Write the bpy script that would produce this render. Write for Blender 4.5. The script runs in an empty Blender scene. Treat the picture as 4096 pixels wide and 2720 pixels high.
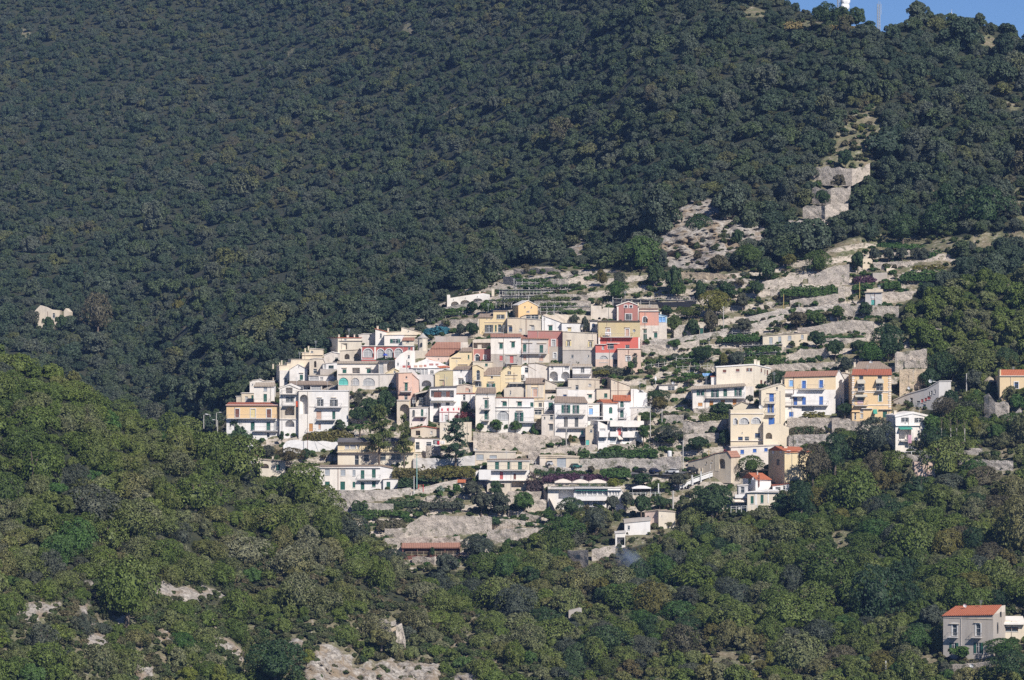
import bpy, bmesh, math, random
import numpy as np
from mathutils import Vector, Matrix, noise
from mathutils.geometry import tessellate_polygon
random.seed(7); RS = np.random.RandomState(11)
SC = bpy.context.scene
COL = SC.collection
K = 1/14400.0                      # metres per photo pixel, per metre of distance
R = math.radians
def P3(px, py, Y): return Vector(((px-2048)*K*Y, Y, (1360-py)*K*Y))

# ------------------------------------------------------------------ materials
MATS = {}
def newmat(n):
    m = bpy.data.materials.new(n); m.use_nodes = True
    nt = m.node_tree; b = nt.nodes['Principled BSDF']
    return m, nt, b
def nd(nt, t, **kw):
    n = nt.nodes.new(t)
    for k, v in kw.items():
        if k in n.inputs: n.inputs[k].default_value = v
        else: setattr(n, k, v)
    return n
def mixc(nt, fac, a, b, mode='MIX'):
    n = nt.nodes.new('ShaderNodeMix'); n.data_type = 'RGBA'; n.blend_type = mode
    for s, v in ((0, fac), (6, a), (7, b)):
        if isinstance(v, (int, float)): n.inputs[s].default_value = v
        elif isinstance(v, tuple): n.inputs[s].default_value = (*v, 1)
        else: nt.links.new(v, n.inputs[s])
    return n.outputs[2]
def ramp(nt, src, a, b, c0=0.0, c1=1.0):
    n = nd(nt, 'ShaderNodeMapRange'); nt.links.new(src, n.inputs[0])
    n.inputs[1].default_value = a; n.inputs[2].default_value = b
    n.inputs[3].default_value = c0; n.inputs[4].default_value = c1
    return n.outputs[0]
def pos(nt, scale=(1, 1, 1)):
    g = nd(nt, 'ShaderNodeNewGeometry'); m = nd(nt, 'ShaderNodeMapping')
    nt.links.new(g.outputs['Position'], m.inputs[0]); m.inputs[3].default_value = scale
    return m.outputs[0]
def nz(nt, vec, scale, detail=3, rough=.55):
    n = nd(nt, 'ShaderNodeTexNoise'); nt.links.new(vec, n.inputs['Vector'])
    n.inputs['Scale'].default_value = scale; n.inputs['Detail'].default_value = detail
    n.inputs['Roughness'].default_value = rough
    return n.outputs['Fac']
def bump(nt, b, h, strength=.4, dist=.05):
    n = nd(nt, 'ShaderNodeBump'); n.inputs['Strength'].default_value = strength; n.inputs['Distance'].default_value = dist
    nt.links.new(h, n.inputs['Height']); nt.links.new(n.outputs[0], b.inputs['Normal'])
def dim(c, f): return tuple(x*f for x in c)
def plaster(key, c, dirt=.35, old=(.36, .32, .28)):
    m, nt, b = newmat('plaster_'+key); b.inputs['Roughness'].default_value = .9
    streak = ramp(nt, nz(nt, pos(nt, (1, 1, .16)), 1.3, 4), .48, .78)
    blot = ramp(nt, nz(nt, pos(nt), .38, 5, .62), .5, .72)
    c1 = mixc(nt, ramp(nt, blot, 0, 1, 0, dirt), c, old)
    c2 = mixc(nt, ramp(nt, streak, 0, 1, 0, dirt*.8), c1, dim(old, .8))
    c2 = mixc(nt, ramp(nt, nz(nt, pos(nt, (1, .4, .6)), .085, 1), .42, .6), c2, mixc(nt, 1.0, c2, (1.0, .95, .87), 'MULTIPLY'))
    fine = nz(nt, pos(nt), 2.6, 4)
    c3 = mixc(nt, ramp(nt, fine, .35, .7, 0, .22), c2, dim(c, .72))
    nt.links.new(c3, b.inputs['Base Color']); bump(nt, b, fine, .3, .04)
    MATS[key] = m
def plain(key, c, rough=.6, metal=0, var=.15):
    m, nt, b = newmat(key); b.inputs['Roughness'].default_value = rough; b.inputs['Metallic'].default_value = metal
    f = nz(nt, pos(nt), 1.7, 3)
    nt.links.new(mixc(nt, ramp(nt, f, .3, .7, 0, 1), dim(c, 1+var*.5), dim(c, 1-var)), b.inputs['Base Color'])
    MATS[key] = m
def tile(key, c, c2):
    m, nt, b = newmat('roof_'+key); b.inputs['Roughness'].default_value = .85
    tc = nd(nt, 'ShaderNodeTexCoord')
    mp = nd(nt, 'ShaderNodeMapping'); nt.links.new(tc.outputs['Object'], mp.inputs[0]); mp.inputs[3].default_value = (1, 1, 1)
    w = nd(nt, 'ShaderNodeTexWave', wave_type='BANDS', bands_direction='X'); nt.links.new(mp.outputs[0], w.inputs[0])
    w.inputs['Scale'].default_value = .75; w.inputs['Distortion'].default_value = .6; w.inputs['Detail'].default_value = 2
    f = nz(nt, pos(nt), 1.1, 5, .65)
    patch = nz(nt, pos(nt), 3.2, 2)
    ca = mixc(nt, ramp(nt, f, .35, .68), c, c2)
    cb = mixc(nt, ramp(nt, patch, .5, .75, 0, .5), ca, dim(c2, .6))
    cc = mixc(nt, ramp(nt, w.outputs['Fac'], .2, .9, .35, 0), cb, dim(c, .45))
    nt.links.new(cc, b.inputs['Base Color']); bump(nt, b, w.outputs['Fac'], .6, .08)
    MATS[key] = m
def stone(key, c, c2, sx=.9, sz=2.2):
    m, nt, b = newmat('masonry_'+key); b.inputs['Roughness'].default_value = .95
    v = nd(nt, 'ShaderNodeTexVoronoi'); nt.links.new(pos(nt, (sx, sx, sz)), v.inputs['Vector']); v.inputs['Scale'].default_value = 1.5
    n1 = nz(nt, pos(nt, (.6, .6, 1.3)), .7, 6, .68)
    n2 = nz(nt, pos(nt, (1, 1, 2)), 3.2, 4, .7)
    ca = mixc(nt, ramp(nt, v.outputs['Color'], .1, .9), c, c2)
    cb = mixc(nt, ramp(nt, n1, .45, .64, 0, .75), ca, dim(c2, .62))
    cc = mixc(nt, ramp(nt, n2, .54, .64, 0, .85), cb, (.11, .092, .07))
    cd = mixc(nt, ramp(nt, nz(nt, pos(nt), .55, 6, .72), .55, .64, 0, .8), cc, (.075, .085, .036))
    nt.links.new(cd, b.inputs['Base Color']); bump(nt, b, n2, .9, .25)
    MATS[key] = m
WHT = (.82, .79, .762)
for k, c, d in (('W', WHT, .28), ('WO', (.71, .65, .59), .6), ('C', (.72, .64, .52), .3), ('CO', (.66, .58, .475), .55),
                ('Y', (.74, .61, .39), .25), ('O', (.76, .55, .315), .15), ('OP', (.75, .60, .40), .2), ('P', (.70, .48, .39), .3),
                ('PP', (.68, .52, .44), .6), ('R', (.62, .155, .125), .12), ('RO', (.44, .20, .185), .4), ('RD', (.43, .12, .11), .15),
                ('G', (.47, .43, .395), .7), ('S', (.56, .48, .385), .6), ('OL', (.56, .48, .295), .2), ('LG', (.60, .575, .56), .3),
                ('SAL', (.66, .34, .26), .55), ('CP', (.735, .66, .53), .15), ('LB', (.45, .62, .75), .1), ('DG', (.12, .115, .12), .3)):
    plaster(k, c, d)
tile('TB', (.36, .275, .21), (.27, .205, .16)); tile('TR', (.40, .125, .07), (.33, .11, .065)); tile('TT', (.44, .23, .16), (.34, .17, .12))
tile('TO', (.52, .17, .085), (.44, .13, .06)); tile('TW', (.50, .42, .33), (.38, .31, .24))
stone('ST', (.62, .54, .46), (.50, .44, .385)); stone('SL', (.66, .575, .485), (.54, .47, .40)); stone('SB', (.60, .48, .34), (.52, .42, .31), .5, 1.3)
stone('SC', (.60, .535, .475), (.54, .485, .43), .35, .5)
for k, c, r in (('g', (.022, .10, .075), .5), ('br', (.17, .065, .045), .6), ('B', (.04, .13, .42), .5), ('l', (.22, .42, .72), .4), ('r', (.50, .12, .11), .6),
                ('y', (.70, .58, .30), .6), ('p', (.52, .34, .26), .7), ('w', (.36, .385, .41), .35), ('o', (.50, .235, .075), .6), ('k', (.028, .032, .04), .25),
                ('t', (.13, .48, .42), .5), ('gk', (.10, .105, .105), .5), ('frame', (.70, .69, .67), .5), ('glass', (.05, .062, .075), .12),
                ('curtain', (.40, .40, .40), .6), ('rail', (.30, .29, .285), .5), ('wood', (.30, .235, .165), .8), ('net', (.022, .024, .032), .9),
                ('pole', (.50, .48, .44), .7), ('poley', (.45, .33, .12), .7), ('polet', (.28, .50, .46), .6), ('bark', (.16, .125, .095), .9), ('dish', (.78, .78, .78), .5),
                ('awn', (.50, .46, .38), .8), ('awg', (.05, .30, .22), .8), ('canvas', (.80, .78, .76), .8), ('canvasc', (.74, .65, .56), .8), ('pinkc', (.62, .38, .46), .8),
                ('redc', (.62, .04, .07), .8), ('road', (.40, .365, .33), .9), ('asph', (.10, .10, .105), .9), ('thatch', (.36, .30, .22), 1), ('tyre', (.015, .015, .015), .9),
                ('carG', (.03, .13, .11), .3), ('carK', (.035, .042, .045), .3), ('carN', (.012, .02, .06), .3), ('carW', (.75, .75, .76), .3), ('carS', (.45, .46, .48), .35),
                ('steel', (.42, .44, .46), .5), ('tealnet', (.03, .13, .17), .9), ('blueC', (.04, .08, .40), .7), ('orange', (.72, .13, .04), .6)):
    plain(k, c, r)

def leafmat(key, cols, rough=.62, sat=1):
    """leaf colour varies from tree to tree, from stand to stand and from leaf clump to leaf clump"""
    m, nt, b = newmat('leaf_'+key); b.inputs['Roughness'].default_value = rough
    b.inputs['Specular IOR Level'].default_value = .35
    oi = nd(nt, 'ShaderNodeObjectInfo')
    big = nz(nt, pos(nt), .018, 3)
    mth = nd(nt, 'ShaderNodeMath', operation='MULTIPLY_ADD'); nt.links.new(big, mth.inputs[0]); mth.inputs[1].default_value = 1.5
    ad = nd(nt, 'ShaderNodeMath', operation='ADD'); ad.inputs[1].default_value = -.58
    rm = nd(nt, 'ShaderNodeMath', operation='MULTIPLY'); rm.inputs[1].default_value = .66; nt.links.new(oi.outputs['Random'], rm.inputs[0]); nt.links.new(rm.outputs[0], ad.inputs[0]); nt.links.new(ad.outputs[0], mth.inputs[2])
    cr = nd(nt, 'ShaderNodeValToRGB'); nt.links.new(mth.outputs[0], cr.inputs[0])
    e = cr.color_ramp.elements
    while len(e) > 1: e.remove(e[-1])
    e[0].position = 0; e[0].color = (*cols[0][1], 1); e[0].position = cols[0][0]
    for p, c in cols[1:]:
        q = e.new(p); q.color = (*c, 1)
    f = nz(nt, pos(nt), 1.4, 2)
    c1 = mixc(nt, ramp(nt, f, .32, .70), (.66, .68, .70), (1.34, 1.30, 1.18))
    gi = nd(nt, 'ShaderNodeNewGeometry')
    c1 = mixc(nt, 1.0, mixc(nt, ramp(nt, gi.outputs['Random Per Island'], 0, 1), (.68, .70, .70), (1.34, 1.30, 1.24)), c1, 'MULTIPLY')
    c2 = mixc(nt, 1.0, cr.outputs[0], c1, 'MULTIPLY')
    nt.links.new(c2, b.inputs['Base Color'])
    tr = nd(nt, 'ShaderNodeBsdfTranslucent'); nt.links.new(c2, tr.inputs[0])
    ms = nd(nt, 'ShaderNodeMixShader'); ms.inputs[0].default_value = .12
    out = nt.nodes['Material Output']
    nt.links.new(b.outputs[0], ms.inputs[1]); nt.links.new(tr.outputs[0], ms.inputs[2]); nt.links.new(ms.outputs[0], out.inputs[0])
    MATS[key] = m
leafmat('far', [(.05, (.038, .066, .042)), (.3, (.054, .084, .048)), (.5, (.074, .096, .070)), (.62, (.068, .101, .042)), (.76, (.084, .100, .080)), (.88, (.112, .128, .048)), (.96, (.098, .092, .064)), (1, (.118, .132, .050))])  # far foliage coloured bluer and darker, standing in for haze and valley shade
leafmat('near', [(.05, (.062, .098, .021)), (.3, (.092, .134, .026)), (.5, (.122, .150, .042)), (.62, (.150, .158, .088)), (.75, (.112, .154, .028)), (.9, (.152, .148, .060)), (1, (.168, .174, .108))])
leafmat('oak', [(.1, (.028, .060, .024)), (.5, (.040, .076, .028)), (1, (.056, .090, .036))])
leafmat('green', [(.1, (.045, .105, .022)), (.5, (.060, .125, .028)), (1, (.075, .125, .035))])
leafmat('olive', [(.1, (.060, .078, .058)), (.5, (.075, .090, .066)), (1, (.088, .094, .066))])
leafmat('yellow', [(.1, (.135, .175, .022)), (.5, (.150, .170, .030)), (1, (.165, .160, .040))])
leafmat('brown', [(.1, (.088, .080, .052)), (.5, (.108, .098, .060)), (1, (.090, .088, .054))])
leafmat('ivy', [(.1, (.105, .110, .026)), (.5, (.125, .120, .030)), (1, (.105, .085, .040))])
leafmat('cedar', [(.1, (.082, .112, .034)), (.5, (.092, .122, .034)), (1, (.112, .130, .036))])
leafmat('cedard', [(.1, (.030, .066, .034)), (.5, (.036, .074, .036)), (1, (.044, .080, .036))])
leafmat('boug', [(.1, (.062, .036, .052)), (.5, (.078, .032, .070)), (1, (.055, .055, .040))])
leafmat('redl', [(.1, (.24, .025, .05)), (.5, (.20, .03, .05)), (1, (.10, .05, .04))])
leafmat('dry', [(.1, (.20, .165, .075)), (.5, (.23, .19, .085)), (1, (.17, .15, .07))])
leafmat('vine', [(.1, (.040, .095, .022)), (.5, (.055, .105, .024)), (1, (.085, .110, .028))])
leafmat('scrub', [(.05, (.045, .072, .022)), (.3, (.070, .095, .034)), (.5, (.095, .095, .050)), (.7, (.050, .085, .026)), (.85, (.115, .105, .056)), (1, (.14, .12, .070))])
leafmat('agave', [(.1, (.20, .27, .24)), (1, (.26, .32, .27))])

# ------------------------------------------------------------------ object helpers
def tag(o, label=None, cat=None, group=None, kind=None):
    if label: o['label'] = label
    if cat: o['category'] = cat
    if group: o['group'] = group
    if kind or label: o['kind'] = kind or 'thing'
    return o
def empty(name, loc, rz=0):
    o = bpy.data.objects.new(name, None); COL.objects.link(o); o.location = loc; o.rotation_euler = (0, 0, rz)
    o.empty_display_size = .3
    return o
def mk(name, me, mat=None, parent=None):
    o = bpy.data.objects.new(name, me); COL.objects.link(o)
    if mat is not None and not me.materials: me.materials.append(MATS[mat] if isinstance(mat, str) else mat)
    if parent is not None: o.parent = parent
    return o
class MB:
    def __init__(s): s.v = []; s.f = []
    def poly(s, pts):
        n = len(s.v); s.v += [tuple(p) for p in pts]; s.f.append(tuple(range(n, n+len(pts))))
    def box(s, x0, x1, y0, y1, z0, z1):
        n = len(s.v)
        s.v += [(x0, y0, z0), (x1, y0, z0), (x1, y1, z0), (x0, y1, z0), (x0, y0, z1), (x1, y0, z1), (x1, y1, z1), (x0, y1, z1)]
        s.f += [(n+a, n+b, n+c, n+d) for a, b, c, d in ((0, 3, 2, 1), (4, 5, 6, 7), (0, 1, 5, 4), (1, 2, 6, 5), (2, 3, 7, 6), (3, 0, 4, 7))]
    def prism(s, a, b):            # two matching point loops
        n = len(s.v); m = len(a); s.v += [tuple(p) for p in a]+[tuple(p) for p in b]
        s.f += [tuple(range(n, n+m)), tuple(range(n+2*m-1, n+m-1, -1))]
        for i in range(m):
            j = (i+1) % m; s.f.append((n+i, n+m+i, n+m+j, n+j))
    def tube(s, p, q, r, r2=None, n=6):
        p = Vector(p); q = Vector(q); d = (q-p).normalized(); r2 = r if r2 is None else r2
        a = d.orthogonal().normalized(); b = d.cross(a)
        A = [p+(a*math.cos(t)+b*math.sin(t))*r for t in [2*math.pi*i/n for i in range(n)]]
        B_ = [q+(a*math.cos(t)+b*math.sin(t))*r2 for t in [2*math.pi*i/n for i in range(n)]]
        s.prism(A, B_)
    def lathe(s, prof, n=16, cx=0, cy=0, smooth=False):
        o = len(s.v)
        for r, z in prof:
            for i in range(n):
                t = 2*math.pi*i/n; s.v.append((cx+r*math.cos(t), cy+r*math.sin(t), z))
        for k in range(len(prof)-1):
            for i in range(n):
                j = (i+1) % n; s.f.append((o+k*n+i, o+k*n+j, o+(k+1)*n+j, o+(k+1)*n+i))
    def mesh(s, name):
        me = bpy.data.meshes.new(name); me.from_pydata(s.v, [], s.f); me.update(); return me
    def obj(s, name, mat, parent=None): return mk(name, s.mesh(name), mat, parent)

# ------------------------------------------------------------------ terrain: distance of the ground along every line of sight
CX = [-1400, 0, 600, 1000, 1400, 1800, 2200, 2600, 3000, 3400, 3800, 4100, 5500]
CY = [-500, 0, 300, 600, 900, 1100, 1300, 1500, 1700, 1900, 2100, 2400, 2720, 3400]
DT = [  # rows follow CY
 [1720, 1700, 1650, 1620, 1600, 1570, 1540, 1430, 1380, 1330, 1330, 1330, 1340],
 [1540, 1520, 1490, 1470, 1450, 1420, 1380, 1290, 1230, 1190, 1185, 1185, 1190],
 [1420, 1400, 1380, 1360, 1340, 1300, 1250, 1170, 1130, 1100, 1090, 1085, 1090],
 [1310, 1290, 1270, 1250, 1230, 1190, 1140, 1080, 1050, 1035, 1025, 1020, 1020],
 [1210, 1190, 1170, 1150, 1120, 1080, 1030, 1000,  985,  975,  968,  962,  955],
 [1150, 1125, 1105, 1080, 1050, 1010,  970,  960,  950,  945,  938,  932,  925],
 [1090, 1065, 1050, 1030,  975,  945,  938,  934,  928,  922,  915,  908,  900],
 [1040, 1015, 1005,  960,  915,  912,  910,  910,  906,  900,  893,  885,  875],
 [ 990,  975,  965,  900,  892,  890,  890,  890,  885,  878,  870,  862,  850],
 [ 960,  940,  930,  878,  872,  870,  870,  870,  863,  855,  845,  838,  825],
 [ 940,  920,  910,  862,  852,  850,  848,  846,  840,  830,  820,  812,  800],
 [ 900,  880,  870,  830,  815,  808,  803,  800,  795,  787,  778,  770,  760],
 [ 850,  840,  825,  795,  775,  765,  760,  755,  750,  742,  735,  728,  715],
 [ 760,  750,  735,  715,  700,  690,  685,  680,  675,  668,  660,  655,  640]]
for r_, y_ in enumerate(CY):
    for c_, x_ in enumerate(CX):
        fy_ = float(np.interp(y_, [300, 600, 900, 1100, 1300, 1500, 1700, 1900], [.24, .22, .19, .17, .15, .11, .06, .02])); fx_ = float(np.interp(x_, [600, 1000, 1400, 1800, 2200, 2600], [1, .95, .72, .5, .25, 0]))
        if y_ >= 1100 and x_ >= 1000: fx_ *= .35 if y_ < 1300 and x_ < 1400 else 0
        DT[r_][c_] *= 1+fy_*fx_
GX = np.arange(-1400, 5501, 20.0); GY = np.arange(-500, 3401, 20.0)
tab = np.array(DT, float)
tmp = np.array([np.interp(GX, CX, row) for row in tab])
DG = np.array([np.interp(GY, CY, tmp[:, i]) for i in range(len(GX))]).T
for _ in range(14):
    p = np.pad(DG, 1, mode='edge'); DG = (p[:-2, 1:-1]+p[2:, 1:-1]+p[1:-1, :-2]+p[1:-1, 2:]+2*DG)/6
def D(px, py):
    x = min(max((px+1400)/20, 0), len(GX)-1.001); y = min(max((py+500)/20, 0), len(GY)-1.001)
    i = int(x); j = int(y); fx = x-i; fy = y-j
    return ((DG[j, i]*(1-fx)+DG[j, i+1]*fx)*(1-fy)+(DG[j+1, i]*(1-fx)+DG[j+1, i+1]*fx)*fy)
def fold(px, py):                    # gullies and shoulders of the wooded mountain, running down to the left
    f = min(max((1180-py)/420, 0), 1)
    if f <= 0: return 0.0
    al = -.84*px+.54*py; pe = .54*px+.84*py
    g = abs(noise.noise((pe/330, al/1300, 3.1)))*1.9-.45
    return f*(30*g+9*noise.noise((pe/140, al/420, 9.7)))
# near hill, lower left: its crest line in the photo and distances
RX = [-900, 0, 150, 300, 450, 620, 780, 900, 1000, 1100, 1250, 1420, 1520, 1600, 1700, 1800, 1900, 2000, 2150, 2300, 2600]
RY = [1320, 1452, 1484, 1552, 1652, 1732, 1792, 1852, 1930, 1965, 2008, 2165, 2212, 2280, 2335, 2430, 2465, 2525, 2618, 2738, 2960]
def D2(px, py):
    ry = np.interp(px, RX, RY); yr = np.interp(px, [-900, 0, 1000, 1500, 2000, 2400, 2600], [800, 785, 790, 772, 745, 715, 690])
    return yr-(py-ry)*.105-4*noise.noise((px/260, py/200, 1.3))*min(1, max(0, (py-ry)/120))

# regions of the photo: rasters 8 px per cell
def inpoly(poly, X, Y_):
    c = np.zeros(X.shape, bool); n = len(poly); j = n-1
    for i in range(n):
        xi, yi = poly[i]; xj, yj = poly[j]
        if yi != yj:
            c ^= ((yi > Y_) != (yj > Y_)) & (X < (xj-xi)*(Y_-yi)/(yj-yi)+xi)
        j = i
    return c
MX0, MY0, MS = -600, -300, 8
mX, mY = np.meshgrid(np.arange(MX0, 4700, MS)+4.0, np.arange(MY0, 3000, MS)+4.0)
def raster(polys):
    r = np.zeros(mX.shape, bool)
    for p in polys: r |= inpoly(p, mX, mY)
    return r
def at_mask(r, px, py):
    i = int((px-MX0)/MS); j = int((py-MY0)/MS)
    return bool(r[min(max(j, 0), r.shape[0]-1), min(max(i, 0), r.shape[1]-1)])
def cp(ox, oy, *a): s, pts = a if len(a) == 2 else (3.92, a[0]); return [(ox+x/s, oy+y/s) for x, y in pts]
VILL = [(880, 1720), (905, 1640), (1000, 1590), (1090, 1520), (1200, 1470), (1320, 1430), (1480, 1380), (1700, 1330), (1740, 1250), (1960, 1150), (2030, 1060), (2330, 1070),
        (2480, 1075), (2640, 1080), (2720, 1085), (2960, 1090), (3080, 1060), (3240, 1030), (3400, 950), (3500, 955), (3700, 960), (3850, 1000), (3830, 1055), (3700, 1120), (3640, 1200), (3500, 1300),
        (3560, 1330), (3640, 1340), (3700, 1420), (3660, 1500), (3560, 1560), (3730, 1520), (3830, 1510), (3870, 1600), (3740, 1620), (3690, 1640), (3640, 1760), (3560, 1790), (3470, 1740), (3380, 1690), (3190, 1800),
        (3160, 1870), (3130, 1970), (2990, 2050), (2900, 2060), (2810, 2040), (2760, 1990), (2620, 2080), (2480, 2050), (2300, 2010), (2230, 2090), (2140, 2130), (2050, 2190), (1950, 2180), (1880, 2230), (1870, 2290),
        (1640, 2290), (1560, 2230), (1500, 2150), (1300, 2000), (1100, 1925), (940, 1830)]
TERR = [(1500, 1400), (1700, 1250), (2000, 1080), (2330, 1060), (2480, 1090), (2760, 1110), (2980, 1090), (3250, 1020), (3420, 970), (3600, 985), (3840, 1020), (3700, 1140), (3600, 1220), (3520, 1320), (3660, 1360), (3640, 1500), (3560, 1560), (3560, 1780), (3200, 1800), (3160, 1900), (2900, 2060), (2620, 2080), (2480, 2060), (2200, 2100), (2060, 2200), (1880, 2260), (1640, 2290), (1500, 2150), (1300, 2010), (1040, 1900), (960, 1800), (1200, 1500)]
CLIFF = [[(2620, 1000), (2650, 930), (2690, 850), (2760, 800), (2830, 790), (2920, 850), (2990, 890), (3080, 900), (3060, 960), (2980, 990), (2900, 1050), (2760, 1080), (2650, 1070)],
         [(2300, 950), (2340, 950), (2350, 1000), (2310, 1030), (2280, 1010)]]
V_ = (2996, 300, 2.139)
CLEAR = [cp(*V_, [(850, 310), (1000, 270), (1110, 290), (1180, 430), (1130, 560), (1060, 740), (1030, 830), (880, 860), (880, 1000), (860, 1100), (790, 1200), (680, 1250), (600, 1330), (400, 1370), (340, 1250), (520, 1130), (540, 960), (500, 790), (660, 730), (740, 560), (760, 390)]),
         cp(*V_, [(1500, 960), (1600, 940), (1600, 1060), (1540, 1100)]), cp(*V_, [(1730, 1060), (1800, 1080), (1800, 1190), (1720, 1180)]),
         cp(*V_, [(2110, 930), (2353, 1000), (2400, 1300), (2280, 1240), (2230, 1090)]),
         cp(*V_, [(1110, 1370), (1250, 1400), (1430, 1340), (1560, 1390), (1850, 1380), (2353, 1320), (2400, 1450), (1800, 1480), (1300, 1480), (1100, 1440)]),
         cp(2896, 0, 1.9675, [(100, 110), (230, 45), (350, 85), (380, 120), (250, 145)]), cp(2896, 0, 1.9675, [(470, 175), (620, 160), (860, 195), (1110, 225), (950, 245), (640, 230)]),
         cp(2896, 0, 1.9675, [(1950, 290), (2070, 270), (2200, 350), (2090, 400)]),
         cp(*V_, [(2150, 240), (2300, 230), (2353, 290), (2200, 310)]),
         cp(0, 0, 1.153, [(1285, 270), (1350, 205), (1365, 225), (1310, 275)]), cp(0, 0, 1.153, [(1840, 150), (1890, 100), (1935, 140), (1900, 160)]),
         cp(0, 0, 1.153, [(2020, 530), (2080, 480), (2145, 465), (2130, 500), (2050, 520)]), cp(0, 0, 1.153, [(75, 140), (110, 130), (165, 190), (120, 185)]),
         cp(0, 1100, 2.178, [(1580, 600), (1590, 430), (1640, 330), (1650, 430), (1560, 640), (1500, 650)]), cp(0, 1100, 2.178, [(1730, 330), (1770, 300), (1830, 390), (1790, 400)]),
         cp(0, 1100, 2.178, [(330, 320), (600, 320), (620, 480), (560, 480), (350, 420)]),
         cp(3016, 1800, 1.244, [(370, 410), (480, 400), (560, 365), (570, 385), (490, 500), (400, 570), (350, 620), (310, 580), (380, 500)]),
         cp(3016, 1800, 1.244, [(700, 0), (1344, 0), (1344, 130), (1230, 240), (1160, 180), (1130, 90), (920, 90), (820, 150), (750, 130)]),
         cp(3396, 2253, 3.357, [(1280, 700), (2350, 560), (2500, 1500), (1600, 1560), (1250, 1480), (830, 1480), (900, 1280), (1200, 1180)]),
         cp(2000, 2000, 2.178, [(1750, 1340), (2353, 1330), (2353, 1568), (1650, 1568)]), cp(2000, 2000, 2.178, [(580, 430), (780, 430), (1010, 380), (1000, 480), (790, 560), (720, 640), (660, 540)]),
         cp(2000, 2000, 2.178, [(590, 940), (720, 930), (710, 1040), (600, 1020)]), cp(3496, 1400, 3.92, [(1700, 690), (2000, 700), (2140, 900), (2352, 900), (2352, 1130), (1850, 1120), (1720, 1000)])]
HOLES2 = [cp(0, 2000, 2.178, q) for q in ([(90, 930), (360, 890), (560, 880), (540, 960), (380, 1030), (110, 1030)], [(690, 880), (780, 880), (760, 1010), (690, 1000)], [(970, 1060), (1040, 940), (1110, 1010), (1100, 1080)],
          [(1370, 1140), (1430, 1110), (1500, 1160), (1490, 1270), (1400, 1270)], [(1850, 1210), (1960, 1180), (2170, 1380), (2130, 1430), (1930, 1310)], [(720, 1190), (930, 1180), (940, 1310), (760, 1270)],
          [(730, 1080), (860, 1060), (850, 1120), (760, 1150)], [(1340, 820), (1420, 680), (1560, 760), (1750, 740), (1900, 780), (1990, 830), (1640, 900), (1420, 850)], [(190, 1060), (290, 1060), (260, 1130), (190, 1110)],
          [(1140, 1440), (1330, 1420), (1340, 1568), (1180, 1568)], [(700, 720), (830, 690), (820, 750), (720, 760)], [(1390, 960), (1500, 960), (1540, 1030), (1450, 1000)])]
CLIFF2 = [cp(980, 2200, 2.146, q) for q in ([(540, 1010), (590, 900), (640, 830), (690, 810), (760, 830), (850, 850), (910, 910), (930, 1000), (1000, 1020), (1050, 930), (1120, 1000), (1230, 900), (1320, 980), (1400, 960), (1560, 980), (1650, 960), (1700, 1030), (1680, 1116),
          (1700, 1300), (540, 1300), (500, 1090)], [(1810, 1080), (1900, 1060), (2020, 1080), (2000, 1200), (1800, 1200)], [(360, 780), (420, 740), (560, 820), (470, 880), (380, 850)], [(1120, 590), (1220, 590), (1390, 640), (1380, 800), (1270, 790)])]
M_VILL = raster([VILL, [(2430, 2085), (2500, 2060), (2570, 2030), (2710, 2030), (2710, 2110), (2610, 2160), (2500, 2195), (2450, 2195)], [(2265, 2195), (2460, 2175), (2470, 2210), (2360, 2260), (2290, 2260)]]); M_CLIFF = raster(CLIFF); M_CLEAR = raster(CLEAR); M_CL2 = raster(CLIFF2); M_H2 = raster(HOLES2)
def soft(r, n):
    a = r.astype(float)
    for _ in range(n):
        p = np.pad(a, 1, mode='edge'); a = (p[:-2, 1:-1]+p[2:, 1:-1]+p[1:-1, :-2]+p[1:-1, 2:]+a)/5
    return a
S_TERR = soft(raster([TERR]), 3); S_ROCK = soft(M_CLIFF, 3); S_CLEAR = soft(M_CLEAR | M_VILL, 3); S_R2 = soft(M_CL2 | M_H2, 2); S_DRY2 = soft(M_H2, 8)
def at_soft(a, px, py):
    x = min(max((px-MX0)/MS-.5, 0), a.shape[1]-1.001); y = min(max((py-MY0)/MS-.5, 0), a.shape[0]-1.001)
    i = int(x); j = int(y); fx = x-i; fy = y-j
    return (a[j, i]*(1-fx)+a[j, i+1]*fx)*(1-fy)+(a[j+1, i]*(1-fx)+a[j+1, i+1]*fx)*fy

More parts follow.
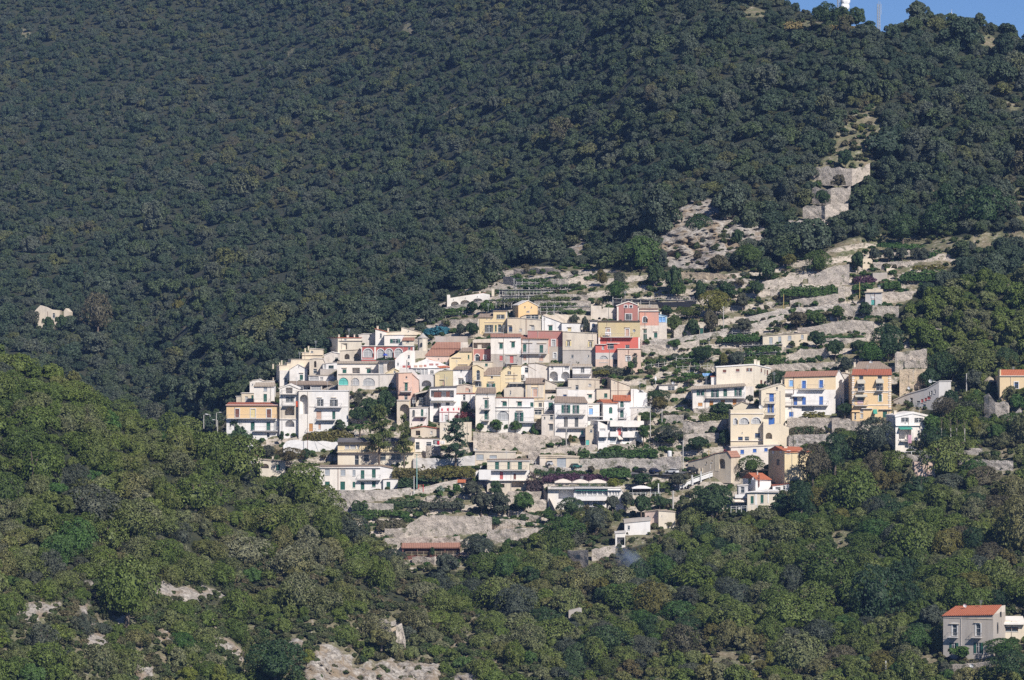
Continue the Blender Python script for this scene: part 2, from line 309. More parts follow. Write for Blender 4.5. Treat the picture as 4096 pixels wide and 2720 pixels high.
def groundmat():
    m, nt, b = newmat('hillside_ground'); b.inputs['Roughness'].default_value = .95
    ar = nd(nt, 'ShaderNodeAttribute', attribute_name='rock'); ac = nd(nt, 'ShaderNodeAttribute', attribute_name='bare')
    n1 = nz(nt, pos(nt), .22, 6, .65); n2 = nz(nt, pos(nt, (1, 1, 1.6)), .9, 6, .7); n3 = nz(nt, pos(nt), .07, 4)
    wood = mixc(nt, ramp(nt, n1, .4, .62), (.022, .030, .013), (.048, .050, .024))
    earth = mixc(nt, ramp(nt, n1, .38, .6), (.225, .185, .118), (.125, .135, .062))
    earth = mixc(nt, ramp(nt, n2, .54, .7), earth, (.44, .385, .325))
    earth = mixc(nt, ramp(nt, n2, .46, .34), earth, (.11, .095, .06))
    rk = mixc(nt, ramp(nt, n2, .38, .60), (.17, .15, .13), (.50, .455, .40))
    rk = mixc(nt, ramp(nt, n1, .47, .60, 0, .85), rk, (.25, .185, .115))
    rk = mixc(nt, ramp(nt, nz(nt, pos(nt, (1, 1, .35)), .55, 5, .7), .54, .66, 0, .7), rk, (.13, .115, .10))
    rk = mixc(nt, ramp(nt, n3, .55, .7, 0, .5), rk, (.40, .36, .33))
    fa = nd(nt, 'ShaderNodeMath', operation='MULTIPLY_ADD'); nt.links.new(n1, fa.inputs[0]); fa.inputs[1].default_value = .8; nt.links.new(ac.outputs['Fac'], fa.inputs[2])
    fr = nd(nt, 'ShaderNodeMath', operation='MULTIPLY_ADD'); nt.links.new(n2, fr.inputs[0]); fr.inputs[1].default_value = .7; nt.links.new(ar.outputs['Fac'], fr.inputs[2])
    c = mixc(nt, ramp(nt, fa.outputs[0], .72, .95), wood, earth)
    c = mixc(nt, ramp(nt, fr.outputs[0], .72, .95), c, rk)
    ast = nd(nt, 'ShaderNodeAttribute', attribute_name='step'); vo = nd(nt, 'ShaderNodeTexVoronoi'); nt.links.new(pos(nt, (1, 1, 2.2)), vo.inputs['Vector']); vo.inputs['Scale'].default_value = 1.6
    sc_ = mixc(nt, ramp(nt, vo.outputs['Color'], .1, .9), (.58, .50, .42), (.44, .385, .325)); sc_ = mixc(nt, ramp(nt, n2, .50, .62, 0, .85), sc_, (.10, .10, .05))
    fs_ = nd(nt, 'ShaderNodeMath', operation='MULTIPLY_ADD'); nt.links.new(n2, fs_.inputs[0]); fs_.inputs[1].default_value = .5; nt.links.new(ast.outputs['Fac'], fs_.inputs[2])
    c = mixc(nt, ramp(nt, fs_.outputs[0], .62, .85), c, sc_)
    nt.links.new(c, b.inputs['Base Color']); bump(nt, b, n2, 1, .5)
    return m
GM = groundmat()
def sheet(name, xs, rows, fn, extra=None):
    """rows: list of functions row(px)->py ; fn(px,py)->(Vector, rock, bare)"""
    V, rk, br = [], [], []
    for r in rows:
        for x in xs:
            v, a, b_ = fn(x, r); V.append(v); rk.append(a); br.append(b_)
    n = len(xs); F = [(j*n+i, j*n+i+1, (j+1)*n+i+1, (j+1)*n+i) for j in range(len(rows)-1) for i in range(n-1)]
    me = bpy.data.meshes.new(name); me.from_pydata(V, [], F)
    for nm, d in (('rock', rk), ('bare', br)):
        a = me.attributes.new(nm, 'FLOAT', 'POINT'); a.data.foreach_set('value', np.array(d, np.float32))
    me.polygons.foreach_set('use_smooth', [True]*len(F)); me.materials.append(GM)
    return mk(name, me)
RIDX = [2400, 2900, 3120, 3200, 3280, 3360, 3440, 3506, 3560, 3607, 3710, 3811, 3963, 4096, 4600, 5500]
RIDY = [-500, -130, -20, 25, 48, 62, 98, 122, 108, 84, 60, 76, 90, 136, 240, 400]
def crest(px): return float(np.interp(px, RIDX, RIDY))+16     # ground of the summit line, right
def ground_pt(px, py):
    Y = D(px, py)+fold(px, py); return P3(px, py, Y)
def terr_ph(x, y): return ((y+.11*x+9*noise.noise((x/190, y/160, 5)))/46.)+.35*math.floor((x+60*noise.noise((x/300, y/60, 2)))/520.)
def hill(x, y):
    c = crest(x)
    if y < c:                                  # behind the summit the hill falls away
        q = ground_pt(x, c); t = (c-y)/20.
        STEP.append(0); return q+Vector((0, 9*t, -3.2*t)), 0, 0
    wx = 26*noise.noise((x/55, y/55, 21)); wy = 20*noise.noise((x/50, y/50, 33))
    rk = at_soft(S_ROCK, x+wx, y+wy); br = at_soft(S_CLEAR, x+wx, y+wy); Y = D(x, y)+fold(x, y)
    te = at_soft(S_TERR, x, y)
    if te > .3:                                # stepped, walled terraces
        ph = terr_ph(x, y); fr = ph-math.floor(ph)
        st = 1. if fr > .46 else 0.; Y += te*((fr-.46)*2.6 if fr > .46 else (.46-fr)*-3.2+0)
        if noise.noise((x/120, math.floor(ph)*3.7, 8)) > -.62: STEP.append(st*te)
        else: STEP.append(0)
    else: STEP.append(0)
    if rk > .05: Y += rk*(7*abs(noise.fractal((x/70, y/50, 2), .7, 2.1, 5))-3+2*noise.noise((x/14, y/18, 7)))
    else: Y += .5*noise.noise((x/30, y/25, 4))
    return P3(x, y, Y), rk, br
xs = list(np.arange(-1200, 5300, 16.0))
rows = list(np.arange(-480, 780, 13.0))+list(np.arange(780, 2250, 5.5))+list(np.arange(2250, 3300, 13.0)); STEP = []
hs = tag(sheet('hillside', xs, rows, hill), kind='structure')
a_ = hs.data.attributes.new('step', 'FLOAT', 'POINT'); a_.data.foreach_set('value', np.array(STEP, np.float32))
def near(x, t):
    ry = float(np.interp(x, RX, RY))
    if t < 0:                                  # far side of the crest
        q = P3(x, ry, D2(x, ry)); return q+Vector((0, -9*t, 5.5*t)), 0, 0
    y = ry+(t/70.)*(3300-ry)
    wx = 24*noise.noise((x/45, y/45, 41)); wy = 20*noise.noise((x/45, y/45, 53)); rk = at_soft(S_R2, x+wx, y+wy); br = max(at_soft(S_DRY2, x, y), .62*min(1, max(0, (y-2320)/160)))
    Y = D2(x, y)+(rk*(2.6*noise.fractal((x/55, y/40, 5), .9, 2.1, 4)-1.5) +rk*1.5*noise.noise((x/16, y/22, 7)) if rk > .05 else .6*noise.noise((x/35, y/28, 8)))
    return P3(x, y, Y), rk, br
tag(sheet('near_hill', list(np.arange(-880, 2590, 12.0)), [-10, -6, -3, -1]+list(np.arange(0, 70.1, .5)), near), kind='structure')
# ------------------------------------------------------------------ foliage prototypes
def leaves(centers, normals, size, rs, jit=.42):
    """quads of leaf clumps"""
    n = len(centers); nr = normals+rs.normal(0, jit, (n, 3)); nr /= np.linalg.norm(nr, axis=1)[:, None]+1e-9
    t = np.cross(nr, rs.normal(0, 1, (n, 3))); t /= np.linalg.norm(t, axis=1)[:, None]+1e-9
    b = np.cross(nr, t)
    s = size*(.6+.8*rs.rand(n))[:, None]; s2 = s*(.55+.5*rs.rand(n))[:, None]
    lift = nr*s*.25
    v = np.stack([centers-t*s, centers-b*s2+lift, centers+t*s, centers+b*s2+lift], 1).reshape(-1, 3)
    return v
def quadmesh(name, v, core=None):
    n = len(v)//4; V = v; F = np.arange(n*4).reshape(n, 4).tolist(); V = V.tolist()
    if core:
        o = len(V); V += core[0]; F += [[i+o for i in f] for f in core[1]]
    me = bpy.data.meshes.new(name); me.from_pydata(V, [], F); me.update(); return me
def ico(sub, sc, off, jitter=0):
    bm = bmesh.new(); bmesh.ops.create_icosphere(bm, subdivisions=sub, radius=1)
    vs = []
    for q in bm.verts:
        c = q.co.copy(); c *= 1+jitter*noise.noise(c*2.3+Vector(off))
        vs.append((c.x*sc[0]+off[0], c.y*sc[1]+off[1], c.z*sc[2]+off[2]))
    fs = [[w.index for w in f.verts] for f in bm.faces]; bm.free(); return vs, fs
def crown(name, seed, nb=16, per=110, leaf=.10, hgt=1.0, squash=.9, low=.0):
    """crown of radius 1 and height hgt, a heap of leafy clumps of unequal size"""
    rs = np.random.RandomState(seed)
    C, Rr = [], []
    for i in range(nb):
        a = rs.rand()*6.28; u = rs.rand()**.75
        z = low+(1-low)*u; rad = .82*math.sqrt(max(0, 1-(2*u-.9)**2*.85))*(0.55+.5*rs.rand())
        C.append((rad*math.cos(a), rad*math.sin(a), (.16+.66*z)*hgt)); Rr.append(.17+.17*rs.rand()*(1.25-.5*u))
    C.append((0, 0, .5*hgt)); Rr.append(.52); C.append((.05, 0, .80*hgt)); Rr.append(.24)
    C = np.array(C); Rr = np.array(Rr); out, nrm = [], []
    for i in range(len(C)):
        n = int(per*(Rr[i]/.27)**1.7); d = rs.normal(0, 1, (n, 3)); d /= np.linalg.norm(d, axis=1)[:, None]
        d[:, 2] = np.where(d[:, 2] < -.45, -d[:, 2], d[:, 2])
        p = C[i]+d*Rr[i]*np.array([1, 1, squash])*(.8+.3*rs.rand(n))[:, None]
        q = np.ones(n, bool)
        for j in range(len(C)):
            if j != i: q &= np.linalg.norm((p-C[j])/np.array([1, 1, squash]), axis=1) > Rr[j]*.90
        out.append(p[q]); nrm.append(d[q]+np.array([0, 0, .25]))
    p = np.concatenate(out); v = leaves(p, np.concatenate(nrm), leaf, rs)
    v[:, 2] = np.maximum(v[:, 2], .02)
    cv, cf = ico(2, (.46, .46, .32*hgt), (0, 0, .42*hgt), .35)
    return quadmesh(name, v, (cv, cf))
def conifer_mesh(name, seed, leaf=.07):
    rs = np.random.RandomState(seed); P, N = [], []
    for k in range(17):
        z = .05+.92*k/16; r = min(.95, (1-z)**.62*1.0+.03)*(.72+.5*rs.rand()); m = int(6+9*r)
        for i in range(m):
            a = 6.28*(i+rs.rand()*.7)/m; rr = r*(.55+.6*rs.rand()); n = int(16+30*r)
            t = rs.rand(n)**.6; ang = a+rs.normal(0, .13, n)
            P.append(np.stack([np.cos(ang)*rr*t, np.sin(ang)*rr*t, z-.06*t+rs.normal(0, .018, n)], 1)); N.append(np.tile([math.cos(a)*.5, math.sin(a)*.5, .8], (n, 1)))
    cv, cf = ico(2, (.4, .4, .42), (0, 0, .36), .3)
    return quadmesh(name, leaves(np.concatenate(P), np.concatenate(N), leaf, rs), (cv, cf))
def cedar_mesh(name, seed, leaf=.055, pads=30, top=1):
    """flat layered sprays of a cedar, radius 1, height 2 (scaled later)"""
    rs = np.random.RandomState(seed); P, N = [], []; lay = 9
    for k in range(pads):
        L_ = k % lay; z = .16+.80*L_/(lay-1)+rs.normal(0, .034); a = k*2.4+rs.rand(); rr = (1.0-.62*(L_/(lay-1))**1.5)*(.55+.45*rs.rand())*(.75 if L_ == 0 else 1)
        cx, cy = math.cos(a)*rr*.62, math.sin(a)*rr*.5; n = int(230*(.35+rr*.6)); w = .16+.20*rr
        q = rs.normal(0, .5, (n, 2))*np.array([w*1.35, w]); P.append(np.stack([cx+q[:, 0], cy+q[:, 1], z-.09*np.hypot(q[:, 0]+cx, q[:, 1]+cy)+.04*np.sin(q[:, 0]*9+k)+rs.normal(0, .013, n)], 1)); N.append(np.tile([0, -.35, 1.0], (n, 1)))
    n = 90; P.append(np.stack([rs.normal(0, .08, n), rs.normal(0, .08, n), .93+rs.rand(n)*.07], 1)); N.append(np.tile([0, -.3, 1.0], (n, 1)))
    return quadmesh(name, leaves(np.concatenate(P), np.concatenate(N), leaf, rs, .4))
def leafcloud(name, dx, dy, dz, rs, leaf=.24, round_=.5, dens=11):
    """hedge, bank of creeper or vine canopy filling a box dx*dy*dz, lumpy top"""
    n = int(dens*(dx*dz+dx*dy+dy*dz*.6)); n = min(max(n, 60), 9000)
    x = rs.rand(n)-.5; y = rs.rand(n)-.5; z = rs.rand(n)
    face = rs.rand(n); top = face < .42; fr = (face >= .42) & (face < .85)
    z = np.where(top, 1, z); y = np.where(fr, -.5, y)
    o = rs.rand()*50
    lump = np.array([noise.noise((a*dx*.55+o, b*dy*.5, c*dz*.5)) for a, b, c in zip(x, y, z)])
    edge = 1-round_*(np.abs(x*2)**4)
    Z = z*dz*(edge*(.80+.38*lump)); Yv = y*dy*(1+.35*lump)
    p = np.stack([x*dx, Yv, Z], 1)
    nr = np.stack([x*.5, np.where(fr, -1, -.15), np.where(top, 1, .35)], 1)
    V = leaves(p, nr, leaf, rs, .5); mb = ([], [])
    c = []
    for sx in (-.46, .46):
        for sy in (-.3, .46):
            for sz in (0, .60): c.append((sx*dx, sy*dy, sz*dz))
    core = (c, [[0, 1, 3, 2], [4, 6, 7, 5], [0, 4, 5, 1], [2, 3, 7, 6], [0, 2, 6, 4], [1, 5, 7, 3]])
    return quadmesh(name, V, core)
PROTO = [crown('crown_%d' % i, 20+i, nb=24+i % 5*3, per=190, leaf=.055+.004*(i % 3), hgt=[1.5, 1.25, 1.65, 1.1, 1.4, 1.3, 1.8, 1.2][i]) for i in range(8)]
PH = [1.5, 1.25, 1.65, 1.1, 1.4, 1.3, 1.8, 1.2]
PBIG = [crown('big_crown_%d' % i, 120+i, nb=60, per=170, leaf=.036, hgt=1.4) for i in range(3)]
BUSH = [crown('bush_%d' % i, 70+i, nb=8, per=60, leaf=.15, hgt=1.0) for i in range(4)]
CONI = conifer_mesh('conifer_crown', 5)
mb = MB(); mb.tube((0, 0, -.5), (0.04, 0, .35), .10, .07, 7); mb.tube((.04, 0, .35), (.3, .1, .75), .05, .02, 5); mb.tube((.04, 0, .35), (-.25, .1, .8), .05, .02, 5); mb.tube((.04, 0, .33), (0, -.22, .7), .05, .02, 5)
TRUNK = mb.mesh('trunk'); TRUNK.materials.append(MATS['bark'])

def tree(name, loc, rx, rz, hz, mat, pi, label, cat='tree', group=None, mesh=None, hmesh=None):
    """loc ground point, rx half width, rz depth half width, hz crown height"""
    r = empty(name, loc, random.random()*6.28 if mesh is None else random.random())
    m = mesh or (PBIG[pi % 3] if rx > 2.7 else PROTO[pi]); h = hmesh or (1.4 if m in PBIG else PH[pi])
    c = bpy.data.objects.new('crown', m); COL.objects.link(c); c.parent = r
    if not m.materials: m.materials.append(None)
    c.material_slots[0].link = 'OBJECT'; c.material_slots[0].material = MATS[mat]
    e_ = random.uniform(.82, 1.22); c.scale = (rx*e_, rz/e_, hz/h); c.rotation_euler = (random.gauss(0, .13), random.gauss(0, .13), 0)
    t = bpy.data.objects.new('trunk', TRUNK); COL.objects.link(t); t.parent = r; t.scale = (rx, rx, hz)
    return tag(r, label, cat, group)
def stuff(name, pts, meshes, mat, label, cat):
    """one object: a mass of plants nobody could count"""
    pc = bpy.data.collections.new(name+'_kinds')
    for i, m in enumerate(meshes):
        mm = m.copy(); mm.materials.clear(); mm.materials.append(MATS[mat])
        o = bpy.data.objects.new('%s_%02d' % (name, i), mm); pc.objects.link(o)
    me = bpy.data.meshes.new(name); me.from_pydata([p[0] for p in pts], [], [])
    a = me.attributes.new('rz', 'FLOAT_VECTOR', 'POINT'); a.data.foreach_set('vector', np.array([(p[4] if len(p) > 4 else 0, 0, p[1]) for p in pts], np.float32).ravel())
    a = me.attributes.new('sc', 'FLOAT_VECTOR', 'POINT'); a.data.foreach_set('vector', np.array([p[2] for p in pts], np.float32).ravel())
    a = me.attributes.new('pi', 'INT', 'POINT'); a.data.foreach_set('value', np.array([p[3] for p in pts], np.int32))
    g = bpy.data.node_groups.new(name, 'GeometryNodeTree')
    g.interface.new_socket('Geometry', in_out='INPUT', socket_type='NodeSocketGeometry'); g.interface.new_socket('Geometry', in_out='OUTPUT', socket_type='NodeSocketGeometry')
    N = g.nodes; L = g.links
    gi = N.new('NodeGroupInput'); go = N.new('NodeGroupOutput'); ip = N.new('GeometryNodeInstanceOnPoints'); ci = N.new('GeometryNodeCollectionInfo')
    ci.inputs[0].default_value = pc; ci.inputs[1].default_value = True; ci.inputs[2].default_value = True
    def at(n, t):
        q = N.new('GeometryNodeInputNamedAttribute'); q.data_type = t; q.inputs[0].default_value = n; return q.outputs[0]
    e = N.new('FunctionNodeEulerToRotation'); L.new(at('rz', 'FLOAT_VECTOR'), e.inputs[0])
    ip.inputs['Pick Instance'].default_value = True
    L.new(gi.outputs[0], ip.inputs['Points']); L.new(ci.outputs[0], ip.inputs['Instance']); L.new(at('pi', 'INT'), ip.inputs['Instance Index'])
    L.new(e.outputs[0], ip.inputs['Rotation']); L.new(at('sc', 'FLOAT_VECTOR'), ip.inputs['Scale']); L.new(ip.outputs[0], go.inputs[0])
    o = mk(name, me); md = o.modifiers.new('plants', 'NODES'); md.node_group = g
    return tag(o, label, cat, kind='stuff')

# ------------------------------------------------------------------ the woods
def scatter(n, x0, x1, y0, y1, ok, rad, seed):
    """blue-noise points in the photo's plane; rad(px,py) crown width in photo pixels"""
    rs = np.random.RandomState(seed); grid = {}; out = []; cs = 40.
    X = rs.uniform(x0, x1, n); Y = rs.uniform(y0, y1, n)
    for x, y in zip(X, Y):
        w = rad(x, y)
        if not ok(x, y, w): continue
        gi, gj = int(x//cs), int(y//cs); good = True; m = int(w//cs)+1
        for i in range(gi-m, gi+m+1):
            for j in range(gj-m, gj+m+1):
                for (a, b, v) in grid.get((i, j), ()):
                    if ((a-x)/(.32*(w+v)))**2+((b-y)/(.20*(w+v)))**2 < 1: good = False; break
                if not good: break
            if not good: break
        if good: grid.setdefault((gi, gj), []).append((x, y, w)); out.append((x, y, w))
    return out
def ok_main(x, y, w=0):
    if y < crest(x)+5: return False
    h = w*.80
    if w and y > 1000 and (at_mask(M_VILL, x, y-h) or at_mask(M_VILL, x-w*.4, y-h*.7) or at_mask(M_VILL, x+w*.4, y-h*.7)): return False
    if at_mask(M_VILL, x, y-25) or at_mask(M_VILL, x, y) or at_mask(M_CLIFF, x, y-20) or at_mask(M_CLEAR, x, y) or at_mask(M_CLEAR, x, y-26): return False
    if -880 < x < 2300 and y > np.interp(x, RX, RY)+40: return False
    return True
def sz_main(x, y):
    Y = D(x, y); m = np.interp(y, [0, 500, 1000, 1500, 2000, 2700], [3.7, 4.2, 4.9, 5.4, 5.5, 5.9])+np.interp(x, [2000, 3300], [0, .8])*(y < 1200)
    return m*math.exp(random.gauss(-.05, .32))*14400/Y
def ok_near(x, y, w=0):
    ry = np.interp(x, RX, RY)
    if y < ry-2 or at_mask(M_CL2, x, y-20) or at_mask(M_CL2, x, y) or at_mask(M_H2, x, y) or at_mask(M_H2, x, y-20) or (w and at_mask(M_CL2, x, y-w*.62)): return False
    if y > 2330 and noise.noise((x/140, y/90, 1.7)) > .0: return False
    return True
def sz_near(x, y): return (5.6*math.exp(random.gauss(0, .34)))*14400/D2(x, y)*(1 if y < 2350 else .85)
woods = scatter(90000, -250, 4350, -160, 2900, ok_main, sz_main, 3)
nears = scatter(16000, -250, 2350, 1380, 2900, ok_near, sz_near, 4)
def place(x, y, w, fn):
    Y = fn(x, y); r = w*K*Y*.60; p = P3(x, y, Y)-Vector((0, 0, r*.22))
    pi = random.randrange(8); return p, r, pi, r*PH[pi]*(.9+.45*random.random())
far_pts = []; near_list = []
for (x, y, w) in woods:
    p, r, pi, h = place(x, y, w, lambda a, b: D(a, b)+fold(a, b))
    inside = -20 < x < 4116 and y < 2740
    near_list.append((w if (inside and y > 1650) else 0, p, r, pi, h, x, y, 'valley'))
for (x, y, w) in nears:
    p, r, pi, h = place(x, y, w, D2)
    near_list.append((w if (-20 < x < 2330 and y < 2740) else 0, p, r, pi, h, x, y, 'near'))
cnt = {'valley': 0, 'near': 0}
near_list.sort(key=lambda t: -t[0])
FSP = {}
for (w, p, r, pi, h, x, y, z) in near_list:
    if w > 0 and cnt[z] < 290:
        cnt[z] += 1; q = random.random()
        if z == 'near':
            kind, mat = ('holm_oak', 'near') if q < .86 else ('olive_tree', 'olive') if q < .93 else ('shrub_tree', 'green')
            pl = 'on the near hill at lower left'
        else:
            kind, mat = ('oak_tree', 'near') if q < .62 else ('dark_oak', 'oak') if q < .76 else ('olive_tree', 'olive') if q < .86 else ('lime_tree', 'vine') if q < .92 else ('autumn_tree', 'ivy') if q < .96 else ('dry_tree', 'brown')
            pl = 'in the woods below the village at lower right'
        lab = {'near': 'mixed green oak', 'olive': 'grey-green olive-leaved tree', 'green': 'fresh green broadleaf tree', 'oak': 'dark green dense oak', 'ivy': 'yellowing broadleaf tree', 'vine': 'leafy bright green tree', 'brown': 'half bare brown tree'}[mat]+' '+pl
        tree(kind, p, r, r, h, mat, pi, lab, 'tree', lab.replace(' tree', '').replace(' oak', ' oak').split(' '+pl)[0]+' trees '+pl)
    else:
        e_ = random.uniform(.8, 1.25); far_pts.append((tuple(p), random.random()*6.28, (r*e_, r/e_, h/PH[pi]), pi, z, random.gauss(0, .16)))
def fp(sel): return [(a[0], a[1], a[2], a[3], a[5]) for a in far_pts if sel(a)]
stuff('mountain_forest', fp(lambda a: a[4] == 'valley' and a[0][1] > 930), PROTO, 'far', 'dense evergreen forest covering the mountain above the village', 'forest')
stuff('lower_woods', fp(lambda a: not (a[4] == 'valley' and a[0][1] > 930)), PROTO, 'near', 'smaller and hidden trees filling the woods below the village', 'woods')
# undergrowth: low scrub in the open ground
sp = []; tp_ = []
rs = np.random.RandomState(9)
for i in range(42000):
    x = rs.uniform(-200, 4300); y = rs.uniform(0, 2850)
    z = -880 < x < 2300 and y > np.interp(x, RX, RY)
    if z:
        if at_mask(M_CL2, x, y) and rs.rand() > .10: continue
        if at_mask(M_H2, x, y) and rs.rand() > .30: continue
        if y < 2250 and rs.rand() > .30: continue
        Y = D2(x, y); s = .5+.9*rs.rand()
    else:
        if y < crest(x): continue
        v = at_mask(M_VILL, x, y)
        if v and at_soft(S_TERR, x, y) > .5:
            ph = terr_ph(x, y); fr = ph-math.floor(ph)
            if .08 < fr < .46 and noise.noise((x/70, math.floor(ph)*2.3, 3)) > -.30:
                for q_ in range(3):
                    x2 = x+rs.uniform(-9, 9); s = .30+.5*rs.rand(); tp_.append((tuple(P3(x2, y, D(x2, y)-.3)), rs.rand()*6.28, (s*1.2, s, s*(.8+.6*rs.rand())), int(rs.randint(4))))
                continue
            if rs.rand() > .2: continue
        if v and rs.rand() > .62: continue
        if at_mask(M_CLIFF, x, y) and rs.rand() > .5: continue
        if at_mask(M_CLEAR, x, y) and rs.rand() > .5: continue
        if not v and not at_mask(M_CLEAR, x, y) and rs.rand() > (.85 if y > 1300 else .3): continue
        Y = D(x, y)+fold(x, y)-.2; s = (.35 if v else .6)+.9*rs.rand()**1.5
    sp.append((tuple(P3(x, y, Y)), rs.rand()*6.28, (s, s, s*(.7+.5*rs.rand())), int(rs.randint(4))))
stuff('undergrowth', sp, BUSH, 'scrub', 'low dry scrub and grass between rocks and terraces', 'undergrowth')

stuff('terrace_planting', tp_, BUSH, 'vine', 'strips of vines and vegetables planted along the stone terraces', 'planting')
# ------------------------------------------------------------------ buildings
O_ = [0, 0, 1]
def C(ox, oy, s=3.92): O_[:] = [ox, oy, s]
def S(x, y): return O_[0]+x/O_[2], O_[1]+y/O_[2]
A_ = (860, 1240); E_ = (860, 1480); B_ = (1300, 1240); C_ = (1740, 1140); D_ = (2240, 1140); F_ = (1360, 1480); G_ = (1860, 1440); H_ = (2260, 1440)
I_ = (2700, 1380); J_ = (3200, 1380); K_ = (3496, 1400); L_ = (2800, 1680); M_ = (900, 1720); N_ = (1400, 1720); OO = (1900, 1720); PP = (2400, 1720)
Q_ = (1500, 1980, 2.351); RR_ = (1700, 980, 3.136); S_ = (2300, 880, 3.136); T_ = (2900, 980, 3.136); U_ = (3346, 880, 3.136); W_ = (2896, 0, 1.9675)
X_ = (3396, 2253, 3.357); Z_ = (0, 1100, 2.178); AA = (980, 2200, 2.146); AB = (2000, 2000, 2.178); AC = (3016, 1800, 1.244); Y_ = (0, 2000, 2.178)

def arch_pts(u0, u1, v0, v1, n=10):
    w = (u1-u0)/2; h = min(w, (v1-v0)*.62); c = (u0+u1)/2
    return [(u0, v0), (u1, v0)]+[(c+w*math.cos(math.pi*i/n), v1-h+h*math.sin(math.pi*i/n)) for i in range(n+1)]
def circ_pts(u0, u1, v0, v1, n=12):
    a, b, c, d = (u0+u1)/2, (v0+v1)/2, (u1-u0)/2, (v1-v0)/2
    return [(a+c*math.cos(2*math.pi*i/n), b+d*math.sin(2*math.pi*i/n)) for i in range(n)]
class Bld: pass
def B(name, label, top, base, bands, ops=(), bal=(), hood=(), roof=None, dep=7, rot=0, dy=0, chim=(), awn=(), into=None, slopes=(), pan=(), box=(), cat=None, fnd=2.2, side=()):
    """top: roofline points of the front, left to right, in the current photo crop; base: foot of the wall.
    ops: openings (x0,y0,x1,y1,code); bal: (x0,x1,rail y,slab y[,'S']); hood: (x0,x1,y[,mat,depth]); roof: ('cap',mat,thick) or ('tile',mat,ridge y[,l inset,r inset])"""
    sp = [S(*p) for p in top]; bx, by = S(0, base); x0 = sp[0][0]; x1 = sp[-1][0]; xc = (x0+x1)/2
    Y = D(xc, by)-.5+dy
    if xc < 2300 and by > np.interp(xc, RX, RY) and x1 < 2200: Y = min(Y, 1e9)
    k = K*Y; cr = math.cos(R(rot)); xm = xc; vb = (1360-by)*k
    def uv(x, y):
        a, b = S(x, y); return ((a-xm)*k/cr, (1360-b)*k-vb)
    if into is None:
        root = empty(name, P3(xm, by, Y+math.sin(R(rot))*0), R(rot)); tag(root, label, cat or ('house' if 'house' in name or 'villa' in name else name.replace('_', ' ').split()[-1]))
        loc = Vector()
    else:
        root = into; loc = root.matrix_basis.inverted() @ P3(xm, by, Y)
    def part(mb, nm, mat, par=None):
        o = mb.obj(nm, mat, par or root)
        if par is None and into is not None: o.location = loc; o.rotation_euler = (0, 0, R(rot)-root.rotation_euler.z)
        return o
    tp = [uv(*p) for p in top]
    # openings
    holes = []; wins = []
    for (a, b, c, d, code) in ops:
        p = uv(a, d); q = uv(c, b); fl = set()
        while code[0] in 'aD+': fl.add(code[0]); code = code[1:]
        u0, v0, u1, v1 = p[0], p[1], q[0], q[1]
        if code[0] == 'o':
            w = (u1-u0)*.27; wins.append((u0, v0, u1, v1, fl, code)); u0 += w; u1 -= w
            shp = arch_pts(u0, u1, v0, v1) if 'a' in fl else [(u0, v0), (u1, v0), (u1, v1), (u0, v1)]
        elif code[0] == 'v': shp = circ_pts(u0, u1, v0, v1); wins.append((u0, v0, u1, v1, fl, code))
        else:
            shp = arch_pts(u0, u1, v0, v1) if 'a' in fl else [(u0, v0), (u1, v0), (u1, v1), (u0, v1)]; wins.append((u0, v0, u1, v1, fl, code))
        holes.append((shp, v0, v1, code))
    # walls by bands
    if isinstance(bands, str): bands = [(bands, base)]
    hi = None
    for bi, (mat, yb) in enumerate(bands):
        lo = uv(0, yb)[1]
        if bi == len(bands)-1: lo -= fnd
        prof = tp if bi == 0 else [(tp[0][0], hi), (tp[-1][0], hi)]
        outl = [(prof[0][0], lo), (prof[-1][0], lo)]+prof[::-1]
        mine = [h for h in holes if (hi is None or (h[1]+h[2])/2 < hi) and (h[1]+h[2])/2 >= lo]
        mine = [([(min(max(u, outl[0][0]+.04), outl[1][0]-.04), min(max(v, lo+.02), (hi or 99)-.02)) for u, v in h[0]],)+h[1:] for h in mine]
        mb = MB(); loops = [[Vector((u, 0, v)) for u, v in outl]]+[[Vector((u, 0, v)) for u, v in h[0]] for h in mine]
        flat = [p for l in loops for p in l]
        for t in tessellate_polygon(loops): mb.poly([flat[i] for i in t])
        for h in mine:
            dd = 1.7 if h[3][0] == 'L' else .26; s_ = h[0]
            for i in range(len(s_)):
                j = (i+1) % len(s_); mb.poly([(s_[i][0], 0, s_[i][1]), (s_[j][0], 0, s_[j][1]), (s_[j][0], dd, s_[j][1]), (s_[i][0], dd, s_[i][1])])
            if h[3][0] == 'L': mb.poly([(u, dd, v) for u, v in s_])
        n = len(outl)
        for i in range(n):
            j = (i+1) % n; mb.poly([(outl[i][0], 0, outl[i][1]), (outl[j][0], 0, outl[j][1]), (outl[j][0], dep, outl[j][1]), (outl[i][0], dep, outl[i][1])])
        mb.poly([(u, dep, v) for u, v in outl])
        part(mb, 'wall', mat); hi = lo
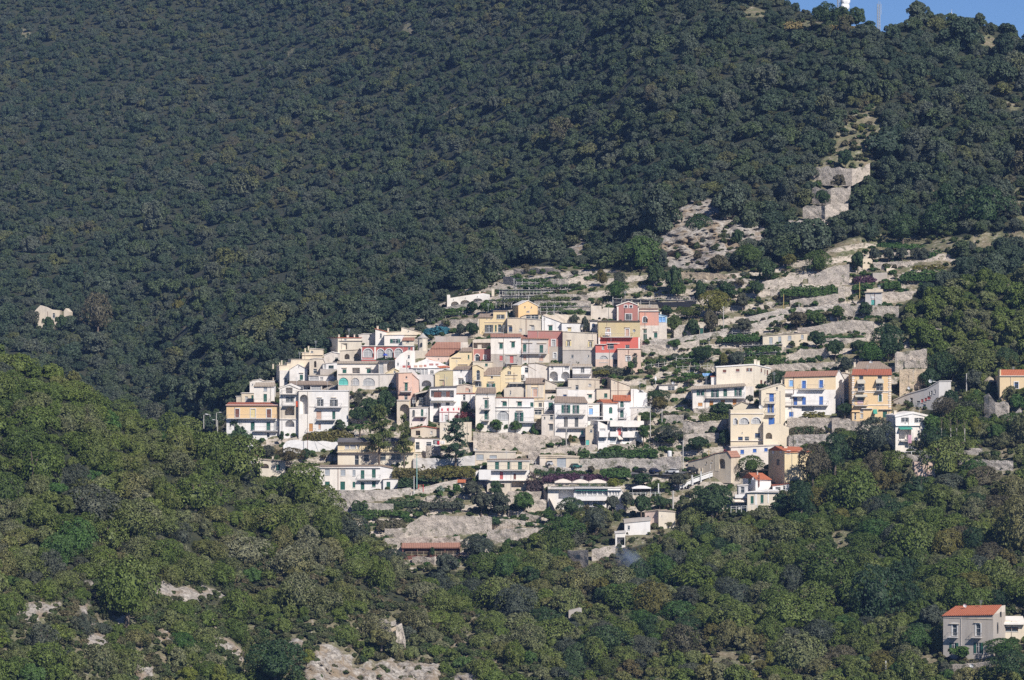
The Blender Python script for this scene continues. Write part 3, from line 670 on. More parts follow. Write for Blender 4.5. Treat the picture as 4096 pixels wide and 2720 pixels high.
    # windows, doors, shutters
    for (u0, v0, u1, v1, fl, code) in wins:
        door = 'D' in fl; nm = 'door' if door else 'window'; t = code[0]; col = code[1:] or 'k'; w = u1-u0; h = v1-v0
        if t == 'L': continue
        fr = MB()
        if '+' in fl:
            e = .2
            if 'a' in fl:
                o1 = arch_pts(u0-e, u1+e, v0, v1+e); i1 = arch_pts(u0, u1, v0, v1)
                for i in range(len(o1)-1):
                    if i == 0: continue
                    fr.prism([(o1[i][0], -.06, o1[i][1]), (o1[i+1][0], -.06, o1[i+1][1]), (i1[i+1][0], -.06, i1[i+1][1]), (i1[i][0], -.06, i1[i][1])],
                             [(o1[i][0], .03, o1[i][1]), (o1[i+1][0], .03, o1[i+1][1]), (i1[i+1][0], .03, i1[i+1][1]), (i1[i][0], .03, i1[i][1])])
                fr.box(u0-e, u0, -.06, .03, v0, v1-min(w/2, h*.62)); fr.box(u1, u1+e, -.06, .03, v0, v1-min(w/2, h*.62))
            else:
                fr.box(u0-e, u0, -.06, .03, v0-.1, v1+e); fr.box(u1, u1+e, -.06, .03, v0-.1, v1+e); fr.box(u0, u1, -.06, .03, v1, v1+e)
        fr.box(u0-.06, u1+.06, -.10, .02, v0-.10, v0-.003)
        fo = part(fr, nm, 'frame')
        shp = (lambda a, b, c, d: arch_pts(a, c, b, d)) if 'a' in fl else (circ_pts_ if t == 'v' else (lambda a, b, c, d: [(a, b), (c, b), (c, d), (a, d)]))
        def panel(a, b, c, d, y0, y1, name, mat):
            q = MB(); s_ = shp(a, b, c, d); q.prism([(u, y0, v) for u, v in s_], [(u, y1, v) for u, v in s_])
            return part(q, name, mat, fo)
        if t == 's':
            panel(u0+.02, v0, u1-.02, v1-.02, .10, .16, 'shutter', col)
        elif t == 'o':
            g = w*.27; panel(u0+g, v0, u1-g, v1-.01, .17, .2, 'pane', 'glass')
            q = MB(); q.box((u0+u1)/2-.05, (u0+u1)/2+.05, .10, .165, v0, v1); q.box(u0+g, u1-g, .11, .16, v0+h*.62, v0+h*.62+.06); part(q, 'sash', 'frame', fo)
            for s0, s1 in ((u0, u0+g-.02), (u1-g+.02, u1)):
                q = MB(); q.box(s0, s1, -.09, -.03, v0, v1); part(q, 'shutter', col, fo)
        elif t == 'd':
            panel(u0, v0, u1, v1-.01, .17, .2, 'pane', 'glass' if col in 'kgbroB' or col == 'br' else 'curtain' if col == 'w' else col)
            if w > .35:
                q = MB(); n = max(1, int(round(w/1.1)))
                for i in range(n+1):
                    c_ = u0+.03+(w-.06)*i/n; top_ = v1 if 'a' not in fl or 0 < i < n else v1-min(w/2, h*.62)
                    q.box(c_-.04, c_+.04, .09, .165, v0, top_-.02)
                q.box(u0, u1, .10, .16, v0+h*.6, v0+h*.6+.07)
                part(q, 'sash', 'frame' if col in 'kw' else col, fo)
        elif t == 'v':
            panel(u0, v0, u1, v1, .17, .2, 'pane', 'glass')
    # balconies
    for bl in bal:
        a = uv(bl[0], bl[3]); c = uv(bl[1], bl[2]); u0, u1, v0, v1 = a[0], c[0], a[1], c[1]; solid = len(bl) > 4; q = MB()
        q.box(u0, u1, -1.05, .05, v0-.16, v0)
        if solid:
            q.box(u0, u1, -1.05, -.93, v0, v1); q.box(u0, u0+.12, -.93, 0, v0, v1); q.box(u1-.12, u1, -.93, 0, v0, v1)
        bo = part(q, 'balcony', 'W' if solid else 'LG')
        if not solid:
            v1 = max(v1, v0+.85); q = MB(); n = int((u1-u0)/.28)
            for i in range(n+1):
                u = u0+.03+(u1-u0-.06)*i/max(n, 1); q.box(u-.012, u+.012, -1.02, -.99, v0, v1)
            q.box(u0, u1, -1.03, -.98, v1, v1+.05)
            for u in (u0+.02, u1-.02): q.box(u-.02, u+.02, -.98, .02, v1, v1+.04); q.box(u-.02, u+.02, -.52, -.48, v0, v1)
            part(q, 'railing', 'rail', bo)
    for hd in hood:
        a = uv(hd[0], hd[2]); c = uv(hd[1], hd[2]); q = MB(); q.box(a[0], c[0], -(hd[4] if len(hd) > 4 else .26), .02, a[1]-.07, a[1]+.07); part(q, 'ledge', hd[3] if len(hd) > 3 else 'CO')
    for pn in pan:
        a = uv(pn[0], pn[3]); c = uv(pn[2], pn[1]); q = MB(); q.box(a[0], c[0], -.05, .02, a[1], c[1]); part(q, pn[5] if len(pn) > 5 else 'trim', pn[4])
    for bxx in box:     # x0,y0,x1,y1,w0,w1,mat,name
        a = uv(bxx[0], bxx[3]); c = uv(bxx[2], bxx[1]); q = MB(); q.box(a[0], c[0], bxx[4], bxx[5], a[1], c[1]); part(q, bxx[7], bxx[6])
    for (w0, w1, yy0, yy1, mat) in side:   # window in the left flank: depth range, photo heights
        q = MB(); v0 = uv(0, yy1)[1]; v1 = uv(0, yy0)[1]; q.box(tp[0][0]-.05, tp[0][0]+.02, w0, w1, v0, v1); part(q, 'window', mat)
    for aw in awn:      # x0,y0,x1,y1,mat
        a = uv(aw[0], aw[1]); c = uv(aw[2], aw[3]); q = MB()
        q.prism([(a[0], .03, a[1]), (c[0], .03, a[1]), (c[0], .03, a[1]-.05), (a[0], .03, a[1]-.05)], [(a[0], -1.2, c[1]+.18), (c[0], -1.2, c[1]+.18), (c[0], -1.2, c[1]+.13), (a[0], -1.2, c[1]+.13)])
        q.box(a[0], c[0], -1.22, -1.2, c[1], c[1]+.18); part(q, 'awning', aw[4])
    for ch in chim:     # x0,x1,y0,y1[,depth]
        a = uv(ch[0], ch[3]); c = uv(ch[1], ch[2]); w0 = ch[4] if len(ch) > 4 else 1.5; q = MB(); g = c[0]-a[0]
        q.box(a[0], c[0], w0, w0+max(g, .5), a[1]-.6, c[1]-.12); q.box(a[0]-.07, c[0]+.07, w0-.07, w0+max(g, .5)+.07, c[1]-.12, c[1]); part(q, 'chimney', 'C')
    def slope(mat, ya, xa0, xa1, yb, xb0, xb1, w0, w1, th=.14, y_a2=None, y_b2=None):
        fa = 1+w0/Y; fb = 1+w1/Y; q = MB()
        e0 = uv(xa0, ya); e1 = uv(xa1, y_a2 if y_a2 is not None else ya); r0 = uv(xb0, yb); r1 = uv(xb1, y_b2 if y_b2 is not None else yb)
        A = [(e0[0], w0, e0[1]), (e1[0], w0, e1[1]), (r1[0], w1, r1[1]), (r0[0], w1, r0[1])]
        q.prism(A, [(x, y, z-th) for x, y, z in A]); return q
    for s_ in slopes: part(slope(*s_), 'roof', s_[0])
    if roof:
        if roof[0] == 'cap':
            th = roof[2] if len(roof) > 2 else .14; ov = .18; q = MB(); tt = [list(p) for p in tp]; tt[0][0] -= ov; tt[-1][0] += ov
            for i in range(len(tt)-1):
                (a, va), (b, vb_) = tt[i], tt[i+1]
                if abs(b-a) < .02: continue
                q.prism([(a, -ov, va+.004), (b, -ov, vb_+.004), (b, -ov, vb_+th), (a, -ov, va+th)], [(a, dep+.1, va+.004), (b, dep+.1, vb_+.004), (b, dep+.1, vb_+th), (a, dep+.1, va+th)])
            part(q, 'roof', roof[1])
        else:
            li = roof[3] if len(roof) > 3 else 0; ri = roof[4] if len(roof) > 4 else 0; xl, xr = top[0][0], top[-1][0]; yl, yr_ = top[0][1], top[-1][1]; ov = 6
            e0 = uv(xl-ov, yl); e1 = uv(xr+ov, yr_); r0 = uv(xl-ov+li, roof[2]+(yl-yr_)/2); r1 = uv(xr+ov-ri, roof[2]-(yl-yr_)/2); hm = dep/2; q = MB()
            # ridge height seen at hm behind the front
            cor = (1360-S(0, roof[2])[1])*K*hm
            P = [(e0[0], -.3, e0[1]-.03), (e1[0], -.3, e1[1]-.03), (e1[0], dep+.3, e1[1]-.03), (e0[0], dep+.3, e0[1]-.03), (r0[0], hm, r0[1]+cor), (r1[0], hm, r1[1]+cor)]
            for f in ((0, 1, 5, 4), (2, 3, 4, 5), (1, 2, 5), (3, 0, 4), (0, 3, 2, 1)): q.poly([P[i] for i in f])
            q.box(e0[0], e1[0], -.36, -.28, min(e0[1], e1[1])-.18, min(e0[1], e1[1])-.031) if abs(e0[1]-e1[1]) < .25 else None
            part(q, 'roof', roof[1])
    wd = tp[-1][0]-tp[0][0]; hh_ = tp[0][1]
    if label and wd > 4 and hh_ > 3.5:
        q = MB(); u = tp[0][0]+wd*random.uniform(.03, .97); q.tube((u, -.09, -.5), (u, -.09, min(hh_, uv(*top[0])[1])-.1), .05, .05, 5); part(q, 'drainpipe', random.choice(('pole', 'br', 'G', 'WO')))
        if random.random() < .75:
            q = MB(); u = tp[0][0]+wd*random.uniform(.15, .85); z = max(t[1] for t in tp)-.3; h_ = random.uniform(1.5, 2.6); y_ = random.uniform(1.2, dep*.7); q.tube((u, y_, z), (u, y_, z+h_+.6), .035, .03, 5)
            for k_ in range(4): q.tube((u-.45+.05*k_, y_, z+h_+.5-.18*k_), (u+.45-.05*k_, y_, z+h_+.5-.18*k_), .025, .025, 4)
            part(q, 'antenna', 'steel')
    return root
def circ_pts_(a, b, c, d): return circ_pts(a, c, b, d)
# --- upper left cluster and the west end of the village
C(*E_)
B('apartment_house', 'ochre and white house with red roof strip behind the dark conifer', [(180, 545), (1000, 548)], 1190, [('O', 765), ('W', 1190)],
  [(318, 610, 380, 740, '+sbr'), (560, 612, 632, 745, '+sy'), (812, 615, 878, 745, '+sbr'), (222, 812, 256, 880, 'aDdw'), (300, 812, 345, 935, 'Dsg'), (560, 812, 622, 940, 'Dsg'), (806, 815, 868, 942, 'Dsg'), (915, 800, 968, 940, 'Ddw'), (810, 988, 858, 1056, 'dk'), (800, 1132, 905, 1180, 'dk')],
  [(200, 965, 705, 755), (600, 990, 890, 950)], [(170, 1005, 548, 'W', .35)], ('tile', 'TR', 505, 20, 60), dep=8)
B('white_house', 'white house with tan tile roof above the ochre house', [(610, 250), (930, 245)], 560, 'W', [(762, 268, 818, 330, 'sw'), (760, 375, 815, 497, 'Dsg')], [(620, 860, 455, 505)], roof=('tile', 'TW', 192, 20, 10), dep=6)
B('house_annex', 'low white annex with small green window left of the tan roof house', [(415, 365), (606, 362)], 560, 'C', [(470, 415, 515, 497, 'Ddw'), (570, 395, 603, 450, 'sg')], [(375, 590, 460, 507)], roof=('cap', 'W', .12), dep=5)
B('shed', 'tiny white flat shed at the far left end of the village', [(332, 416), (408, 412)], 560, 'CO', roof=('cap', 'W', .1), dep=4)
B('rooftop_block', 'pale vaulted rooftop block behind the tan tile roof', [(545, 195), (600, 160), (690, 150), (760, 175), (935, 165)], 330, 'W', [(575, 215, 600, 240, 'dk')], roof=('cap', 'WO', .1), dep=5, chim=((900, 920, 120, 175),))
C(*A_)
B('tower_house', 'tall cream block with stepped roofline at the village edge', [(1010, 870), (1130, 868), (1133, 832), (1190, 830), (1195, 775), (1510, 778)], 1130, 'C', [(1090, 1068, 1132, 1136, 'dk')], roof=('cap', 'CO', .1), dep=8, rot=9, dy=3, chim=((1018, 1034, 825, 870), (1050, 1066, 790, 868), (940, 960, 850, 890, 6.5)))
B('gabled_house', 'white gabled house with one green shutter near the west edge', [(1168, 940), (1300, 852), (1450, 938)], 1130, 'W', [(1330, 1015, 1380, 1095, 'sg'), (1306, 880, 1322, 898, 'v')], (), [(1320, 1388, 985)], ('cap', 'WO', .12), dep=7)
B('white_wing', 'white wall wing left of the white gabled house', [(1014, 945), (1164, 945)], 1200, 'W', [(1090, 1070, 1130, 1136, 'dk')], dep=5, dy=1.5)
B('rooftop_house', 'pale stepped house with a chimney above the gabled house', [(1365, 668), (1478, 668), (1482, 606), (1690, 620)], 900, 'C', [(1555, 800, 1592, 850, 'aL'), (1500, 640, 1540, 668, 'dk')], (), [(1362, 1692, 705)], ('cap', 'WO', .12), chim=((1400, 1420, 600, 668), (1452, 1470, 565, 610)), dep=8)
B('old_house', 'weathered beige old house right of the stepped house', [(1480, 776), (1560, 760), (1700, 768), (1722, 840)], 1040, 'CO', [(1552, 800, 1590, 900, 'aL'), (1540, 925, 1600, 990, 'dk')], roof=('cap', 'WO', .1), dep=6)
B('low_house', 'low white house with a broad white parapet below the arched old wall', [(1710, 715), (1835, 660), (1980, 690)], 830, 'WO', [(1880, 745, 1930, 775, 'dk')], roof=('cap', 'W', .14), dep=6)
B('garden_house', 'small white house with a vine shaded veranda west of the white twin windows', [(1690, 845), (1915, 820)], 1000, 'W', [(1700, 855, 1740, 915, 'dw'), (1780, 870, 1860, 920, 'dg')], roof=('cap', 'WO', .1), dep=6, pan=((1650, 925, 1915, 1015, 'G', 'parapet'),))
C(*E_)
B('long_low_house', 'low white range with a band of pale windows under the beige ruins', [(1470, 88), (1870, 84)], 190, 'W', [(1475, 100, 1625, 160, 'dw'), (1645, 110, 1695, 155, 'dw')], roof=('cap', 'CO', .1), dep=5)
B('tiled_house', 'house with one very long brown tiled roof and shaded veranda', [(1165, 222), (2012, 225)], 340, 'LG', [(1310, 262, 1380, 322, 'dk'), (1385, 242, 1495, 308, 'L'), (1505, 250, 1660, 322, 'dw'), (1680, 244, 1790, 318, 'L'), (1812, 265, 1985, 322, 'do')], roof=('tile', 'TB', 172), dep=7, pan=((1992, 250, 2085, 325, 'W', 'wall'),))
B('white_house', 'white house with gabled top loggia, balconies and beige middle floor', [(1012, 300), (1165, 232), (1308, 300)], 1020, [('W', 575), ('CO', 770), ('W', 1020)],
  [(1110, 275, 1215, 366, 'L'), (1115, 420, 1235, 500, 'ogk'), (1095, 588, 1245, 710, 'aL'), (1100, 785, 1245, 892, 'aL')], [(1048, 1290, 318, 372), (1070, 1262, 488, 552)], [(1012, 1312, 380, 'W'), (1020, 1310, 770, 'W')], ('cap', 'W', .28), dep=8, dy=-.6)
B('white_house', 'big white house with a tall arched niche and grey shutters', [(1311, 330), (2085, 328)], 985, 'W',
  [(1330, 385, 1462, 690, 'aL'), (1605, 458, 1702, 566, 'ogk'), (1805, 462, 1926, 570, 'ogk'), (1590, 645, 1668, 770, 'Dsp'), (1838, 648, 1886, 770, 'Dsg'), (1475, 838, 1535, 962, 'Dso'), (1622, 840, 1660, 925, 'sp')],
  [(1590, 1992, 530, 580), (1600, 1890, 722, 778), (1440, 1585, 915, 972)], [(1600, 1682, 430), (1822, 1905, 432), (1480, 2085, 572, 'W', .12)], ('cap', 'W', .12), dep=8)
B('canvas_shelter', 'white billowing canvas cover over the restaurant terrace', [(1070, 1185), (1115, 1122), (1170, 1108), (1250, 1100), (1330, 1108), (1385, 1116), (1440, 1106), (1520, 1118), (1600, 1122), (1680, 1112), (1760, 1122), (1830, 1136), (1890, 1128), (1975, 1155)], 1290, 'canvas', dep=4, cat='shelter')
C(*B_)
B('arcade_house', 'long cream house with three wide arched windows, one turquoise', [(205, 1000), (838, 1002)], 1290, 'WO', [(215, 1060, 365, 1176, 'adt'), (410, 1065, 537, 1177, 'adw'), (593, 1065, 780, 1179, 'adw'), (600, 1270, 700, 1345, 'dk')], (), [(200, 842, 1004, 'WO')], ('cap', 'WO', .1), dep=6)
B('plain_wall_house', 'blank pale wall house with a terrace right of the three arches', [(841, 1010), (1150, 1004)], 1270, 'WO', [(1000, 1140, 1090, 1200, 'aL')], (), [(841, 1115, 1243, 'CO', .7)], ('cap', 'WO', .1), dep=6, dy=.6)
B('twin_window_house', 'white house with two green windows over the arcade', [(190, 828), (838, 828)], 1005, 'W', [(275, 930, 337, 990, 'sg'), (655, 925, 722, 990, 'sg'), (428, 905, 545, 992, 'L')], (), [(265, 345, 905), (645, 728, 903)], ('tile', 'TW', 800), dep=5, pan=((725, 925, 836, 1000, 'WO', 'annex'),))
B('red_house', 'dark red house with white trimmed arched windows and a dome side', [(570, 567), (1400, 574)], 790, 'RD', [(602, 607, 748, 738, '+adw'), (820, 615, 925, 762, '+adw'), (950, 610, 1062, 762, '+adw'), (1095, 606, 1212, 742, '+adw'), (1300, 575, 1340, 622, 'dk')], (), [(565, 1405, 562, 'W', .3), (575, 800, 770, 'W', .1)], ('cap', 'WO', .14), dep=6, pan=((570, 570, 582, 780, 'W'), (772, 570, 800, 780, 'W'), (1376, 575, 1400, 780, 'W')))
B('arched_terrace', 'pale terrace with two deep arches below the red house', [(841, 796), (1098, 796)], 1010, 'WO', [(846, 815, 916, 1000, 'adw'), (972, 808, 1096, 1000, 'aL')], (), [(800, 1100, 792, 'DG', .8)], dep=5)
B('stair_house', 'white curved stair building beside the red house', [(1100, 775), (1180, 692), (1290, 632), (1408, 640)], 1005, 'W', [(1295, 710, 1330, 756, 'dk'), (1290, 815, 1326, 862, 'adk'), (1130, 828, 1157, 866, 'dk')], dep=5, dy=-.5)
B('yellow_shed', 'tiny yellow gable roofed shed below the curved stairs', [(945, 1000), (1080, 916), (1162, 960)], 1020, 'Y', [(1075, 950, 1106, 986, 'dk')], roof=('cap', 'Y', .12), dep=3, dy=-1)
B('hill_house', 'white house with one wide green window above the red house', [(930, 395), (1240, 392)], 580, 'W', [(1022, 455, 1182, 518, 'og')], roof=('cap', 'WO', .1), dep=5)
B('shed_roof_house', 'cream house with a shed gable sloping right behind the bell tower', [(925, 350), (1196, 335), (1200, 270), (1515, 348), (1515, 400)], 470, 'C', [(1298, 322, 1318, 340, 'v')], (), [(920, 1500, 388, 'CO')], ('cap', 'CO', .08), dep=6, chim=((975, 1000, 285, 340),))
B('small_house', 'small cream house with a tan roof left of the bell tower', [(1212, 468), (1396, 468)], 590, 'C', [(1275, 480, 1320, 510, 'dk')], roof=('tile', 'TT', 428, 15, 5), dep=4, dy=-1)
B('chimney_house', 'narrow white house with red pitched roof top of the left cluster', [(790, 297), (965, 345)], 560, 'W', [(858, 366, 890, 436, 'aDdk')], roof=('cap', 'TO', .16), dep=4, chim=((808, 836, 250, 300),))
B('roof_terrace_house', 'grey white roof terrace block left of the narrow red roofed house', [(530, 395), (610, 370), (720, 375), (790, 352)], 560, 'WO', [(700, 385, 720, 415, 'dk')], roof=('cap', 'W', .1), dep=5)
B('grey_flank_house', 'cream house with a grey shaded flank and a red roof edge at the top left', [(205, 440), (568, 440)], 660, 'C', [(375, 400, 400, 400, 'v')] if False else [(300, 455, 340, 475, 'dk')], roof=('cap', 'TR', .2), dep=9, rot=21, chim=((240, 262, 385, 440), (370, 400, 395, 440), (480, 498, 385, 440)))
B('porch_house', 'cream house with dark flat roof and an open porch on the left', [(215, 492), (568, 490)], 655, 'C', [(232, 522, 346, 618, 'L')], roof=('cap', 'DG', .16), dep=5, dy=-1.2)
B('arched_wall', 'old beige wall with two deep round arches left of the red house', [(230, 640), (562, 618)], 830, 'CO', [(305, 688, 386, 772, 'aL'), (455, 680, 541, 802, 'aL')], roof=('cap', 'CO', .1), dep=4, cat='wall')
B('church', 'church nave with two long terracotta tiled roofs', [(1578, 718), (1950, 718)], 900, 'PP', [(1770, 760, 1790, 780, 'v')], slopes=(('TT', 712, 1565, 1948, 605, 1655, 2115, -.3, 3.5), ('TT', 598, 1655, 2112, 503, 1735, 2185, 3.0, 7.5)), dep=9, dy=1, box=((1720, 412, 2232, 505, 7.6, 10, 'G', 'upper_wall'),))
B('yellow_church_wing', 'yellow church wing with small window right of the tiled nave', [(1950, 748), (2110, 655), (2305, 642)], 930, 'Y', [(2240, 703, 2263, 768, 'sg')], (), [(1990, 2140, 745, 'CO'), (2090, 2240, 850, 'CO')], slopes=(('TB', 645, 2115, 2310, 580, 2150, 2300, -.3, 3),), dep=6, box=((2125, 505, 2240, 640, 2.5, 4, 'WO', 'pediment'),))
B('glazed_house', 'white house with orange roof slope, red balustrade and glazed veranda', [(1345, 862), (1590, 762), (1790, 820), (1962, 890)], 1020, 'W', [(1372, 928, 1430, 1015, 'dw'), (1435, 928, 1500, 1015, 'dw'), (1506, 928, 1555, 1015, 'dw'), (1560, 928, 1610, 1015, 'dw'), (1655, 945, 1702, 1000, 'ogk')], (), [(1350, 1790, 905, 'W', .3)], dep=7, slopes=(('TO', 905, 1790, 1965, 765, 1600, 1640, -.2, .9, .12, 892, 765),),
  pan=((1215, 870, 1265, 905, 'RD'), (1290, 870, 1340, 905, 'RD'), (1395, 868, 1450, 900, 'p'), (1475, 862, 1530, 895, 'p'), (1550, 858, 1592, 890, 'RO'), (1635, 838, 1700, 868, 'RO'), (1735, 840, 1778, 868, 'RO')))
B('terrace_house', 'white terrace house with an open arch and a plant in front', [(1165, 920), (1370, 935), (1450, 1015), (1722, 1015)], 1215, 'LG', [(1515, 1103, 1667, 1200, 'aL')], (), [(1160, 1370, 985, 'W', .2)], dep=6, dy=-.5)
C(*F_)
B('pink_house', 'tall narrow pink house with round window and green balcony door', [(918, 48), (1130, 40)], 480, 'P', [(1026, 98, 1056, 130, 'v'), (1014, 198, 1062, 322, 'Dsg'), (1008, 395, 1060, 466, 'dk')], [(945, 1122, 272, 335)], [(1000, 1075, 190), (915, 1110, 385, 'br', .3)], ('cap', 'WO', .1), dep=8, rot=8)
B('pink_house', 'pink sloping side building right of the tall pink house', [(1131, 50), (1240, 155), (1240, 340)], 480, 'P', roof=('cap', 'WO', .06), dep=5, dy=1)
B('niche_house', 'old stone house base with a tall ochre edged arch under the pink house', [(892, 470), (1098, 470)], 800, 'CO', [(940, 535, 1086, 760, '+aL')], (), [(892, 1098, 474, 'WO')], dep=6, dy=-.6, pan=((1086, 480, 1098, 600, 'Y'),))
C(*B_)
B('pale_yellow_house', 'plain pale yellow house between the open arch and a white house', [(1722, 1000), (1800, 955), (2004, 945)], 1220, 'OL', [(1845, 1120, 1872, 1192, 'Dsp'), (1750, 1135, 1780, 1190, 'aL')], (), [(1800, 1875, 1090)], ('cap', 'CO', .08), dep=6, pan=((1724, 1020, 1795, 1200, 'Y'),))
B('white_house', 'white house with dark tiled roof and open black shutters by a yellow tower', [(2008, 925), (2308, 918)], 1190, 'W', [(2097, 1088, 2178, 1167, 'ogk'), (2125, 933, 2143, 976, 'dk')], (), [(2095, 2172, 1065)], ('tile', 'TB', 876, 60, 30), dep=6)
# --- middle of the village
C(*C_)
B('drum_house', 'white band topped house with a vine veranda above the rose house', [(592, 862), (622, 852), (880, 842)], 1010, 'WO', [(602, 905, 870, 992, 'L'), (668, 935, 730, 992, 'dk')], (), [(588, 905, 1000, 'CO')], dep=5)
B('rose_house', 'dusty rose house with a white arched door left of a white house', [(592, 1005), (905, 1008)], 1205, 'RO', [(630, 1085, 692, 1192, '+aDdk'), (765, 1103, 797, 1162, '+dw')], (), [(590, 900, 1196, 'CO')], dep=6, dy=-.5, pan=((592, 1005, 606, 1200, 'PP'),))
B('cream_house', 'cream lower house with small green window under the rose house', [(592, 1200), (900, 1206)], 1330, 'C', [(785, 1230, 826, 1272, 'sg')], roof=('cap', 'WO', .1), dep=5, dy=-.5)
B('white_house', 'bright white house with rosy roof and red doors in its grey base', [(876, 806), (1350, 806)], 1270, [('W', 1080), ('G', 1270)], [(1010, 915, 1064, 997, 'sg'), (1197, 895, 1252, 977, 'sg'), (1013, 1106, 1062, 1186, 'sr'), (1174, 1110, 1230, 1222, 'Dsr')], [(1110, 1300, 1190, 1225)], [(1000, 1080, 897), (1180, 1266, 878), (1115, 1290, 1095)], ('tile', 'TT', 760), dep=7)
B('grey_house', 'lilac grey house with long balcony and pink ground floor shutters', [(1357, 830), (1788, 836)], 1240, [('LG', 1078), ('WO', 1240)], [(1380, 928, 1432, 1048, 'Dsg'), (1640, 940, 1696, 1056, 'Dsg'), (1385, 1104, 1432, 1182, 'sp'), (1635, 1114, 1697, 1192, 'sp')], [(1358, 1758, 1005, 1070)], [(1360, 1532, 905), (1600, 1750, 910)], ('tile', 'TT', 784), dep=7, pan=((1357, 832, 1372, 1075, 'P'), (1772, 836, 1788, 1075, 'P')))
B('ruined_house', 'peeling rose and grey old house with two white framed windows', [(1452, 714), (1998, 722)], 1250, [('RO', 965), ('G', 1250)], [(1830, 858, 1887, 958, '+dw'), (1858, 1064, 1902, 1146, '+dw')], roof=('cap', 'CO', .1), dep=6, dy=1)
C(*D_)
B('old_house', 'beige and grey old house with yellow open shutters left of the red house', [(42, 730), (300, 745), (580, 760)], 1260, [('CO', 1015), ('G', 1260)], [(92, 880, 176, 958, 'oy'), (440, 888, 520, 972, 'oy'), (173, 1094, 212, 1142, 'dk'), (432, 1096, 457, 1132, 'dk')], (), [(110, 180, 855), (450, 530, 862), (40, 580, 1018, 'G', .1)], ('cap', 'CO', .12), dep=7)
C(*C_)
B('shed_roof_house', 'white house with sloping shed gable and a dark green door', [(1676, 470), (1980, 586), (1984, 592)], 740, 'W', [(1782, 645, 1842, 716, 'sg'), (1702, 522, 1730, 542, 'dw')], (), [(1775, 1850, 625)], ('cap', 'WO', .07), dep=6)
B('white_house', 'small flat white house with yellow shutter right of the shed gable', [(1986, 596), (2288, 602)], 750, 'W', [(2082, 672, 2136, 726, 'sy')], (), [(2072, 2142, 660)], ('cap', 'TW', .1), dep=6)
B('yellow_house', 'yellow stepped house with open dark shutters below the white villa', [(672, 500), (912, 502), (915, 406), (1132, 406)], 765, 'Y', [(968, 463, 1092, 527, 'ogk'), (783, 624, 912, 737, 'ogk'), (940, 628, 966, 732, 'Dsg'), (985, 618, 1041, 737, 'Ddk'), (805, 515, 823, 532, 'v'), (872, 515, 891, 532, 'v')], [(770, 1088, 690, 746)], [(775, 1090, 585, 'CO', .12), (668, 912, 505, 'W', .2)], dep=7, slopes=(('TB', 502, 668, 915, 446, 700, 915, -.3, 3.4), ('TB', 406, 905, 1140, 396, 925, 1120, -.2, 5)), pan=((672, 505, 686, 760, 'WO'), (1112, 410, 1134, 760, 'WO')))
B('flat_house', 'weathered cream flat roofed house between yellow house and shed gable', [(1136, 522), (1290, 518), (1668, 546)], 775, 'CO', [(1160, 650, 1212, 733, 'dB'), (1505, 645, 1560, 708, 'dw'), (1322, 684, 1362, 722, 'dw')], (), [(1150, 1212, 628), (1490, 1560, 622)], ('cap', 'WO', .12), dep=6)
B('chapel', 'orange gable fronted chapel with two round holes above the flat house', [(1306, 322), (1456, 246), (1610, 332)], 520, 'O', [(1399, 334, 1421, 357, 'v'), (1501, 338, 1523, 359, 'v'), (1433, 407, 1483, 426, 'adk')], roof=('cap', 'W', .16), dep=6, rot=14)
B('veranda', 'dark glazed veranda at the foot of the orange chapel', [(1352, 500), (1425, 470), (1660, 462)], 552, 'CO', [(1426, 474, 1500, 534, 'dk'), (1508, 474, 1622, 534, 'dk')], roof=('cap', 'wood', .1), dep=4, dy=-1)
B('villa', 'long white villa with three shallow arches at the top of the village', [(188, 152), (232, 152), (236, 204), (500, 162), (752, 128), (860, 150)], 345, 'W', [(250, 258, 372, 332, 'aL'), (400, 236, 547, 312, 'aL'), (600, 210, 742, 262, 'aL'), (285, 222, 296, 232, 'v'), (472, 198, 484, 208, 'v'), (660, 172, 672, 184, 'v')], roof=None, dep=6, slopes=(('TT', 190, 350, 780, 172, 400, 800, .3, 4, .14, 118, 108),), chim=((690, 715, 95, 130), (888, 930, 50, 140, 1)))
C(*D_)
B('small_chapel', 'tiny white belfry house with blue arched window left of the olive facade', [(470, 572), (585, 572)], 760, 'W', [(500, 602, 552, 662, 'aB' if False else 'adB')], roof=('cap', 'DG', .45), dep=4)
B('white_ruin', 'roofless white wall with stepped top behind the belfry', [(485, 325), (650, 326), (655, 385), (690, 352), (880, 358)], 560, 'WO', [(595, 505, 640, 540, 'aL')], roof=None, dep=4)
B('rose_gable_house', 'rose gable fronted house with white trim and two round windows', [(890, 332), (1075, 264), (1246, 332)], 575, 'RO', [(1028, 456, 1120, 545, '+sgk'), (1012, 320, 1052, 357, '+v'), (1092, 320, 1132, 357, '+v')], roof=('cap', 'W', .24), dep=8, pan=((892, 340, 918, 560, 'W'), (1222, 340, 1246, 560, 'W')))
B('salmon_house', 'salmon and white house with green shutters, highest on the right', [(1247, 412), (1548, 410)], 880, [('SAL', 635), ('WO', 880)], [(1300, 495, 1362, 587, '+asgk'), (1309, 698, 1359, 752, 'sg'), (1307, 770, 1363, 864, 'Dsg'), (1474, 748, 1526, 826, 'sg')], (), [(1240, 1556, 408, 'W', .3), (1465, 1530, 725), (1300, 1370, 680)], dep=7, box=((1250, 356, 1545, 408, 1.5, 6, 'CO', 'attic'),), slopes=(('TW', 358, 1240, 1550, 305, 1232, 1540, 1.1, 4),), chim=((1225, 1245, 278, 320, 3), (1575, 1598, 420, 470, 3)))
B('conservatory', 'pale blue glazed conservatory on the side of the salmon house', [(1549, 452), (1676, 492)], 870, [('LB', 592), ('WO', 870)], [(1552, 500, 1600, 580, 'dl'), (1606, 500, 1654, 580, 'dl')], roof=('cap', 'LB', .08), dep=5, dy=.4)
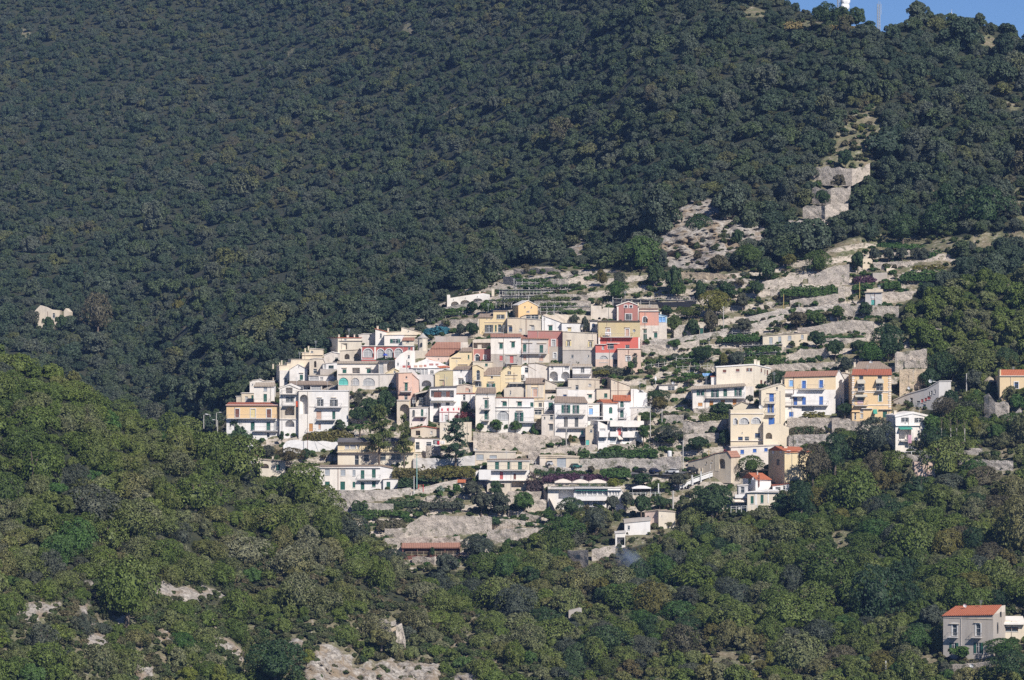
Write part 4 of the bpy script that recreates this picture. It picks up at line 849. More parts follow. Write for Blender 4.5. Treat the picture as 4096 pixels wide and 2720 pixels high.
B('olive_house', 'olive and coral red house with a long balcony, tallest facade on the right', [(600, 566), (1256, 570)], 1010, [('OL', 818), ('R', 1010)], [(728, 690, 782, 800, '+Dsp'), (1028, 690, 1082, 802, '+Dsp'), (1023, 938, 1090, 990, 'dk')], [(660, 1142, 765, 812)], [(715, 790, 660, 'CO'), (1012, 1098, 662, 'CO'), (596, 1262, 562, 'DG', .4)], ('cap', 'CO', .14), dep=8, pan=((602, 822, 630, 1000, 'W'), (1228, 822, 1256, 1000, 'W')))
B('red_annex', 'coral red annex with grey arched doorway in front of the olive house', [(558, 930), (728, 930), (732, 912), (902, 912)], 1285, [('R', 1062), ('LG', 1165), ('PP', 1285)], [(656, 956, 692, 1008, 'dw'), (747, 924, 844, 1000, 'dk'), (618, 1108, 752, 1210, 'adw'), (842, 1150, 900, 1240, 'L')], (), [(555, 730, 930, 'W', .35), (728, 938, 912, 'W', .35)], dep=5, dy=-.6)
B('pink_annex', 'faded pink cubic house at the foot of the coral red house', [(904, 1002), (1270, 1002)], 1320, 'PP', [(1040, 1125, 1104, 1190, '+dw')], (), [(898, 1276, 998, 'WO', .25), (1030, 1110, 1095)], ('cap', 'WO', .1), dep=6, dy=-1.2)
# --- terraces of houses in the centre
C(*G_)
B('yellow_tower_house', 'narrow yellow house with tall arched balcony window', [(116, 96), (185, 78), (292, 140)], 490, 'Y', [(178, 158, 234, 312, 'aDdk'), (162, 338, 258, 415, 'ogk')], [(146, 245, 256, 318)], roof=('cap', 'Y', .1), dep=6)
B('yellow_house', 'yellow house with a brown tiled roof and an oval vent', [(266, 242), (556, 226)], 460, 'Y', [(340, 366, 474, 424, 'og'), (404, 250, 440, 286, 'v')], (), [(360, 465, 335), (262, 558, 244, 'W', .2)], ('tile', 'TB', 112, 100, -30), dep=6)
B('yellow_gable_house', 'yellow gable house with ledges right of the oval vent', [(558, 192), (680, 100), (722, 142), (730, 95), (880, 92)], 440, 'Y', [(670, 176, 720, 230, 'ogk')], (), [(636, 830, 232, 'CO', .2), (640, 800, 290, 'CO', .12), (640, 800, 352, 'CO', .12)], ('cap', 'Y', .1), dep=6)
B('stair_roof_house', 'white house with a steep slanted window band and teal balcony', [(836, 190), (900, 88), (965, 84), (1108, 168)], 330, 'W', [(935, 118, 1052, 195, 'dk'), (884, 232, 932, 292, 'ogk')], [(850, 960, 280, 318)], roof=('cap', 'TB', .1), dep=6)
B('shaded_terrace', 'terrace with beige awning and dark openings under the yellow gable', [(690, 352), (945, 345)], 470, 'C', [(695, 376, 802, 436, 'dk'), (820, 370, 943, 432, 'dk')], awn=((690, 345, 945, 372, 'awn'),), dep=4, dy=-.6)
B('blank_wall_house', 'plain beige blank wall beside the square ochre tower house', [(612, 440), (745, 425), (946, 425)], 600, 'CO', [(700, 480, 722, 540, 'dk')], roof=None, dep=4)
B('square_tower_house', 'square ochre tower house with brown pyramid roof and one tall window', [(950, 362), (1252, 360)], 620, 'OP', [(1070, 448, 1136, 576, '+sp')], [(1040, 1160, 560, 590)] if False else (), [(1048, 1152, 425), (975, 1230, 585, 'CO', .2)], ('tile', 'TB', 280, 10, 10), dep=6, pan=((975, 385, 1040, 600, 'CO'), (1160, 385, 1232, 600, 'CO')))
B('slope_roof_house', 'tan lean-to with a dark opening right of the square tower', [(1254, 300), (1440, 390)], 640, 'CO', [(1256, 466, 1430, 528, 'L')], roof=('cap', 'TW', .12), dep=5, dy=.6)
B('arched_house', 'white house with two big round arches in the centre', [(1318, 82), (1642, 80)], 345, 'W', [(1350, 95, 1386, 140, 'dw'), (1560, 92, 1627, 146, 'dw'), (1328, 178, 1456, 325, 'aL'), (1510, 182, 1642, 325, 'aL')], (), [(1318, 1642, 330, 'W', .4)], ('tile', 'TW', 56), dep=6)
B('blank_house', 'blank grey white house left of the two round arches', [(992, 56), (1130, 52), (1250, 78), (1316, 110)], 345, 'WO', roof=('cap', 'TW', .1), dep=6, dy=.5)
B('white_house', 'white house with glass railed balcony right of the two round arches', [(1686, 98), (1990, 102)], 320, 'W', [(1820, 105, 1872, 196, 'ogk')], [(1688, 1986, 178, 212)], [(1680, 2000, 98, 'WO', .5)], ('tile', 'TW', 60), dep=6, dy=-.5)
B('flat_beige_house', 'weathered beige flat roofed house below the glass railed balcony', [(1616, 302), (1810, 300), (2110, 310)], 620, [('CO', 470), ('W', 620)], [(1730, 395, 1780, 462, 'dk'), (1935, 374, 1980, 410, 'dw'), (1935, 545, 1990, 590, 'sg')], (), [(1920, 2000, 530)], ('cap', 'CO', .14), dep=7)
B('beige_house', 'cream house with one green shutter below the lean-to gable', [(2062, 456), (2290, 452)], 640, 'C', [(2182, 522, 2232, 590, 'sg')], roof=('cap', 'DG', .1), dep=6)
B('rubble_house', 'small pale roof terrace house with grey roof left of the beige house', [(1440, 440), (1660, 432)], 620, 'WO', [(1540, 540, 1595, 580, 'dB')], roof=('cap', 'G', .2), dep=5)
B('white_house', 'tall white corner house with brown roof and two green balcony doors', [(166, 514), (482, 510)], 1140, 'W', [(306, 625, 371, 754, 'Dsg'), (304, 793, 371, 930, 'Dsg'), (330, 530, 356, 550, 'v')], [(265, 400, 706, 768), (272, 380, 888, 945)], [(290, 382, 592), (166, 482, 552, 'W', .08)], ('tile', 'TB', 430, 30, 5), dep=8)
B('white_house', 'long white house with four green windows and a fan arch', [(488, 592), (1082, 600)], 1150, 'W', [(588, 658, 656, 720, 'sg'), (823, 660, 891, 720, 'sg'), (1024, 664, 1072, 736, 'sg'), (503, 800, 688, 936, 'adw'), (780, 820, 917, 962, 'og')], [(790, 1112, 900, 972)], [(482, 1042, 735, 'W', .3), (575, 655, 640), (810, 900, 645), (480, 700, 790, 'W', .2), (800, 910, 792)], ('cap', 'TT', .1), dep=8, dy=.3)
B('narrow_house', 'narrow cream house squeezed between two white houses in the centre', [(1086, 646), (1228, 640)], 900, 'C', [(1155, 672, 1206, 736, 'sgk'), (1090, 780, 1200, 850, 'dk')], (), [(1080, 1232, 745, 'W', .3), (1045, 1225, 770, 'W', .3)], ('cap', 'CO', .1), dep=6)
B('narrow_house', 'narrow white house with one tall green door left of the twin balconies', [(1238, 640), (1402, 640)], 880, 'W', [(1309, 664, 1380, 787, 'Dsg')], [(1285, 1395, 750, 795)], roof=('cap', 'WO', .1), dep=6)
B('lower_house', 'white plain house with three grey windows under the narrow houses', [(1200, 868), (1285, 858), (1408, 858)], 1190, 'WO', [(1329, 862, 1381, 932, 'dk'), (1239, 890, 1259, 926, 'dk'), (1321, 1008, 1382, 1098, 'sgk')], (), [(1312, 1385, 995)], ('cap', 'WO', .1), dep=6, dy=-.6)
B('white_house', 'white house with corrugated brown roof and two long balconies', [(1405, 656), (1922, 664)], 1225, 'W', [(1515, 705, 1650, 832, 'og'), (1690, 708, 1790, 835, 'og'), (1552, 898, 1610, 1042, 'Dsgk'), (1720, 903, 1777, 1047, 'Dsgk'), (1818, 1108, 1857, 1172, 'Dst'), (1588, 1105, 1606, 1170, 'dk')], [(1460, 1886, 785, 850), (1463, 1916, 990, 1058)], roof=('tile', 'TB', 570, 20, 50), dep=8)
B('link_house', 'recessed white link house with a blue glass door', [(1925, 692), (2110, 690)], 1000, 'W', [(1944, 758, 2007, 852, 'Ddl')], [(1930, 2170, 845, 880)], [(1945, 2005, 722)], ('cap', 'WO', .1), dep=6)
B('stair_block', 'stone stair block with a turquoise door under the link house', [(1890, 1060), (2050, 1010), (2070, 1180)], 1330, 'CO', [(1895, 1255, 1948, 1330, 'Dst'), (1955, 1090, 2000, 1130, 'dk')], roof=None, dep=4, dy=-.5)
C(*H_)
B('red_roof_house', 'white house with red roof and one arched window, left of a taller one', [(596, 660), (826, 666)], 960, 'W', [(689, 737, 744, 837, 'asg'), (699, 908, 746, 945, 'asg')], roof=('tile', 'TO', 615, 0, 5), dep=7, rot=12, dy=-1)
B('red_roof_house', 'white house with red roof and two arched balcony doors', [(760, 630), (1032, 632)], 965, 'W', [(866, 640, 919, 738, 'aDsg'), (864, 783, 921, 895, 'aDsg'), (870, 935, 920, 960, 'adk')], [(840, 945, 688, 745), (845, 970, 842, 910)], roof=('tile', 'TO', 548, 0, 5), dep=7)
B('gable_wall_house', 'tall beige half gable wall sloping right above the red roofs', [(721, 296), (1020, 412)], 640, 'CO', [(770, 345, 782, 358, 'v')], (), [(721, 1020, 474, 'CO', .1)], ('cap', 'CO', .1), dep=6, rot=9)
B('white_terrace', 'plain white terrace wall block right of the red roofed houses', [(1034, 455), (1130, 458), (1290, 520)], 760, 'W', [(1155, 478, 1230, 502, 'dk')], (), [(1030, 1300, 742, 'WO', .2)], dep=5)
B('white_terrace', 'low white retaining house under the plain white terrace wall', [(1034, 745), (1344, 742)], 965, 'WO', [(1132, 770, 1150, 790, 'v')], roof=('cap', 'W', .12), dep=5)
B('apartment_block', 'modern white apartment block with solid balconies and garages', [(516, 955), (690, 956), (815, 966), (1220, 965)], 1330, 'W', [(540, 1073, 632, 1110, 'dw'), (700, 1040, 802, 1122, 'L'), (819, 1070, 881, 1182, 'Dsr'), (898, 1050, 982, 1122, 'L'), (1014, 1053, 1058, 1117, 'dw'), (1058, 1053, 1117, 1117, 'so'), (528, 1205, 616, 1278, 'sw'), (705, 1213, 790, 1282, 'sw'), (828, 1245, 892, 1282, 'dr'), (902, 1213, 1017, 1280, 'L')],
  [(690, 820, 1120, 1190, 'S'), (888, 1150, 1122, 1204, 'S'), (518, 660, 1115, 1195, 'S'), (690, 890, 958, 1030, 'S'), (890, 1225, 962, 1040, 'S')], roof=('cap', 'W', .12), dep=8, rot=12, dy=-1, pan=((665, 960, 690, 1300, 'W', 'pilaster'), (800, 1190, 820, 1300, 'W', 'pilaster'), (1015, 1120, 1080, 1290, 'W', 'pilaster')), awn=((825, 1190, 892, 1245, 'canvasc'),), chim=((1163, 1212, 872, 965),))
B('shed', 'white shed with black flat roof and a satellite dish right of the terrace wall', [(1475, 402), (1765, 392)], 500, 'W', [(1612, 412, 1718, 488, 'dk')], roof=('cap', 'DG', .18), dep=5)
C(*F_)
B('balcony_house', 'beige stone house with one tall grilled balcony window', [(1190, 385), (1215, 375), (1398, 330)], 620, 'CO', [(1238, 430, 1337, 556, 'ogk'), (1138, 468, 1180, 513, 'dk')], [(1190, 1365, 515, 560)], roof=('cap', 'CO', .2), dep=6, rot=6)
B('lower_white_house', 'white house with arched door and air conditioner below the grilled window', [(1090, 598), (1380, 590)], 880, 'W', [(1134, 625, 1174, 722, 'aDsgk'), (1268, 614, 1307, 722, 'Dsg'), (1260, 742, 1302, 802, 'Ddk')], [(1170, 1362, 690, 728)], dep=6, dy=-.5, roof=('cap', 'WO', .1))
B('seventies_house', 'white block with dark flat roof, deep balconies and brown shutters', [(1408, 290), (1640, 275), (1822, 272)], 760, 'W', [(1425, 318, 1785, 428, 'L'), (1465, 520, 1582, 597, 'dbr'), (1658, 498, 1720, 557, 'dbr'), (1460, 715, 1552, 842, 'dk')], [(1430, 1790, 430, 470, 'S')], [(1410, 1820, 498, 'awn', 1.0)], ('cap', 'DG', .3), dep=8, pan=((1472, 345, 1586, 430, 'br', 'shutter'), (1666, 338, 1720, 424, 'br', 'shutter')), box=((1472, 345, 1586, 430, 1.5, 1.66, 'br', 'shutter'),))
B('pottery_terrace', 'white terrace wall painted with red pots and red rails', [(1560, 582), (1880, 575)], 850, 'W', [(1640, 705, 1690, 810, 'Ddw'), (1920, 700, 1940, 720, 'v')] if False else [(1640, 705, 1690, 810, 'Ddw')], (), [(1560, 1860, 660, 'r', .1), (1560, 2070, 822, 'DG', .9)], dep=5, pan=((1590, 602, 1612, 640, 'redc', 'pot'), (1678, 600, 1700, 640, 'redc', 'pot'), (1772, 598, 1792, 632, 'redc', 'pot'), (1852, 592, 1872, 628, 'redc', 'pot'), (1600, 660, 1606, 800, 'r', 'post'), (1700, 660, 1706, 800, 'r', 'post')))
B('white_house', 'white house with thin dark red roof left of the tall corner house', [(1800, 378), (2118, 370)], 640, 'W', [(1926, 388, 1967, 470, 'dk'), (1898, 490, 2000, 605, 'L')], roof=('cap', 'TR', .14), dep=6)
B('small_beige_house', 'small pale house with a pink door above the thin red roof', [(1830, 245), (1960, 225), (2080, 250)], 400, 'CO', [(1968, 278, 2020, 330, 'sp'), (2024, 300, 2042, 350, 'dg')], roof=('cap', 'CO', .1), dep=5)
B('base_house', 'tall cream base wall under the pottery terrace', [(1565, 832), (2062, 822)], 1130, 'C', roof=None, dep=5, dy=.3, ops=[(1620, 905, 1650, 940, 'dk')])
B('low_house', 'low cream house with a red eave left of the single dark cedar', [(1115, 925), (1318, 888), (1565, 930)], 1085, 'CO', [(1188, 950, 1257, 1026, 'L'), (1420, 960, 1450, 1000, 'dw')], (), [(1110, 1320, 1060, 'W', .3)], ('cap', 'TR', .14), dep=6)
B('laundry_house', 'white lower house with laundry line below the red eaved house', [(1115, 1066), (1560, 1080)], 1260, 'W', [(1183, 1130, 1247, 1242, 'Ddk'), (1350, 1130, 1432, 1188, 'dk'), (1460, 1100, 1640, 1165, 'L')], roof=('cap', 'wood', .1), dep=5, dy=-.5)
# --- right-hand houses
C(*I_)
v = B('villa', 'white three storey villa with brown roofs, green shutters and twin chimneys', [(277, 682), (1108, 640)], 995, 'W',
  [(343, 708, 457, 792, 'og'), (569, 700, 687, 820, 'og'), (758, 688, 817, 806, 'Dsg'), (933, 676, 1047, 797, 'og'), (361, 905, 431, 957, 'so'), (540, 873, 602, 972, 'Dso'), (720, 860, 782, 905, 'so'), (904, 848, 966, 937, 'Dso')],
  [(488, 1092, 748, 826)], (), None, dep=8, slopes=(('TW', 688, 178, 1112, 640, 292, 1090, -1.0, 1.2, .2, 628, 598),), pan=(), box=((1108, 655, 1240, 930, 1.5, 7, 'WO', 'wall'),))
B('x', '', [(568, 500), (1190, 466), (1318, 505)], 640, 'W', [(655, 538, 717, 592, 'sbr'), (863, 528, 917, 577, 'sbr'), (1028, 513, 1147, 572, 'obr')], roof=('cap', 'TR', .18), dep=7, into=v, hood=((295, 1190, 628, 'W', .4),), dy=0)
B('x', '', [(650, 352), (1240, 312), (1500, 375)], 660, 'C', [(749, 388, 803, 432, 'sbr'), (954, 376, 1011, 417, 'sbr'), (1123, 363, 1207, 410, 'obr'), (1344, 368, 1363, 427, 'sbr'), (1404, 385, 1416, 458, 'sbr'), (1437, 393, 1459, 470, 'sbr'), (1337, 550, 1368, 617, 'sbr'), (1395, 570, 1420, 612, 'sbr')], roof=('cap', 'W', .24), dep=7, into=v, chim=((1245, 1286, 226, 310), (1293, 1336, 245, 310)), dy=0, pan=((1240, 320, 1330, 620, 'C', 'pilaster'),))
v = B('shutter_house', 'cream house with arched windows and blue balcony doors, statues on its terrace', [(1352, 710), (1670, 608), (1728, 650)], 1320, 'CP', [(1479, 753, 1550, 886, 'DsB'), (1454, 928, 1550, 1062, 'DoB'), (1467, 1140, 1562, 1257, 'sB'), (1584, 653, 1613, 702, 'v')], [(1422, 1574, 825, 908), (1422, 1574, 1000, 1085)], [(1440, 1585, 752, 'CO')], ('cap', 'CP', .1), dep=8, chim=((1673, 1690, 548, 640),))
B('x', '', [(872, 1022), (1385, 1008)], 1625, 'CP', [(925, 1152, 970, 1244, '+adw'), (1019, 1146, 1153, 1238, '+adw'), (1206, 1140, 1337, 1230, '+adw'), (990, 1438, 1062, 1505, 'dB'), (1090, 1438, 1162, 1500, 'dk'), (1045, 1368, 1062, 1386, 'v'), (1255, 1380, 1332, 1456, 'dB')], (), [(868, 1390, 1075, 'W', .2), (872, 1385, 1500, 'W', .3)], dep=8, into=v, dy=0)
B('x', '', [(912, 972), (1055, 895), (1290, 985)], 1100, 'CP', roof=('cap', 'TW', .14), dep=5, into=v)
B('x', '', [(1385, 1200), (1500, 1262), (1640, 1235), (1785, 1290)], 1600, 'CP', [(1422, 1374, 1524, 1472, 'aL')], dep=6, into=v, dy=-.4)
C(*L_)
B('white_house', 'low white house with a row of blue windows under the cream house', [(484, 432), (1240, 396)], 640, 'W', [(634, 466, 690, 532, 'sB'), (829, 453, 886, 507, 'sB'), (1008, 440, 1061, 492, 'sB'), (1138, 435, 1186, 472, 'sB')], (), [(484, 1240, 418, 'W', .3)] if False else (), ('cap', 'WO', .12), dep=7, dy=-2.2)
C(*J_)
v = B('shutter_house', 'yellow and white house with bright blue doors and a red tiled roof', [(-242, 492), (560, 474)], 1150, [('OP', 700), ('W', 1150)],
  [(-165, 553, -108, 647, '+sl'), (33, 560, 92, 677, '+DsB'), (304, 550, 361, 669, '+DsB'), (34, 818, 92, 937, 'DsB'), (302, 806, 362, 932, 'DsB'), (-98, 818, -42, 942, 'DsB'), (-229, 823, -190, 942, 'sB'), (25, 953, 222, 1037, 'L')],
  [(-12, 388, 622, 688), (-250, 442, 878, 942)], [(-242, 400, 694, 'W', .12)], None, dep=8, slopes=(('TT', 494, -252, 568, 418, -195, 618, -.4, 4.5, .14, 474, 402),), awn=((-138, 775, 85, 805, 'canvas'),))
B('x', '', [(556, 478), (622, 402), (692, 545)], 1000, 'W', [(636, 830, 662, 928, 'dk')], roof=('cap', 'WO', .1), dep=5, into=v, dy=.3)
C(*I_)
B('entrance_block', 'small white entrance block with a blue gate below the blue doored house', [(1700, 785), (1850, 780), (1852, 990), (1985, 1000)], 1160, 'W', [(1788, 1048, 1857, 1122, 'DsB'), (1775, 975, 1825, 998, 'dk')], roof=None, dep=5, dy=-1.5, slopes=(('DG', 784, 1698, 1845, 735, 1730, 1855, -.4, 1.5),))
C(*J_)
B('tower_house', 'tall orange house with white quoins, grey awnings and a dark red roof', [(815, 462), (1432, 462)], 1185, 'O',
  [(925, 466, 994, 537, 'dk'), (1216, 460, 1286, 529, 'dk'), (905, 610, 1012, 717, 'dk'), (1195, 602, 1302, 716, 'dk'), (898, 812, 998, 905, 'dg'), (1236, 778, 1282, 884, '+sg'), (850, 1060, 880, 1166, 'Ddk'), (944, 1004, 991, 1057, 'dw'), (948, 1078, 991, 1142, 'dw'), (1298, 1038, 1366, 1165, 'Dsg')],
  [(900, 1016, 680, 720), (1190, 1306, 672, 712), (850, 1062, 875, 945)], [(808, 1440, 720, 'W', .18), (815, 1385, 745, 'W', .1), (1060, 1385, 940, 'W', .12), (808, 940, 1046, 'O', .3), (1240, 1440, 1008, 'CO', .5), (960, 1140, 995, 'W', .5)], None, dep=9,
  slopes=(('TR', 464, 808, 1440, 372, 842, 1446, -.35, 2.2), ('TB', 372, 835, 1450, 262, 960, 1295, 2.0, 6.5, .14, 366, 258)), pan=tuple((815 if i % 2 else 818, 480+i*34, 848+(i % 2)*10, 500+i*34, 'W', 'quoin') for i in range(14))+tuple((1386-(i % 2)*10, 480+i*34, 1430, 500+i*34, 'W', 'quoin') for i in range(15)),
  awn=((893, 545, 1020, 606, 'awn'), (1185, 535, 1309, 600, 'awn'), (860, 770, 1050, 815, 'awn'), (1146, 1008, 1205, 1080, 'awg')), chim=((862, 892, 268, 330, 3),))
B('grey_house', 'shaded grey house tucked behind the tall orange house', [(655, 452), (700, 440), (812, 470)], 1000, 'LG', [(768, 575, 800, 690, 'dB'), (765, 770, 800, 838, 'dk')], roof=('cap', 'TW', .2), dep=6, dy=3, chim=((725, 762, 400, 450),))
B('gabled_house', 'small white house with a wide low gable and a green awned loggia', [(1492, 1132), (1772, 1076), (2010, 1132)], 1640, 'W', [(1586, 1138, 1707, 1203, 'ogk'), (1798, 1143, 1932, 1212, 'ogk'), (1546, 1305, 1746, 1472, 'L'), (1640, 1218, 1660, 1228, 'v'), (1845, 1340, 1880, 1420, 'dk')], [(1560, 1700, 1440, 1500)], [(1492, 1900, 1262, 'W', .4)], ('cap', 'W', .5), dep=8, rot=10, awn=((1540, 1290, 1746, 1322, 'awg'),), chim=((1525, 1565, 1030, 1100, 3),))
C(*K_)
v = B('row_house', 'long grey white house row in tree shade beside the orange house', [(332, 802), (520, 702), (640, 662), (830, 602), (990, 490)], 1050, 'LG', [(395, 828, 416, 960, 'dk'), (490, 778, 516, 922, 'dk'), (570, 750, 612, 862, 'dk'), (665, 798, 716, 862, 'dk'), (730, 768, 766, 822, 'sr'), (780, 748, 816, 800, 'sr'), (870, 638, 896, 702, 'dk'), (920, 618, 941, 682, 'dk'), (845, 650, 860, 712, 'dk'), (820, 728, 870, 775, 'sr'), (700, 888, 736, 936, 'dk'), (760, 850, 800, 912, 'dB'), (350, 870, 362, 960, 'dk')], [(500, 660, 800, 900)] if False else (), (), ('cap', 'LG', .2), dep=6, rot=-36, dy=5)
B('orange_house', 'pale orange house with red tiled roof cut by the right edge', [(1972, 412), (2420, 410)], 800, 'OP', [(2203, 503, 2262, 602, '+dB')], (), [(1965, 2430, 405, 'W', .3)], None, dep=8, slopes=(('TO', 400, 1990, 2430, 308, 1990, 2430, -.2, 3.5),), box=((1972, 306, 1992, 412, 0, 3.4, 'OP', 'parapet'),))
C(*L_)
B('cream_house', 'cream house with red roof, round vents and a shaded gable end', [(1320, 482), (1740, 496)], 930, 'Y', [(1364, 488, 1402, 526, '+v'), (1543, 498, 1582, 536, '+v')], roof=('tile', 'TO', 412, -20, 60), dep=8.2, rot=24, dy=-3, side=((2.6, 3.9, 620, 715, 'gk'), (1.5, 2.4, 478, 522, 'frame'), (5.2, 6.2, 492, 540, 'frame')), chim=((1392, 1445, 415, 480, 2.5),))
B('red_roof_house', 'small white house with red roof and a brown stove pipe', [(868, 920), (1115, 928)], 1140, 'W', [], roof=('tile', 'TO', 826, -10, 40), dep=6.5, rot=24, dy=-1.5, side=((2.4, 3.6, 885, 1000, 'g'),), box=((955, 815, 972, 930, 2, 2.2, 'pole', 'flue'), (905, 860, 922, 1045, -.35, -.2, 'br', 'flue')))
B('terrace_house', 'cream terrace house with two tall green doors under the stove pipe house', [(742, 1150), (1060, 1112), (1232, 1110)], 1350, 'C', [(794, 1193, 842, 1312, 'Dsg'), (950, 1173, 996, 1302, 'Dsg')], (), [(735, 1240, 1128, 'W', .5)], ('cap', 'W', .1), dep=6, dy=-2.5, pan=((860, 1150, 895, 1330, 'W', 'pilaster'), (1060, 1120, 1080, 1300, 'W', 'pilaster')))
B('annex', 'pale annex with one window and a cream awning left of the terrace house', [(602, 1036), (752, 1022)], 1345, 'LG', [(638, 1048, 697, 1142, 'dk'), (560, 1290, 720, 1340, 'L')], [(545, 740, 1165, 1210, 'S')], roof=('cap', 'WO', .12), dep=5, dy=-2, awn=((505, 1208, 720, 1285, 'canvasc'),))
B('shed', 'low dark roofed lean-to beside the stove pipe house', [(1142, 1036), (1400, 998)], 1130, 'W', [(1180, 1050, 1262, 1102, 'dk'), (1300, 1030, 1340, 1090, 'dk')], roof=('cap', 'TR', .14), dep=5, dy=-1.5)
C(*PP)
B('gate_house', 'long shaded plaster wall building with an archway along the road', [(1392, 512), (1640, 442), (1795, 372), (1990, 330), (2040, 425)], 680, 'CO', [(1855, 445, 1952, 602, 'aL'), (1462, 560, 1482, 602, 'dk'), (1660, 500, 1676, 535, 'dk'), (1745, 470, 1760, 505, 'dk')], roof=('cap', 'TT', .12), dep=4, rot=-36, dy=-2, pan=((1795, 372, 1862, 640, 'C', 'pilaster'),))
B('cream_cottage', 'small cream cottage with flat tiled eave above the lower woods', [(918, 1266), (1180, 1288)], 1500, 'C', [(965, 1335, 975, 1350, 'dk')], roof=('cap', 'TW', .14), dep=6, rot=8, dy=-1)
B('cottage_wing', 'rosy shaded wing of the small cream cottage', [(706, 1284), (918, 1266)], 1480, 'PP', [(730, 1345, 775, 1375, 'adk')], roof=('cap', 'TW', .14), dep=6, rot=-20, dy=-1)
B('lower_terrace', 'white lower terrace building with a flat concrete roof and steel pergola', [(385, 1460), (590, 1440), (788, 1420)], 1600, 'W', [(430, 1500, 470, 1560, 'dk')], roof=('cap', 'G', .7), dep=6, dy=-1)
C(*AB)
B('white_annex', 'small white cubic annex at the end of the stone wall near the smoke', [(1005, 292), (1090, 285)], 400, 'W', [(1020, 325, 1085, 395, 'L')], roof=('cap', 'LG', .35), dep=4, dy=-1)
C(*M_)
B('low_cream_house', 'low cream house with a sliding glass door half hidden by the near hill', [(165, 388), (548, 412)], 640, 'C', [(364, 465, 482, 582, 'dw')], roof=('cap', 'TT', .14), dep=6, chim=((445, 492, 322, 395, 2), (572, 596, 378, 420, 2)))
B('low_cream_house', 'low cream house with scalloped roof edge and one green shutter', [(548, 466), (740, 484), (945, 504)], 690, 'C', [(558, 528, 688, 602, 'aL'), (800, 540, 860, 637, 'sg')], roof=('cap', 'TW', .16), dep=6, chim=((730, 756, 418, 490),))
B('pergola_terrace', 'grey terrace with a white steel pergola left of the white farmhouse', [(1120, 628), (1310, 590), (1480, 575)], 740, 'LG', [(1340, 665, 1380, 730, 'dk'), (1270, 670, 1300, 700, 'dk')], roof=('cap', 'WO', .1), dep=5)
C(*N_)
B('farmhouse', 'white two storey farmhouse with green doors on the concrete wall', [(-474, 574), (120, 572), (480, 566), (660, 604)], 945, 'W', [(-392, 618, -318, 707, 'sw'), (-147, 623, -73, 714, 'sw'), (40, 628, 86, 720, 'sw'), (168, 630, 226, 762, 'Dsg'), (344, 618, 402, 748, 'Dsg'), (-392, 808, -318, 888, 'sg'), (-152, 808, -78, 937, 'Dsg'), (40, 813, 82, 902, 'sg'), (168, 818, 226, 937, 'Dsg'), (344, 803, 402, 892, 'sg')], [(125, 482, 705, 775)], [(-480, 480, 590, 'W', .35)], ('cap', 'TB', .14), dep=8)
B('farmhouse_annex', 'low white annex with one green door right of the white farmhouse', [(520, 778), (600, 770), (752, 772)], 925, 'W', [(572, 813, 632, 907, 'Dsg')], roof=('cap', 'TW', .12), dep=5, dy=-.5)
v = B('modernist_house', 'yellow modernist house with grey sloping roof behind the tall cedars', [(-192, 186), (420, 170), (1010, 180)], 620, [('Y', 358), ('CP', 620)], [(-82, 235, -10, 297, 'dw'), (-2, 230, 92, 297, 'dw'), (105, 225, 140, 295, 'dw'), (560, 178, 702, 262, 'dw'), (72, 400, 138, 552, 'Ddk'), (210, 388, 300, 487, 'dk'), (473, 376, 562, 472, 'dk'), (640, 375, 797, 467, 'dk')], (), [(-205, 1010, 345, 'CP', .8), (-195, 500, 318, 'CP', .15)], None, dep=8, slopes=(('DG', 180, -205, 1020, 128, -190, 1010, -.9, 3, .2, 176, 118),), dy=1)
C(*OO)
B('villa', 'cream and white house with three upper green doors over an arcade', [(190, 476), (854, 470)], 960, [('C', 628), ('W', 780), ('CO', 960)], [(314, 498, 376, 617, 'Dsg'), (507, 498, 547, 617, 'Dsg'), (674, 498, 737, 622, 'Dsg'), (388, 653, 441, 772, 'Dsr'), (604, 683, 642, 772, 'Dsbr'), (395, 843, 462, 902, 'L'), (558, 813, 757, 902, 'L')], [(200, 822, 558, 626)], [(190, 860, 484, 'W', .25), (60, 805, 790, 'W', .6)], ('cap', 'TB', .12), dep=8, box=((60, 620, 250, 775, -1.2, -.9, 'W', 'parapet'),))
B('garage', 'long low beige garage with a pale roller door by the road', [(1015, 408), (1100, 406), (1630, 424)], 600, 'CO', [(1284, 443, 1427, 582, 'Dsw')], (), [(1015, 1632, 432, 'CO', .2)], ('cap', 'CO', .18), dep=6, pan=((1015, 420, 1110, 590, 'WO', 'wall'),))
B('workshop', 'beige flat workshop with two grey shutters below the big stone wall', [(0, 332), (640, 342)], 490, 'CO', [(20, 384, 134, 467, 'sw'), (228, 397, 342, 445, 'sw')], roof=('cap', 'CO', .15), dep=6, hood=((0, 640, 345, 'G', .12),))
B('restaurant', 'white restaurant with long glass veranda and a terrace with three parasols', [(1142, 908), (1560, 908), (1562, 900), (2078, 905)], 1225, 'W',
  [(1308, 940, 1548, 1082, 'L'), (1588, 950, 1668, 1025, 'dw'), (1674, 950, 1746, 1025, 'dw'), (1764, 950, 1838, 1025, 'dw'), (1844, 950, 1906, 1025, 'dw'), (1926, 950, 1992, 1025, 'dw'), (2004, 950, 2070, 1025, 'dw'), (1690, 1105, 1750, 1195, 'dw'), (1760, 1105, 1840, 1195, 'dw'), (1846, 1105, 1910, 1195, 'dw'), (1920, 1105, 2000, 1195, 'dw')],
  [(1575, 2080, 1040, 1095, 'S'), (1142, 1548, 842, 915), (1552, 2080, 840, 905)], [(1575, 2080, 945, 'awg', .6), (1140, 1550, 925, 'W', .4)], None, dep=9)
